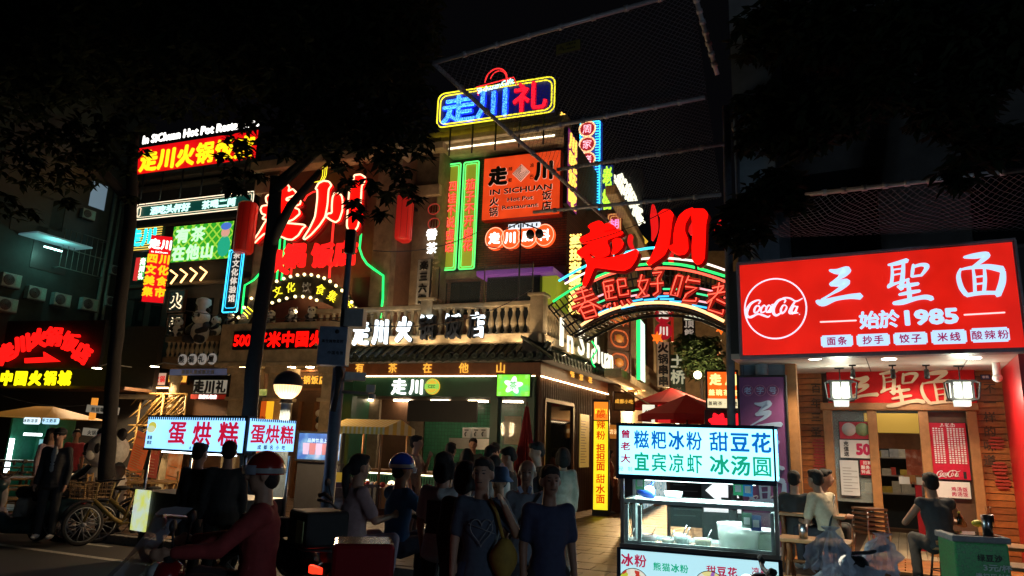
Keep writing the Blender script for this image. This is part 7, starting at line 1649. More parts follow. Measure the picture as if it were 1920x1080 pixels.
def person(lab, loc, face, h=1.68, pose='stand', top=((.05, .05, .05), 'short'), bottom=((.03, .03, .04), 'long'), hair='short', shoe=(.1, .1, .1), arms=None, J=None, lean=0, head=(0, 0), vox=.017, female=False, skin=None, build_=1.0, hands=False, facefeat=False, group=None, hairc=None, zoff=0):
 PN[0] += 1; sd = PN[0]
 t = thing('person', lab, 'person', loc, R(face), group)
 S_ = h; sk = skin or M['skin']; w_ = (.93 if female else 1.0) * build_
 j = dict(hip=Vector((0, 0, .53)), chest=Vector((0, -.0, .74)), neck=Vector((0, 0.0, .825)), head=Vector((0, -.012, .925)))
 for s_, k in ((1, 'L'), (-1, 'R')):
  j['sh' + k] = Vector((s_ * .087 * w_, 0.005, .785)); j['el' + k] = Vector((s_ * .115 * w_, .015, .63)); j['wr' + k] = Vector((s_ * .12 * w_, -.03, .49))
  j['hp' + k] = Vector((s_ * .052 * w_, 0, .5)); j['kn' + k] = Vector((s_ * .058, -.012, .28)); j['an' + k] = Vector((s_ * .06, .01, .045))
 if pose == 'sit':
  dz = -.53 + .27
  for k in ('hip', 'chest', 'neck', 'head', 'shL', 'shR', 'elL', 'elR', 'wrL', 'wrR', 'hpL', 'hpR'): j[k] = j[k] + Vector((0, .0, dz + .02))
  for s_, k in ((1, 'L'), (-1, 'R')):
   j['kn' + k] = Vector((s_ * .085, -.22, .29)); j['an' + k] = Vector((s_ * .085, -.2, .045)); j['wr' + k] = Vector((s_ * .06, -.2, .42)); j['el' + k] = Vector((s_ * .15, -.06, .37))
 if pose == 'walk':
  j['knL'] += Vector((0, -.05, 0)); j['anL'] += Vector((0, -.1, 0)); j['knR'] += Vector((0, -.0, 0)); j['anR'] += Vector((0, .1, .02)); j['wrL'] += Vector((0, .08, 0)); j['wrR'] += Vector((0, -.08, .02))
 for k, v in (J or {}).items(): j[k] = Vector(v)
 if lean:
  c_ = j['hip']; Mx = Matrix.Rotation(R(lean), 3, 'X')
  for k in ('chest', 'neck', 'head', 'shL', 'shR') + (() if J and 'wrL' in J else ('elL', 'elR', 'wrL', 'wrR')): j[k] = c_ + Mx @ (j[k] - c_)
 P = {k: v * S_ for k, v in j.items()}
 hr = Matrix.Rotation(R(head[0]), 3, 'Z') @ Matrix.Rotation(R(head[1]), 3, 'X')
 hc = P['head']; u = S_ / 1.7
 def hp(x, y, z): return hc + hr @ Vector((x * u, y * u, z * u))
 b = MB()
 b.sph(hp(0, .012, .03), (.078 * u, .097 * u, .092 * u), 16, 12, rot=hr); b.sph(hp(0, -.022, -.04), (.062 * u, .068 * u, .075 * u), 14, 10, rot=hr)
 b.sph(hp(0, -.045, -.085), (.035 * u, .035 * u, .03 * u), 10, 8, rot=hr)
 b.path([hp(0, -.088, .02), hp(0, -.108, -.022)], [.009 * u, .017 * u], 8); b.sph(hp(0, -.1, -.025), .017 * u, 8, 6)
 for s_ in (-1, 1): b.sph(hp(s_ * .08, .012, -.01), (.014 * u, .025 * u, .036 * u), 8, 6, rot=hr)
 cone_cap(b, P['neck'] - Vector((0, 0, .03)), hc - Vector((0, -.01, .05 * u)), .062 * u, .055 * u)
 def torso(bb_, g, z0f=0.0, wmul=1.0):
  n = 9
  for i in range(n):
   f = i / (n - 1); c = P['hip'].lerp(P['chest'], f) if f < .75 else P['hip'].lerp(P['chest'], f)
   wx = (.098, .094, .086, .084, .088, .096, .102, .104, .1)[i] * w_ * wmul * .87; wy = (.068, .067, .062, .061, .063, .067, .068, .066, .062)[i] * build_
   if female and i in (5, 6): wy += .012
   bb_.sph(c, (wx * S_ * .98 + g, wy * S_ + g, .05 * S_ + g), 14, 8)
  for k in ('L', 'R'): bb_.path([P['chest'] + Vector((0, 0, .012 * S_)), P['sh' + k]], [.055 * S_ + g, .034 * S_ + g], 10); bb_.sph(P['sh' + k], .037 * S_ + g, 10, 8)
  bb_.path([P['chest'], P['neck'] - Vector((0, 0, .02))], [.07 * S_ + g * .6, .04 * S_ + g * .5], 12)
 torso(b, -.008)
 for k in ('L', 'R'):
  cone_cap(b, P['sh' + k], P['el' + k], .029 * S_, .023 * S_); cone_cap(b, P['el' + k], P['wr' + k], .023 * S_, .0155 * S_)
  d_ = (P['wr' + k] - P['el' + k]).normalized(); s_ = 1 if k == 'L' else -1
  palm = P['wr' + k] + d_ * .05 * u; sd_ = Vector((s_, 0, 0)); ac = d_.cross(sd_); ac = ac.normalized() if ac.length > .1 else Vector((0, 1, 0))
  b.path([P['wr' + k], palm], [.024 * u, .028 * u], 8)
  for i in range(4):
   o_ = ac * (i - 1.5) * .018 * u; L_ = (.06, .07, .068, .052)[i] * u
   kn = palm + o_ + d_ * (.02 + L_ * .45); b.path([palm + o_ - d_ * .02, kn, kn + d_ * L_ * .35 - sd_ * L_ * .35], [.0095 * u + .002, .0085 * u + .002, .007 * u + .002], 6)
  b.path([palm - d_ * .03 - ac * .02 * u, palm - ac * .045 * u + d_ * .01, palm - ac * .042 * u + d_ * .035], [.012 * u, .01 * u, .008 * u], 6)
  cone_cap(b, P['hp' + k], P['kn' + k], .048 * S_, .032 * S_); cone_cap(b, P['kn' + k], P['an' + k], .031 * S_, .021 * S_)
  b.path([P['an' + k], P['an' + k] + Vector((0, -.06, -.03)) * S_], [.024 * S_, .02 * S_], 8)
 put('body', remesh(b, min(vox, .012) if hands else vox, sk, 'body', 3), t)
 if facefeat:
  f = MB()
  for s_ in (-1, 1):
   f.sph(hp(s_ * .03, -.083, .008), (.013 * u, .008 * u, .0065 * u), 8, 6, rot=hr); f.path([hp(s_ * .016, -.093, .03), hp(s_ * .045, -.082, .033)], .0035 * u, 5)
  f.path([hp(-.022, -.094, -.06), hp(0, -.1, -.062), hp(.022, -.094, -.06)], .0042 * u, 5)
  f.build('facial_features', mat('dark_features', (.05, .02, .02), .5), t)
 tc_, sl = top; mt_ = cloth('%02x%02x%02x' % tuple(int(c * 255) for c in tc_), tc_)
 b = MB(); torso(b, .012, wmul=1.02)
 hem = P['hip'] - Vector((0, 0, .03 * S_)); b.sph(hem, (.092 * w_ * S_ + .014, .075 * S_ * build_ + .012, .05 * S_), 14, 8)
 if pose != 'sit': b.sph(hem - Vector((0, 0, .03 * S_)), (.093 * w_ * S_ + .016, .076 * S_ * build_ + .014, .04 * S_), 14, 8)
 for k in ('L', 'R'):
  if sl == 'none': continue
  e = P['sh' + k].lerp(P['el' + k], .72 if sl == 'short' else 1.0)
  cone_cap(b, P['sh' + k], e, .04 * S_, .037 * S_ if sl == 'short' else .032 * S_)
  if sl == 'long': cone_cap(b, P['el' + k], P['el' + k].lerp(P['wr' + k], .93), .032 * S_, .024 * S_)
 put('shirt', remesh(b, max(.014, vox), mt_, 'shirt', 4, .007, sd), t)
 bc_, bl_ = bottom; mb_ = cloth('%02x%02x%02x' % tuple(int(c * 255) for c in bc_), bc_)
 b = MB(); b.sph(P['hip'], (.092 * S_ * w_, .07 * S_, .06 * S_), 14, 8)
 for k in ('L', 'R'):
  f = {'long': 1, 'short': .0, 'skirt': 0}[bl_]
  e = P['kn' + k] if f else P['hp' + k].lerp(P['kn' + k], .92)
  cone_cap(b, P['hp' + k], e, .058 * S_, .045 * S_ if not f else .041 * S_)
  if f: cone_cap(b, P['kn' + k], P['kn' + k].lerp(P['an' + k], .93), .04 * S_, .034 * S_)
 if bl_ == 'skirt':
  b.lathe([(.085 * S_, .0), (.12 * S_, -.16 * S_), (.15 * S_, -.34 * S_), (0, -.34 * S_), (0, 0)], 16, c=tuple(P['hip']))
 put('skirt' if bl_ == 'skirt' else 'trousers', remesh(b, max(.015, vox), mb_, 'trousers', 4, .006, sd + 40), t)
 shm = cloth('shoe%02x%02x' % (int(shoe[0] * 255), int(shoe[2] * 255)), shoe, .5)
 for k in ('L', 'R'):
  a = P['an' + k]; b = MB(); b.sph(a + Vector((0, -.05, -.025)) * 1, (.045, .13, .04), 12, 8); b.sph(a + Vector((0, .01, .0)), (.042, .055, .045), 10, 8); put('shoe', remesh(b, .02, shm, 'shoe', 2), t)
  z_ = a.z
 hm = hairc or M['hair']
 if hair in ('short', 'long', 'pony', 'bun', 'thin', 'bob', 'cap', 'bucket'):
  b = MB()
  if hair != 'thin' and hair not in ('cap', 'bucket'):
   b.sph(hp(0, .025, .052), (.088 * u, .1 * u, .085 * u), 16, 12, rot=hr); b.sph(hp(0, .06, .0), (.08 * u, .066 * u, .08 * u), 14, 10, rot=hr)
   b.sph(hp(0, -.045, .092), (.066 * u, .045 * u, .035 * u), 12, 8, rot=hr)
  elif hair == 'thin': b.sph(hp(0, .04, .03), (.084 * u, .083 * u, .078 * u), 14, 10, rot=hr)
  else: b.sph(hp(0, .05, .0), (.084 * u, .07 * u, .08 * u), 14, 10, rot=hr)
  if hair in ('bob', 'long'):
   b.sph(hp(0, .06, -.06), (.09 * u, .06 * u, .1 * u), 14, 10, rot=hr)
   for s_ in (-1, 1): b.path([hp(s_ * .075, .02, .05), hp(s_ * .088, .01, -.05), hp(s_ * .08, .02, -.12)], [.03 * u, .032 * u, .02 * u], 8)
  if hair == 'long':
   b.path([hp(0, .07, -.05), hp(0, .09, -.2), hp(0, .09, -.36)], [.085 * u, .075 * u, .035 * u], 12)
  if hair == 'pony': b.path([hp(0, .1, .03), hp(0, .15, -.02), hp(0, .15, -.15), hp(0, .13, -.3)], [.03 * u, .04 * u, .04 * u, .012 * u], 10)
  if hair == 'bun': b.sph(hp(0, .09, .1), .045 * u, 10, 8)
  put('hair', remesh(b, max(.012, vox * .8), hm, 'hair', 2, .004, sd, 30), t)
 if hair == 'cap':
  b = MB(); b.sph(hp(0, .01, .055), (.098 * u, .11 * u, .08 * u), 16, 10, rot=hr); put('cap', remesh(b, .014, cloth('cap', (.01, .01, .012)), 'cap', 2), t)
  b = MB(); b.lathe([(0, .01), (.09 * u, .008), (.1 * u, 0), (0, -.003)], 16, c=(0, 0, 0)); o = b.build('cap_brim', cloth('cap', (.01, .01, .012)), t, tuple(hp(0, -.085, .045)))
 if hair == 'bucket':
  b = MB(); b.lathe([(0, .1), (.075, .095), (.098, .06), (.105, .0), (.15, -.045), (.147, -.05), (.1, -.008), (.09, .05)], 22); m_ = cloth('bucket', (.05, .1, .2)); b.build('bucket_hat', m_, t, tuple(hp(0, .01, .055)), (0, 0, 0))
 if hair in ('helmet_blue', 'helmet_red'):
  hcol = mat('helmet_blue_paint', (.02, .07, .42), .22, var=0) if hair == 'helmet_blue' else mat('helmet_red_paint', (.22, .012, .01), .25, var=0)
  b = MB(); prof = [(.128 * math.cos(a), .125 * math.sin(a)) for a in [R(-14 + 13 * k) for k in range(9)]]; b.lathe(prof, 24); b.lathe([(x * .93, z * .93) for x, z in prof][::-1], 24)
  o = b.build('helmet', hcol, t, tuple(hp(0, .01, .03)), (R(head[1]), 0, R(head[0])));
  MB().lathe([(.129, -.02), (.131, .0), (.129, .012)], 24).build('helmet_stripe', M['white'] if hair == 'helmet_blue' else M['grey'], o)
  b = MB(); b.lathe([(.135, -.03), (.142, -.0), (.136, .03)], 14, arc=R(150), a0=R(195)); b.build('visor', mat('visor', (.5, .6, .75), .05, var=0, alpha=.5), o, (0, -.01, -.04 if hair == 'helmet_blue' else .0))
  put('hair', remesh(MB().sph(hp(0, .05, -.03), (.08 * u, .06 * u, .07 * u), 12, 8), .015, M['hair'], 'hair', 2), t)
 return t, P
H = {}
def at_(px, D): q = gp(px, D, 0.10 if D > 9.3 else 0.0); return tuple(q)
t, P = person('man in a dark tee with a pale heart drawing, hand raised to his shoulder', at_(888, 5.7), 5, 1.66, top=((.035, .045, .065), 'short'), bottom=((.02, .035, .07), 'long'), J=dict(elL=(.17, .0, .66), wrL=(.1, -.1, .79)), vox=.013, hands=True, facefeat=True, head=(-18, 0), build_=1.0)
hrt = MB(); hp_ = [(.085 * math.sin(a) ** 3 * 1.0, .016 * (13 * math.cos(a) - 5 * math.cos(2 * a) - 2 * math.cos(3 * a) - math.cos(4 * a)) * .42) for a in [2 * PI * k / 30 for k in range(30)]]
hrt.path([(x, 0, z) for x, z in hp_], .004, 4, closed=True).path([(-.1, 0, .05), (.1, -.0, -.02)], .003, 4).path([(.09, 0, .08), (-.02, 0, -.09)], .003, 4)
hrt.build('heart_print', M['grey'], t, (0.0, -.142, 1.13), (R(-4), 0, 0))
t2 = thing('shoulder_bag', 'mustard yellow shoulder bag hanging beside the man in the heart tee', 'bag', at_(935, 5.6), R(5));
lump('bag_body', (0, 0, .93), (.1, .09, .15), 5, mat('mustard_fabric', (.3, .19, .03), .8), t2, .15); MB().path([(0, 0, 1.05), (-.06, .0, 1.25), (-.12, .02, 1.36)], .014, 6).build('strap', MC['mustard_fabric'], t2)
person('person in loose black clothes half hidden behind the man in the heart tee', at_(855, 6.1), 160, 1.62, top=((.012, .012, .014), 'long'), bottom=((.012, .012, .014), 'long'), hair='bob', female=True)
t, P = person('young person in an oversized pale tee with a dark back print, black hair, turned away', at_(814, 6.7), 155, 1.68, top=((.5, .58, .58), 'short'), bottom=((.015, .015, .017), 'long'), hair='bob', build_=1.05, vox=.014, hands=True)
MB().bb(-.07, .07, -.004, 0, -.14, .14).build('back_print', mat('back_print', (.03, .04, .05), .7, var=.6, scale=30), t, (.0, .142, 1.12), (0, 0, PI))
t, P = person('older woman in a patterned bucket hat and pale blue checked shirt', at_(926, 7.4), -25, 1.52, top=((.28, .38, .5), 'long'), bottom=((.4, .42, .42), 'long'), hair='bucket', female=True, facefeat=True, vox=.015)
o = [c for c in t.children if c.name.startswith('shirt')][0]; o.data.materials[0] = brick_mat('check_cloth', (.35, .47, .6), (.3, .42, .55), (.08, .14, .25), .03, .03, ms=.006, rot=(PI / 2, 0, 0), off=0, bump=0)
t, P = person('grey haired elderly man in an open collared shirt with a dark strap across his chest', at_(980, 6.8), -15, 1.64, top=((.12, .14, .17), 'short'), bottom=((.03, .03, .035), 'long'), hair='thin', hairc=mat('grey_hair', (.3, .3, .3), .7, scale=60), skin=M['skind'], facefeat=True, vox=.013, hands=True, head=(10, 0))
MB().path([(.13, -.04, 1.34), (.02, -.15, 1.15), (-.13, -.1, .95)], .016, 6).build('strap', M['dark'], t); MB().box(.045, -.085, 1.37, .035, .01, .07, rz=-.3, rx=.4, ry=.5).box(-.045, -.085, 1.37, .035, .01, .07, rz=.3, rx=.4, ry=-.5).build('collar', cloth('collar', (.2, .4, .55)), t)
person('broad man in a navy tee at the front right of the group', at_(1022, 5.7), 12, 1.62, top=((.012, .022, .05), 'short'), bottom=((.012, .014, .02), 'long'), build_=1.03, skin=M['skind'], vox=.013, hands=True, facefeat=True)
bag = thing('plastic_bag', 'thin pale blue plastic bag hanging low in the group', 'bag', at_(806, 6.4)); lump('bag_body', (0, 0, .5), (.09, .06, .16), 8, mat('pale_bag', (.3, .45, .55), .3, var=.1, alpha=.7), bag, .3); MB().path([(0, 0, .62), (.02, 0, .8)], .008, 5).build('handle', MC['pale_bag'], bag)
def Q(lab, px, D, face, h, top, bot, hair, **k): return person(lab, at_(px, D), face, h, top=top, bottom=bot, hair=hair, group='customers queueing at the tea booth', **k)
Q('woman with long dark hair and a white tee at the tea booth', 866, 10.6, 175, 1.6, ((.6, .55, .48), 'short'), ((.03, .03, .04), 'skirt'), 'long', female=True)
Q('young man in a white tee bending forward at the booth', 893, 10.4, 120, 1.68, ((.55, .5, .45), 'short'), ((.04, .04, .05), 'long'), 'short', lean=14)
Q('person in a cream top with hair in a bun near the booth column', 920, 11.4, 170, 1.7, ((.5, .4, .28), 'short'), ((.03, .03, .03), 'long'), 'bun', female=True)
Q('short haired customer in a white tee seen from behind', 917, 9.0, 170, 1.64, ((.5, .5, .48), 'short'), ((.03, .03, .04), 'long'), 'short')
Q('man in a black shirt looking down, side on', 948, 9.4, -100, 1.64, ((.012, .012, .013), 'short'), ((.02, .02, .02), 'short'), 'short', head=(0, 18))
Q('man in a black tee facing left beside the folded parasol', 1002, 9.6, -70, 1.72, ((.015, .015, .02), 'short'), ((.02, .02, .03), 'long'), 'short', head=(0, 12))
Q('woman in a pink hooded top at the booth corner', 1052, 10.2, 185, 1.66, ((.36, .2, .16), 'long'), ((.2, .13, .1), 'long'), 'bob', female=True)
Q('dark clothed customer at the booth window behind the long haired woman', 835, 11.6, 160, 1.68, ((.02, .02, .02), 'long'), ((.02, .02, .02), 'long'), 'short')
Q('man in a grey tee drinking beside the yellow striped cart', 768, 12.4, 75, 1.78, ((.16, .15, .14), 'short'), ((.04, .04, .05), 'long'), 'short', J=dict(elL=(.12, -.06, .66), wrL=(.04, -.13, .8)))
Q('seller with fair skin standing inside the tea booth', 880, 15.6, 0, 1.8, ((.02, .03, .03), 'long'), ((.02, .02, .02), 'long'), 'short', facefeat=True)
person('black clothed customer with hair in a bun, left one at the egg cake cart', at_(343, 9.0), 160, 1.66, top=((.01, .01, .012), 'long'), bottom=((.01, .01, .012), 'long'), hair='bun', female=True, build_=1.15)
person('taller black clothed customer, right one at the egg cake cart', at_(398, 8.6), 200, 1.7, top=((.01, .01, .012), 'long'), bottom=((.01, .01, .012), 'long'), hair='short', build_=1.1)
person('man in a black cap, open black jacket and light grey tee standing at the kerb', at_(80, 11.6), 10, 1.7, top=((.012, .012, .014), 'long'), bottom=((.012, .012, .014), 'long'), hair='cap', shoe=(.5, .5, .5), facefeat=True, vox=.014, hands=True, build_=1.05)
o = MB().bb(-.07, .07, -.01, 0, -.26, .26).build('grey_tee', cloth('teegrey', (.2, .22, .22)), bpy.data.objects['person.%03d' % 0] if False else None, (0, 0, 0)); C.objects.unlink(o); bpy.data.objects.remove(o)
cp = [x for x in bpy.data.objects if x.get('label', '').startswith('man in a black cap')][0]
MB().sph((0, -.085, 1.18), (.06, .045, .24), 12, 10).build('grey_tee', cloth('teegrey', (.22, .24, .24)), cp)
person('woman with long dark wavy hair in a beige dress by the green kiosk', at_(70, 14.0), 60, 1.7, top=((.45, .33, .22), 'long'), bottom=((.4, .3, .2), 'skirt'), hair='long', female=True, head=(20, 0), facefeat=True)
person('person in dark red beside the kiosk near the panda statue', at_(122, 17), 30, 1.7, top=((.2, .02, .03), 'short'), bottom=((.02, .02, .03), 'long'), hair='short')
person('passer-by in dark trousers walking into the alley behind the cart', at_(1180, 14.5), 170, 1.7, pose='walk', top=((.02, .02, .03), 'short'), bottom=((.02, .025, .02), 'long'))
person('shopkeeper in a red top under the alley awning', at_(1142, 19.5), 90, 1.65, top=((.3, .04, .02), 'short'), bottom=((.03, .03, .04), 'long'), female=True, hair='bob')
def diner(lab, px, D, face, **k):
 q = gp(px, D, FLz); return person(lab, tuple(q), face, pose='sit', **k)
t, P = diner('man in a cream tee with a thin black crossbody strap, sitting with his back turned', 1562, 9.6, 205, h=1.74, top=((.62, .52, .36), 'short'), bottom=((.02, .02, .025), 'long'), lean=16, build_=1.05, vox=.014, hands=True)
MB().path([P['shR'] + Vector((.02, .09, .03)), P['chest'] + Vector((0, .15, -.1)), P['hip'] + Vector((.13, .09, .05))], .013, 6).build('strap', M['dark'], t)
diner('man in a black tee sitting behind the cream tee diner', 1535, 10.6, 60, h=1.72, top=((.015, .014, .013), 'short'), bottom=((.03, .03, .03), 'long'), lean=12)
diner('broad man in a dark sleeveless top eating with his back to the street', 1774, 9.0, 176, h=1.75, top=((.035, .035, .038), 'none'), bottom=((.02, .02, .022), 'long'), lean=12, build_=1.12, vox=.014, hands=True, J=dict(anL=(.2, .05, .045), anR=(-.03, .12, .05), elL=(.2, -.08, .4), elR=(-.2, -.08, .4), wrL=(.07, -.24, .44), wrR=(-.07, -.24, .44)), shoe=(.3, .33, .36))
diner('person in dark clothes sitting at the far left of the noodle shop wall', 1497, 10.0, 150, h=1.66, top=((.02, .02, .022), 'long'), bottom=((.02, .02, .02), 'long'))
# == VEHICLES (forward = +X, wheels on z = 0)
def wheel(t, x, r_=.25, wdt=.09, spokes=8, y=0, name='wheel'):
 wt = MB(); prof = [(r_ - .07, -wdt * .4), (r_ - .03, -wdt * .5), (r_ - .005, -wdt * .3), (r_, 0), (r_ - .005, wdt * .3), (r_ - .03, wdt * .5), (r_ - .07, wdt * .4), (r_ - .07, -wdt * .4)]
 wt.lathe(prof, 28); o = wt.build(name, M['rubber'], t, (x, y, r_), (PI / 2, 0, 0))
 b = MB(); b.lathe([(r_ - .07, -.02), (r_ - .055, -.02), (r_ - .055, .02), (r_ - .07, .02), (r_ - .07, -.02)], 28); b.lathe([(0, -.05), (.035, -.05), (.035, .05), (0, .05)], 12)
 for k in range(spokes): a = 2 * PI * k / spokes; b.path([(.03 * math.cos(a), .03 * math.sin(a), 0), ((r_ - .06) * math.cos(a), (r_ - .06) * math.sin(a), 0)], .008 if spokes > 8 else .014, 4)
 b.build('rim', M['grey'], o)
def scooter(lab, loc, rz, paint, box=None, name='electric_scooter', lit=False, mirrors=True, group=None):
 t = thing(name, lab, 'scooter', loc, rz, group)
 pm = paint
 wheel(t, .62, .23); wheel(t, -.55, .23)
 b = MB()
 b.path([(.62, 0, .3), (.5, 0, .62), (.43, 0, .92)], [.05, .06, .05], 10)                      # steering column
 b.sph((.5, 0, .62), (.09, .17, .26), 14, 10); b.sph((.45, 0, .88), (.1, .13, .1), 14, 10)     # leg shield, nose
 b.path([(.45, 0, .4), (.3, 0, .27), (-.1, 0, .27)], [.13, .13, .14], 12)                       # floor
 b.path([(-.12, 0, .3), (-.2, 0, .55), (-.6, 0, .62)], [.14, .17, .12], 12); b.sph((-.4, 0, .5), (.32, .16, .17), 14, 10); b.sph((-.62, 0, .6), (.14, .12, .1), 12, 8)
 b.sph((.64, 0, .42), (.18, .07, .06), 12, 8)
 put('body', remesh(b, .022, pm, 'scooter_body', 4), t)
 b = MB(); b.path([(-.02, 0, .74), (-.25, 0, .72), (-.45, 0, .76), (-.68, 0, .77)], [.1, .13, .13, .09], 12); o = put('seat', remesh(b, .02, M['rubber'], 'seat', 3), t)
 MB().path([(.4, -.33, 1.02), (.41, -.12, .99), (.41, .12, .99), (.4, .33, 1.02)], .016, 8).build('handlebar', M['dark'], t)
 for s_ in (-1, 1): MB().path([(.4, s_ * .22, 1.02), (.4, s_ * .33, 1.03)], .022, 8).build('grip', M['rubber'], t)
 if mirrors:
  for s_ in (-1, 1): MB().path([(.41, s_ * .18, 1.01), (.4, s_ * .27, 1.18)], .007, 5).sph((.4, s_ * .29, 1.21), (.02, .055, .04), 10, 6).build('mirror', M['dark'], t)
 MB().sph((.53, 0, .9), (.05, .08, .06), 12, 8).build('headlight', mat('lamp_glass', (.5, .52, .5), .1, var=0) if not lit else em('lit_head', (1, .9, .7), 5), t)
 MB().box(-.74, 0, .63, .05, .2, .07).build('tail_light', em('tail_red', (1, .03, .01), 2.2) if lit != 'off' else mat('tail_dull', (.3, .01, .01), .3), t, bevel=.01)
 MB().box(-.76, 0, .42, .01, .18, .12).build('number_plate', M['white'], t)
 if box:
  bw, bm_ = box; MB().bb(-.95, -.55, -.21, .21, .84, .84 + bw).build('rear_box', bm_, t, bevel=.03)
  MB().path([(-.5, -.1, .78), (-.9, -.1, .82), (-.9, .1, .82), (-.5, .1, .78)], .012, 6).build('rack', M['dark'], t)
 return t
def rider(lab, t, xb, h, top, bot, hair, seat_z=.78, J=None, **k):
 """sits astride the scooter t at xb along it"""
 c, s = math.cos(t.rotation_euler[2]), math.sin(t.rotation_euler[2])
 loc = (t.location.x + c * xb, t.location.y + s * xb, seat_z - (.27) * h)
 return person(lab, loc, math.degrees(t.rotation_euler[2]) + 90, h, 'sit', top, bot, hair, J=J, **k)
def g0(px, D): return tuple(gp(px, D, 0))
jr = lambda dz=0: dict(knL=(.09, -.22, .3), knR=(-.09, -.22, .3), anL=(.1, -.22, .02), anR=(-.1, -.22, .02), elL=(.17, -.12, .43), elR=(-.17, -.12, .43), wrL=(.18, -.27, .42), wrR=(-.18, -.27, .42))
blkp = mat('black_paint_gloss', (.01, .01, .011), .3, var=.05)
v1 = scooter('black electric scooter with a large rear box and glowing tail light carrying two people', g0(722, 7.1), R(38), blkp, (.3, mat('box_black', (.014, .014, .015), .6)))
MB().bb(-.96, -.95, -.16, -.02, .88, 1.06).build('sticker', mat('sticker_lime', (.4, .5, .2), .5), v1); MB().sph((-.6, -.19, .55), (.14, .06, .12), 12, 8).build('side_cover', M['steel'], v1)
rider('scooter rider in a blue helmet and bright blue tee seen from behind', v1, .05, 1.7, ((.01, .08, .36), 'short'), ((.03, .04, .07), 'long'), 'helmet_blue', .8, J=jr(), vox=.014, hands=True)
rider('woman passenger in a dusty mauve top and beige trousers with a dark ponytail', v1, -.4, 1.62, ((.22, .15, .15), 'short'), ((.42, .33, .27), 'long'), 'pony', .84, J=dict(knL=(.1, -.2, .29), knR=(-.1, -.2, .29), anL=(.12, -.16, .04), anR=(-.12, -.16, .04), elL=(.15, -.05, .4), elR=(-.15, -.05, .4), wrL=(.1, -.18, .42), wrR=(-.1, -.18, .42)), female=True, vox=.014, hands=True)
redm = mat('dark_red_gloss', (.22, .006, .012), .25, var=.05)
v3 = scooter('dark red electric scooter with a red rear fairing box ridden past in the foreground', g0(425, 4.9), R(192), redm, (.26, redm))
rider('rider in a red helmet and crimson jacket on the foreground scooter', v3, -.08, 1.72, ((.16, .004, .01), 'long'), ((.03, .015, .015), 'long'), 'helmet_red', .8, J=jr(), vox=.014, hands=True)
apr = MB(); pts = []
for i in range(9):
 for j in range(7):
  u, v = i / 8, j / 6; x = .42 + .8 * u ** 1.1 + .14 * math.sin(v * PI); z = 1.26 - 1.05 * u; y = (v - .5) * (.7 + .25 * u); pts.append((x + .03 * math.sin(9 * u + 5 * v), y, z + .02 * math.sin(7 * v)))
f = [(i * 7 + j, (i + 1) * 7 + j, (i + 1) * 7 + j + 1, i * 7 + j + 1) for i in range(8) for j in range(6)]
apr.add(pts, f, 0, True); apr.build('wind_apron', mat('clear_vinyl', (.4, .43, .5), .9, var=0, alpha=.45), v3)
MB().path([(.45, -.3, 1.2), (.52, 0, 1.24), (.45, .3, 1.2)], .012, 6).build('apron_rail', M['steel'], v3)
MB().bb(.32, .4, -.07, .07, 1.0, 1.04).build('dash_panel', M['rubber'], v3)
mc = thing('motorcycle', 'parked black motorcycle with round headlight and chrome fork facing right', 'motorcycle', g0(548, 7.9), R(-12))
wheel(mc, .68, .3, .1, 10); wheel(mc, -.62, .3, .12, 10)
b = MB(); b.sph((.12, 0, .82), (.26, .15, .13), 16, 10); b.sph((0, 0, .5), (.25, .14, .18), 12, 8); b.path([(.35, 0, .85), (.0, 0, .62), (-.4, 0, .66), (-.85, 0, .78)], [.05, .08, .1, .06], 10); b.path([(-.62, 0, .62), (-.9, 0, .55)], [.08, .03], 8)
put('body', remesh(b, .022, blkp, 'moto_body', 3), mc)
b = MB(); b.path([(-.1, 0, .84), (-.35, 0, .82), (-.7, 0, .88)], [.1, .12, .08], 10); put('seat', remesh(b, .022, M['rubber'], 'seat', 2), mc)
for s_ in (-1, 1):
 MB().path([(.68, s_ * .09, .3), (.45, s_ * .09, .95)], .025, 8).build('fork', M['steel'], mc)
 MB().path([(.42, s_ * .2, 1.16), (.4, s_ * .33, 1.22), (.35, s_ * .36, 1.2)], .02, 6).build('grip', M['rubber'], mc)
 MB().path([(.45, s_ * .1, 1.05), (.42, s_ * .22, 1.13), (.36, s_ * .38, 1.16)], .014, 6).build('handlebar', M['dark'], mc)
 MB().path([(.42, s_ * .16, 1.12), (.4, s_ * .25, 1.3)], .007, 5).sph((.4, s_ * .28, 1.33), (.02, .06, .04), 10, 6).build('mirror', M['dark'], mc)
MB().sph((.56, 0, .98), (.1, .11, .11), 16, 10).build('headlight', mat('chrome_lamp', (.5, .5, .5), .12, 1, var=0), mc); MB().lathe([(0, 0), (.09, .0), (.095, -.02)], 18).build('headlight_glass', mat('lamp_glass', (.5, .52, .5), .1, var=0), mc, (.665, 0, .98), (0, PI / 2, 0))
MB().path([(.95, 0, .38), (.85, 0, .57), (.62, 0, .64), (.42, 0, .55)], .045, 8).build('mudguard', blkp, mc)
MB().path([(.1, -.12, .3), (-.3, -.15, .28), (-.85, -.16, .4)], [.03, .04, .05], 8).build('exhaust', M['steel'], mc); MB().path([(.0, -.1, .35), (-.1, -.28, .0)], .012, 5).build('stand', M['dark'], mc)
scooter('white electric scooter parked at the left edge behind the man in the cap', g0(22, 12.3), R(160), mat('scooter_white', (.5, .5, .48), .35), None, lit='off')
scooter('dark teal fronted scooter parked at the kerb beside the standing man', g0(45, 11.9), R(200), mat('scooter_teal', (.02, .05, .06), .3), None, lit='off')
yb = mat('bike_yellow', (.2, .14, .03), .5)
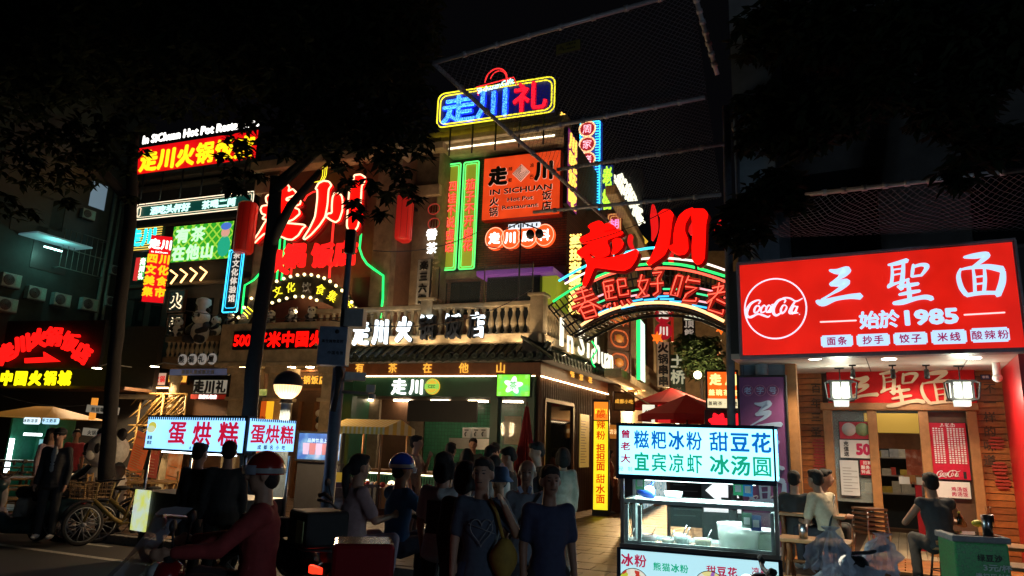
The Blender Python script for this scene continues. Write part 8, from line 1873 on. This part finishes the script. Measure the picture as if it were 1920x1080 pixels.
def bicycle(lab, loc, rz):
 t = thing('bicycle', lab, 'bicycle', loc, rz, 'shared bicycles under the tree')
 wheel(t, .52, .32, .04, 14); wheel(t, -.52, .32, .04, 14)
 b = MB(); b.path([(.52, 0, .32), (.4, 0, .72), (.36, 0, .95)], .02, 6); b.path([(.4, 0, .68), (.05, 0, .38), (-.1, 0, .3)], .035, 8); b.path([(-.1, 0, .3), (-.25, 0, .8)], .022, 6); b.path([(-.52, 0, .32), (-.1, 0, .3)], .018, 6); b.path([(-.52, 0, .32), (-.2, 0, .62)], .016, 6); b.build('frame', yb, t)
 MB().path([(.3, -.27, 1.02), (.38, -.08, .98), (.38, .08, .98), (.3, .27, 1.02)], .014, 6).build('handlebar', M['dark'], t)
 b = MB(); b.sph((-.27, 0, .84), (.13, .08, .04), 12, 8); b.build('saddle', M['rubber'], t)
 b = MB()
 for k in range(5): z = .72 + k * .06; b.path([(.42, -.14, z), (.72, -.16, z), (.72, .16, z), (.42, .14, z)], .006, 4, closed=True)
 for k in range(7): y = -.15 + .05 * k; b.path([(.45, y * .9, .72), (.72, y, .72), (.73, y, .96)], .005, 4)
 for k in range(5): x = .45 + .065 * k; b.path([(x, -.15, .72), (x, -.15, .96)], .005, 4); b.path([(x, .15, .72), (x, .15, .96)], .005, 4)
 b.build('basket', mat('basket_brown', (.2, .12, .05), .6), t)
 for x in (.52, -.52): MB().path([(x + .36 * math.cos(a), 0, .32 + .36 * math.sin(a)) for a in [R(30 + 15 * k) for k in range(9)]], .022, 6).build('mudguard', M['dark'], t)
 MB().path([(-.1, -.12, .22), (-.1, 0, .3), (-.1, .12, .38)], .012, 5).build('pedal_crank', M['steel'], t)
 return t
bk = bicycle('shared bicycle with a wicker basket nearest the tree trunk', g0(180, 12.4), R(215))
dup(bk, gp(212, 12.2, 0), R(235), 'shared bicycle with a wire basket in the middle of the row'); dup(bk, gp(243, 12.5, 0), R(225), 'shared bicycle at the right end of the row by the egg cake cart')
v6 = scooter('parked scooter with both handlebars wrapped in pale plastic bags below the noodle shop', g0(1712, 5.8), R(112), blkp, None, lit='off', mirrors=False)
wrap = mat('wrap_plastic', (.6, .68, .8), .6, var=.2, scale=8, alpha=.55)
def drape(ax_, r0, h_, seed, lean=(0, 0)):
 b = MB(); v = []; f = []; n = 40; rows = 12; rq = random.Random(seed); ph = [rq.uniform(0, 6) for _ in range(4)]
 for i in range(rows + 1):
  u = i / rows; tw = math.exp(-((u - .13) / .05) ** 2)
  for k in range(n):
   a = 2 * PI * k / n; fold = 1 + .12 * math.sin(5 * a + ph[0] + 4 * u) + .06 * math.sin(11 * a + ph[1] - 3 * u) + .08 * math.sin(17 * a + ph[2])
   rad = (.02 + (.05 * (1 - u / .13) if u < .13 else r0 * ((u - .13) / .87) ** .42 * (1 + .35 * noise.noise(Vector((2 * math.cos(a) + seed, 2 * math.sin(a), 5 * u)))))) * fold * (1 - .3 * tw)
   v.append((ax_[0] + lean[0] * u + rad * math.cos(a), ax_[1] + lean[1] * u + rad * math.sin(a), ax_[2] - h_ * u + .02 * math.sin(7 * a + ph[3]) * u))
 for i in range(rows):
  for k in range(n): f.append((i * n + k, i * n + (k + 1) % n, (i + 1) * n + (k + 1) % n, (i + 1) * n + k))
 b.add(v, f); b.build('plastic_wrap', wrap, v6)
drape((.4, .3, 1.2), .16, .34, 1, (.02, .0)); drape((.42, -.3, 1.14), .15, .32, 2, (.05, .05)); drape((.46, .0, .98), .34, .45, 3, (.04, 0))
v7 = scooter('black scooter with curved handlebar parked at the right end of the dessert cart', g0(1575, 5.0), R(168), blkp, None, lit='off', mirrors=False)
# == STREET FURNITURE
bch = thing('bamboo_chair', 'x', 'chair', (0, 0, 0), 0, 'bamboo chairs on the terrace')
for sx in (-1, 1):
 for sy in (-1, 1): MB().path([(sx * .23, sy * .22, 0), (sx * .23, sy * .22, .42 if sy < 0 else .9)], .022, 7).build('leg', M['bamboo'], bch)
MB().bb(-.25, .25, -.24, .24, .4, .43).build('seat', mat('woven_bamboo', (.35, .2, .07), .7, scale=60, bump=1), bch)
for z in (.62, .74, .86): MB().path([(-.23, .22, z), (.23, .22, z)], .018, 6).build('back_rail', M['bamboo'], bch)
for sx in (-1, 1): MB().path([(sx * .23, -.22, .42), (sx * .24, -.22, .64), (sx * .23, .22, .66)], .02, 6).build('armrest', M['bamboo'], bch)
for z in (.15,): MB().path([(-.23, -.22, z), (.23, -.22, z)], .015, 6).build('stretcher', M['bamboo'], bch); MB().path([(-.23, .22, z), (.23, .22, z)], .015, 6).build('stretcher', M['bamboo'], bch)
spots = [(30, 13.6, 40, 'bamboo chair at the far left edge behind the white scooter'), (10, 15.5, 200, 'bamboo chair farther back at the far left edge'), (128, 13.4, -70, 'bamboo chair just right of the standing man in the cap'), (118, 17.5, 20, 'bamboo chair in front of the kiosk window'), (150, 18.2, 180, 'bamboo chair close to the panda statue'), (255, 15.2, 70, 'bamboo chair in front of the red leaning menu'), (300, 15.6, -60, 'bamboo chair left of the egg cake cart post'), (225, 16.2, 0, 'bamboo chair behind the first tree trunk'), (60, 16.0, 150, 'bamboo chair behind the woman in beige')]
for k, (px, D, a, lab) in enumerate(spots):
 q = gp(px, D, .11)
 if k == 0: bch.location = q; bch.rotation_euler = (0, 0, R(a)); bch['label'] = lab
 else: dup(bch, q, R(a), lab)
bt = thing('bamboo_table', 'square bamboo table right of the standing man in the cap', 'table', gp(122, 15.8, .11), R(-20), 'bamboo tables on the terrace')
for sx in (-1, 1):
 for sy in (-1, 1): MB().path([(sx * .3, sy * .3, 0), (sx * .3, sy * .3, .7)], .025, 7).build('leg', M['bamboo'], bt)
MB().bb(-.38, .38, -.38, .38, .7, .74).build('tabletop', M['bamboo'], bt)
dup(bt, gp(278, 14.6, .11), R(10), 'square bamboo table before the orange food banners'); dup(bt, gp(8, 14.3, .11), R(10), 'square bamboo table at the far left edge')
KQ = Frame(gp(70, 17.5), -8)
kio = thing('drink_kiosk', 'small green kiosk under a wide orange canopy with two lit drink signs', 'kiosk', KQ.w(0, 0, .1), KQ.a)
ux, uz = KQ.at(74, 778); zr = KQ.at(74, 784)[1] - .1; zt2 = KQ.at(74, 769)[1] - .1; xw0 = KQ.at(12, 784)[0]; xw1 = KQ.at(138, 784)[0]
b = MB(); b.add([(xw0, -.9, zr), (xw1, -.9, zr), (xw1, 1.2, zr), (xw0, 1.2, zr), ((xw0 + xw1) / 2 - .3, .15, zt2 + .1), ((xw0 + xw1) / 2 + .2, .15, zt2 + .1)], [(0, 1, 5, 4), (1, 2, 5), (2, 3, 4, 5), (3, 0, 4), (0, 3, 2, 1)]); b.build('canopy', mat('orange_canvas', (.75, .3, .03), .7, em=.1, emcol=(1, .45, .05)), kio)
kx0, kx1 = KQ.at(38, 800)[0], KQ.at(110, 800)[0]
MB().bb(kx0, kx1, .5, .55, 0, zr - .02).bb(kx0, kx0 + .05, -.3, .499, 0, zr - .02).bb(kx1 - .05, kx1, -.3, .499, 0, zr - .02).build('wall', mat('kiosk_green', (.02, .2, .12), .5), kio)
MB().bb(kx0 + .06, kx0 + .14, -.31, -.25, .6, zr - .5).build('light_tube', em('kiosk_tube', (.85, 1, 1), 6), kio)
MB().bb(kx0 + .3, kx0 + .75, -.2, -.15, zr - .42, zr - .36).build('light_tube', MC['kiosk_tube'], kio)
MB().bb(kx0 + .2, kx1 - .1, .44, .49, 1.0, zr - .5).build('menu_screen', em('kiosk_screen', (.25, .55, .6), .7), kio)
for a, c_, s_, col_ in ((46, 76, '冰粉凉茶', (.7, .9, 1)), (81, 111, '手工奶茶', (.45, .75, .95))):
 q0_, q1_ = KQ.at(a, 795, -.4), KQ.at(c_, 783, -.4)
 MB().prism(rrect(q0_[0], q1_[0], q0_[1] - .1, q1_[1] - .1, .05), -.45, -.38).build('sign_panel', em('kiosk_sign%d' % a, col_, 1.3), kio); chars(kio, s_, (q0_[0] + q1_[0]) / 2, (q0_[1] + q1_[1]) / 2 - .1, .09, M['t_black'], y=-.46, depth=.01)
MB().bb(kx0, kx1, -.5, .0, .9, .95).build('counter', M['white'], kio)
panda('big white and black panda statue half hidden behind the first tree trunk', tuple(gp(186, 15.0, .1)), R(-26), 1.5, name='panda_statue')
pp = gp(172, 16.9, .1); sgp = thing('direction_post', 'cream bent pipe post with two white arrow boards near the panda statue', 'sign post', tuple(pp), R(-10))
hz = W(178, 742, 16.9).z - .1
MB().path([(0, 0, 0), (0, 0, hz - .1), (.08, 0, hz), (1.2, 0, hz)], .055, 10).build('pipe', M['cream'], sgp)
for z_, s_ in ((hz - .32, '熊猫咖啡厅'), (hz - .85, '火锅体验馆')):
 MB().box(-.05, -.07, z_, .85, .03, .17, ry=.06).build('arrow_board', mat('board_white', (.6, .56, .45), .5, em=.15, emcol=(1, .9, .7)), sgp); chars(sgp, s_, -.05, z_, .11, M['t_black'], y=-.09, depth=.01)
MB().bb(-.42, -.28, -.03, .02, hz - .55, hz - .05).build('orange_tab', em('tab_orange', (1, .35, .04), .8), sgp)
def banner(px, py0, py1, wpx, D, lab, m, rows, lean, rz=-20, ts=None):
 F = Frame(gp(px, D), rz); z0_, z1_ = max(.15, F.at(px, py1)[1]), F.at(px, py0)[1]; w2 = F.size(px, 840, wpx)
 t = thing('banner', lab, 'banner', F.w(0, 0, .1), F.a); h_ = z1_ - z0_
 o = bpy.data.objects.new('panel', MB().bb(-w2 / 2, w2 / 2, 0, .01, 0, h_).mesh('panel', m)); C.objects.link(o); o.parent = t; o.location = (0, 0, z0_ - .1); o.rotation_euler = (R(6), R(lean), 0)
 for k in range(rows): MB().bb(-w2 * .38, w2 * (.1 + .28 * random.random()), -.004, -.001, h_ * (.1 + .6 * k / rows), h_ * (.1 + .6 * k / rows) + .018).build('text_line', mat('banner_text', (.75, .55, .3), .5), o)
 if ts:
  for k, ch in enumerate(ts):
   me0, _ = glyph(ch, .03, .01); key = (me0.name, 'banner_text')
   if key not in GM: me = me0.copy(); me.materials.clear(); me.materials.append(mat('banner_text', (.75, .55, .3), .5)); GM[key] = me
   put('character', GM[key], o, ((k - (len(ts) - 1) / 2) * w2 * .8 / len(ts), -.008, h_ * .86), (0, 0, 0), (w2 * .7 / len(ts),) * 3)
 MB().path([(0, .03, 0), (0, .25, h_ + z0_ - .1)], .012, 5).build('stand', M['dark'], t)
banner(238, 808, 885, 38, 15.6, 'tall orange red menu banner leaning to the right beside the first tree trunk', mat('banner_orange', (.45, .1, .03), .5, em=.22, emcol=(1, .18, .04)), 10, 16, ts='限量竹筒鸡')
banner(272, 838, 895, 26, 15.9, 'dark food banner with white bottle picture left of the cart post', mat('banner_darkred', (.2, .04, .02), .5, em=.08, emcol=(1, .2, .1)), 6, 6, ts='茶饮')
banner(312, 838, 900, 34, 15.7, 'orange food banner with round dish pictures behind the cart post', pattern_em('banner_food', [(0, (.35, .06, .02)), (.45, (.5, .14, .03)), (.7, (.6, .35, .15))], 5, .45, 'NOISE'), 2, 8, ts='美食')
t, wd, ht = board(Frame(gp(598, 14.3), -17), [(560, 812), (641, 812), (637, 863), (557, 863)], 0, 'wide blue video screen with drink pictures behind the camera pole', 'screen', face=pattern_em('tv_print', [(0, (.01, .03, .15)), (.45, (.03, .1, .4)), (.6, (.1, .25, .5)), (.8, (.35, .4, .6))], 3.5, .8, 'NOISE'), name='video_screen', framew=.03, framem=M['black'])
chars(t, '品牌饮品上新', wd / 2, ht * .72, ht * .16, em('tv_text', (.5, .8, 1), .8, False), y=-.01, bold=.02, depth=.01)
for k in range(5):
 b = MB(); b.prism([(wd * (.2 + .15 * k) + a, ht * .2 + c_) for a, c_ in ((-.06, 0), (.06, 0), (.08, .22), (-.08, .22))], -.01, -.002); b.build('cup_picture', em('tv_cup%d' % (k % 2), ((.6, .5, .8), (.5, .2, .25))[k % 2], .7, False), t)
MB().bb(-.0, wd, .04, .2, -1.1, -.04).build('stand', M['dark'], t)
AF = Frame(gp(634, 11.0), -14)
t, wd, ht = board(AF, [(604, 904), (652, 904), (650, 950), (600, 950)], 0, 'dark red drinks board with white characters and a price, beside the striped cart', face=mat('drink_board', (.12, .015, .012), .5), name='drinks_board')
chars(t, '夏夜畅饮', wd / 2, ht * .62, wd / 4.5, em('board_white_text', (.8, .75, .65), .8, False), bold=.04, y=-.01, depth=.01, sx=.95); word(t, '38.8', wd * .7, ht * .25, ht * .16, MC['board_white_text'], y=-.01, bold=.04, depth=.01, width=wd * .35); chars(t, '啤酒', wd * .28, ht * .25, ht * .16, MC['board_white_text'], y=-.01, depth=.01)
q = A.w(0, 0, 0)
t2 = thing('a_frame_board', 'wooden A-frame board with a round picture standing by the drinks board', 'board', gp(632, 10.4, .1), R(-14))
MB().bb(-.24, .24, 0, .04, .35, 1.0).build('board', mat('a_board', (.2, .08, .04), .6), t2); MB().lathe([(0, 0), (.2, 0), (.2, .01), (0, .01)], 24).build('round_picture', mat('brown_round', (.14, .06, .03), .5, scale=15), t2, (0, -.002, .68), (PI / 2, 0, 0))
for sx in (-1, 1): MB().path([(sx * .24, .02, 0), (sx * .24, .02, 1.0)], .018, 6).build('leg', M['wood'], t2); MB().path([(sx * .24, .4, 0), (sx * .24, .03, .95)], .016, 6).build('rear_leg', M['wood'], t2)
YC = Frame(gp(690, 12.6), -18)
yc = thing('striped_cart', 'wooden cart with a yellow and cream striped awning before the tea booth', 'food cart', YC.w(0, 0, .1), YC.a)
cx0, zt_ = YC.at(630, 792); cx1 = YC.at(735, 792)[0]; zlow = YC.at(690, 812)[1] - .1; zt_ -= .1
ns = 26; wst = (cx1 - cx0) / ns
sm0 = [mat('stripe_yellow', (.75, .5, .06), .7, var=.1), mat('stripe_cream', (.75, .65, .35), .7, var=.1)]
for k in range(ns):
 b = MB(); xx = cx0 + k * wst
 b.add([(xx, -.25, zlow + .1), (xx + wst, -.25, zlow + .1), (xx + wst, .35, zt_ + .08), (xx, .35, zt_ + .08)], [(0, 1, 2, 3)])
 b.add([(xx, -.25, zlow - .02), (xx + wst, -.25, zlow - .02), (xx + wst, -.251, zlow + .1), (xx, -.251, zlow + .1)], [(0, 1, 2, 3)])
 b.add([(xx, .95, zlow + .1), (xx + wst, .95, zlow + .1), (xx + wst, .35, zt_ + .08), (xx, .35, zt_ + .08)], [(3, 2, 1, 0)])
 b.build('awning_stripe', sm0[k % 2], yc)
for k in range(8):
 b = MB(); y0_, y1_ = -.25 + k * .15, -.25 + (k + 1) * .15; hz_ = lambda y: zlow + .1 + (zt_ - zlow - .02) * (1 - abs(y - .35) / .6)
 b.add([(cx1, y0_, zlow - .02), (cx1, y1_, zlow - .02), (cx1, y1_, hz_(y1_)), (cx1, y0_, hz_(y0_))], [(0, 1, 2, 3)]); b.build('awning_stripe', sm0[k % 2], yc)
for xx in (cx0 + .1, cx1 - .1):
 for yy in (-.15, .85): MB().path([(xx, yy, .9), (xx, yy, zlow + .1)], .025, 6).build('post', M['woodl'], yc)
MB().bb(cx0, cx1, -.2, .9, .35, .9).build('body', M['wood'], yc, bevel=.02); MB().bb(cx0, cx0 + .35, -.22, -.201, .75, 1.12).build('yellow_box', mat('yellow_card', (.75, .45, .03), .5, em=.2, emcol=(1, .6, .05)), yc)
MB().bb(cx0 + .4, cx1 - .05, -.23, -.202, .35, .95).build('name_board', M['woodd'], yc)
chars(yc, '走川', cx0 + .75, .78, .28, mat('tan_letter', (.6, .4, .2), .5), y=-.25, bold=.05); chars(yc, '糖画', cx0 + .6, .48, .2, M['white'], y=-.25, bold=.05)
for k in range(9): lump('flower', (cx0 + .35 + k * .09, -.15, .95), .05, k, [M['white'], M['woodl'], M['redp']][k % 3], yc, .5, 10, 8)
for k, px in enumerate((874, 892, 906)):
 x, z = A.at(px, 821, 1.4); t = thing('drink_machine', 'white drink dispenser with a black tap, %s of the three on the booth shelf' % ('left', 'middle', 'right')[k], 'machine', A.w(x, 1.4, z), A.a, 'white drink dispensers')
 hh_ = A.size(px, 810, 19, 1.4); MB().bb(-.12, .12, 0, .25, 0, hh_).build('body', M['white'], t, bevel=.01); MB().path([(0, -.01, hh_ * .6), (-.02, -.05, hh_ * .4), (0, -.05, hh_ * .15)], .018, 6).build('tap', M['black'], t); MB().bb(-.06, .06, -.004, -.001, hh_ * .72, hh_ * .82).build('display', M['black'], t)
t, wd, ht = board(A, [(945, 780), (978, 780), (978, 834), (945, 834)], .18, 'cream poster with bold black brush characters behind the folded parasol', 'poster', face=mat('cream_poster', (.6, .45, .25), .6), name='poster', th=.01)
chars(t, '絶味', wd * .5, ht * .72, ht * .42, M['t_black'], y=-.005, bold=.07, depth=.004, gap=1.0, sx=.9); chars(t, '川茶', wd * .5, ht * .25, ht * .42, M['t_black'], y=-.005, bold=.07, depth=.004, sx=.9)
x, z = A.at(988, 870, -.5); zt_ = A.at(988, 762, -.5)[1]
fp = thing('folded_parasol', 'folded dark red parasol leaning against the booth window', 'parasol', A.w(A.at(985, 870, -.5)[0], -.5, .1), A.a)
b = MB(); hb_ = zt_ - .1; n = 18; prof = [(.06, .5), (.34, .75), (.26, 1.3), (.14, 1.9), (.04, hb_)]
v = []; f = []
for r_, z_ in prof:
 for k in range(n * 2): a = PI * k / n; q_ = r_ * (1 if k % 2 else .72); v.append((q_ * math.cos(a), q_ * math.sin(a), z_))
for i in range(len(prof) - 1):
 for k in range(n * 2): k2 = (k + 1) % (n * 2); f.append((i * n * 2 + k, i * n * 2 + k2, (i + 1) * n * 2 + k2, (i + 1) * n * 2 + k))
b.add(v, f); b.build('canopy', mat('maroon_canvas', (.28, .02, .02), .8, var=.15), fp); MB().path([(0, 0, 0), (0, 0, hb_ + .1)], .02, 8).build('pole', M['woodd'], fp); MB().lathe([(0, 0), (.2, 0), (.2, .06), (0, .08)], 16).build('base', M['dark'], fp)
t, wd, ht = board(A, [(680, 756), (696, 756), (696, 832), (680, 832)], 2.2, 'glowing vertical white characters on a dark board inside the tea booth', face=mat('maroon_board', (.06, .01, .01), .5), name='inner_sign')
chars(t, '楼上请坐', wd / 2, ht / 2, ht / 4.6, M['e_white'], vertical=True, bold=.04)
# ---- noodle shop furniture
def table(lab, F, x, y, z, wd, dp, h_, rz=0, leg='x'):
 t = thing('wooden_table', lab, 'table', F.w(x, y, z), F.a + rz); MB().bb(-wd / 2, wd / 2, -dp / 2, dp / 2, h_ - .04, h_).build('tabletop', M['woodl'], t, bevel=.006)
 for sx in (-1, 1):
  o = MB().path([(sx * wd * .38, -dp * .4, 0), (sx * wd * .38, dp * .4, h_ - .05)], .028, 4).build('leg', M['wood'], t); MB().path([(sx * wd * .38 + .03, dp * .4, 0), (sx * wd * .38 + .03, -dp * .4, h_ - .05)], .028, 4).build('leg', M['wood'], t)
 MB().path([(-wd * .38, 0, h_ * .45), (wd * .38, 0, h_ * .45)], .02, 4).build('stretcher', M['wood'], t); return t
def csl(px, D): q = gp(px, D, 0) - CS.o; return q.dot(CS.X), q.dot(CS.Y)
tb = []
for lab, px, D, wd, dp, h_ in (('low wooden table between the two diners at the left wall', 1525, 9.9, .9, .5, .72), ('long wooden table running off the right edge of the shop front', 1890, 8.7, 1.3, .55, .72), ('dark wooden table in front of the left diners with a steel cup', 1535, 8.9, .8, .5, .5), ('small wooden table at the bottom right corner', 1935, 7.9, .8, .5, .6)):
 x, y = csl(px, D); z = FLz if D > 8.75 else .11; table(lab, CS, x, y, z, wd, dp, h_); tb.append((x, y, z + h_))
def stool(lab, px, D, z, r_=.17, h_=.45, m=None):
 q = gp(px, D, z); t = thing('stool', lab, 'stool', tuple(q), 0, 'stools of the noodle shop'); MB().lathe([(0, h_), (r_, h_), (r_, h_ - .03), (0, h_ - .03)], 18).build('seat', m or M['woodl'], t)
 for k in range(4): a = PI / 4 + PI / 2 * k; MB().path([(r_ * .6 * math.cos(a), r_ * .6 * math.sin(a), h_ - .03), (r_ * .95 * math.cos(a), r_ * .95 * math.sin(a), 0)], .014, 5).build('leg', M['dark'], t)
 MB().path([(r_ * .8 * math.cos(a), r_ * .8 * math.sin(a), h_ * .4) for a in [2 * PI * k / 12 for k in range(12)]], .008, 4, closed=True).build('ring', M['dark'], t)
stool('round wooden stool under the man in the cream tee', 1558, 9.6, FLz); stool('round stool under the man in the sleeveless top', 1774, 9.0, FLz); stool('round stool with a pale wooden seat in front of the left diners', 1600, 8.8, .11); stool('round stool under the black tee diner', 1533, 10.6, FLz)
for k in range(6):
 q = gp(1637, 10.8, FLz); t = thing('stacked_stool', 'dark stool in the stack by the door, number %d from the floor' % (k + 1), 'stool', (q.x, q.y, q.z + k * .065), .2, 'stools stacked by the shop door')
 t['label'] = ('bottom', 'second lowest', 'third lowest', 'third highest', 'second highest', 'topmost')[k] + ' stool of the dark stack beside the shop door post'
 MB().bb(-.17, .17, -.17, .17, .4, .43).build('seat', M['woodd'], t)
 for sx in (-1, 1):
  for sy in (-1, 1): MB().path([(sx * .15, sy * .15, .4), (sx * .18, sy * .18, 0.0)], .012, 5).build('leg', M['steel'], t)
def cup(lab, px, D, z, r_=.05, h_=.14, sticks=True):
 q = gp(px, D, 0); t = thing('steel_cup', lab, 'cup', (q.x, q.y, z), 0, 'steel chopstick cups'); MB().lathe([(0, 0), (r_ * .95, 0), (r_, h_), (r_ * .92, h_), (r_ * .88, .02)], 20).build('cup', M['steel'], t)
 if sticks:
  for k in range(5): MB().path([(0, 0, .02), (r_ * .6 * math.cos(k * 1.3), r_ * .6 * math.sin(k * 1.3), h_ + .09)], .004, 4).build('chopstick', M['woodl'], t)
cup('steel chopstick cup on the long right table', 1875, 8.7, FLz + .72, sticks=True); cup('steel cup on the dark table before the left diners', 1514, 8.9, FLz + .5, .05, .16, False)
q = gp(1853, 8.7, 0); t = thing('napkin_pack', 'yellow packet of napkins on the long right table', 'napkins', (q.x, q.y, FLz + .72), .2); lump('packet', (0, 0, .035), (.09, .06, .04), 2, mat('yellow_pack', (.7, .6, .05), .5), t, .2)
q = gp(1817, 8.9, 0); t = thing('sauce_bottle', 'small sauce bottle at the left end of the long right table', 'bottle', (q.x, q.y, FLz + .72), 0); MB().lathe([(0, 0), (.028, 0), (.03, .08), (.012, .1), (.012, .13), (0, .13)], 14).build('bottle', mat('soy_glass', (.05, .02, .01), .15), t); MB().lathe([(.014, .13), (.014, .15), (0, .15)], 10).build('cap', mat('yellow_pack'), t)
GF = Frame(gp(1835, 7.4), -14)
t = thing('drinks_freezer', 'green patterned drinks chest with a grey rim at the lower right', 'freezer', GF.w(0, 0, 0), GF.a)
x0, z1 = GF.at(1787, 1000); x1 = GF.at(1890, 1010)[0]; z1 = GF.at(1840, 1006)[1]
MB().bb(x0, x1, 0, .5, .1, z1 - .06).build('body', pattern_em('green_freezer', [(0, (.01, .08, .03)), (.45, (.03, .2, .07)), (.6, (.02, .12, .05)), (.75, (.15, .22, .15))], 38, .12, 'NOISE'), t, bevel=.02)
MB().bb(x0 - .02, x1 + .02, -.02, .52, z1 - .06, z1).build('rim', M['grey'], t, bevel=.01); MB().bb(x0 + .04, x1 - .04, .04, .46, z1 + .001, z1 + .006).build('lid', M['dglass'], t)
wt_ = mat('white_text', (.6, .65, .68), .5, var=0)
chars(t, '绿豆沙', (x0 + x1) / 2 + .06, z1 - .2, .07, M['t_black'], y=-.01, bold=.05, depth=.006); word(t, '3元/杯', (x0 + x1) / 2 + .12, z1 - .29, .05, wt_, y=-.01, width=.25, bold=.03, depth=.006); chars(t, '请扫码付款', (x0 + x1) / 2 + .08, z1 - .37, .06, wt_, y=-.01, bold=.03, depth=.006); chars(t, '请自取', (x0 + x1) / 2 + .08, z1 - .46, .1, M['t_black'], y=-.01, bold=.06, depth=.006)
q = GF.w(x0 + .38, .2, z1 + .006); t = thing('steel_cup', 'tall steel cup standing on the green drinks chest', 'cup', tuple(q)); MB().lathe([(0, 0), (.045, 0), (.048, .19), (.043, .19), (.04, .01)], 18).build('cup', M['steel'], t)
t = thing('timber_bench', 'worn plank bench along the foot of the noodle shop steps', 'bench', gp(1700, 7.9, 0), CS.a); MB().bb(-1.2, 1.0, -.14, .14, .38, .43).build('seat', M['woodl'], t, bevel=.008)
for x in (-1.0, .8): MB().bb(x - .03, x + .03, -.12, .12, 0, .38).build('leg', M['wood'], t)
for k, (a, c_, D0, D1, sag) in enumerate((((240, 560), (700, 590), 16, 15, .25), ((700, 470), (905, 430), 13, 17, .2), ((905, 460), (1330, 350), 16, 12, .5), ((620, 600), (1000, 540), 10, 16, .4), ((0, 740), (160, 760), 15, 16, .1))):
 p, q_ = W(*a, D0), W(*c_, D1); b = MB(); b.path([(p.lerp(q_, i / 14) - Vector((0, 0, sag * 4 * (i / 14) * (1 - i / 14)))) - p for i in range(15)], .009, 4)
 o = b.build('overhead_cable', M['black'], None, tuple(p)); tag(o, ('thin black cable crossing in front of the gate house', 'cable looping past the green neon couplets', 'long cable crossing below the orange sign to the net canopy', 'cable running from the pole cabinet over the terrace', 'grey cable under the yellow character row')[k], 'cable')
t = thing('pole_spotlights', 'black bracket with two spotlights standing on the terrace before the orange discs', 'spotlight', A.w(A.at(972, 560, .6)[0], .6, A.at(972, 566, .6)[1]), A.a)
hz_ = A.at(972, 420, .6)[1] - A.at(972, 566, .6)[1]
MB().path([(0, 0, 0), (0, 0, hz_)], .025, 6).path([(-.5, 0, hz_ * .93), (.0, 0, hz_ * 1.02), (.55, 0, hz_ * .9)], .018, 6).build('bracket', M['black'], t)
for x in (.3, .55): MB().sph((x, -.08, hz_ * .84), (.11, .14, .13), 12, 8).build('lamp_head', M['black'], t)
upm = em('added_uplight_lens', (1, .75, .45), 20)
def added_uplight(lab, loc, tgt, e, col=(1, .7, .4), ang=110):  # lamps added to brighten walls and balustrades, no such fixtures seen
 t = thing('added_flood_lamp', lab, 'lamp', loc); d = Vector(tgt) - Vector(loc)
 rot = d.to_track_quat('-Z', 'Y').to_euler()
 MB().lathe([(0, .05), (.05, .05), (.06, 0), (0, -.001)], 12).build('housing', M['dark'], t, (0, 0, 0), tuple(rot)); MB().lathe([(0, -.008), (.045, -.008), (.045, -.004)], 12).build('lens', upm, t, (0, 0, 0), tuple(rot))
 l_ = bpy.data.lights.new('added_flood_beam', 'SPOT'); l_.energy = e; l_.color = col; l_.spot_size = R(ang); l_.spot_blend = .7; l_.shadow_soft_size = .06
 lo = bpy.data.objects.new('added_flood_beam', l_); C.objects.link(lo); lo.parent = t; lo.rotation_euler = rot; lo.location = d.normalized() * .03
for k, px in enumerate((668, 730, 790, 850, 910, 965)):
 x = A.at(px, 640, -.38)[0]; added_uplight('small added flood lamp on the eave washing the balustrade, %s from the left' % ('first', 'second', 'third', 'fourth', 'fifth', 'last')[k], A.w(x, -.38, zl + .12), A.w(x, .2, ztop - .1), 34)
for k, x in enumerate((.6, 2.2)):
 added_uplight('small added flood lamp on the side eave by the white letters, %s one' % ('nearer', 'farther')[k], S.w(x, -.42, zl + .12), S.w(x, .2, ztop), 40)
for k, (px, e) in enumerate(((660, 200), (730, 200), (800, 160), (870, 160), (950, 160))):
 x = A.at(px, 560, .9)[0]; added_uplight('added flood lamp behind the balustrade lighting the restaurant wall, %s from the left' % ('first', 'second', 'third', 'fourth', 'last')[k], A.w(x, 1.0, zc + .1), A.w(x + .2, YB, zt - 2), e * .45, (1, .68, .38), 120)
for k, (px, py, y, tz, e) in enumerate(((300, 628, .9, 2.5, 60), (385, 628, .9, 2.5, 60), (440, 600, .5, 2, 120), (560, 600, .5, 3, 160), (640, 600, .5, 3, 160))):
 x, z = A.at(px, py, y); added_uplight('added flood lamp on the parapet lighting the wall behind the panda figures, %s' % ('far left', 'second from left', 'middle', 'second from right', 'far right')[k], A.w(x, y, z + .03), A.w(x, y + 1.5, z + tz), e * .5, (1, .66, .36), 110)
bpy.data.scenes.remove(TS)
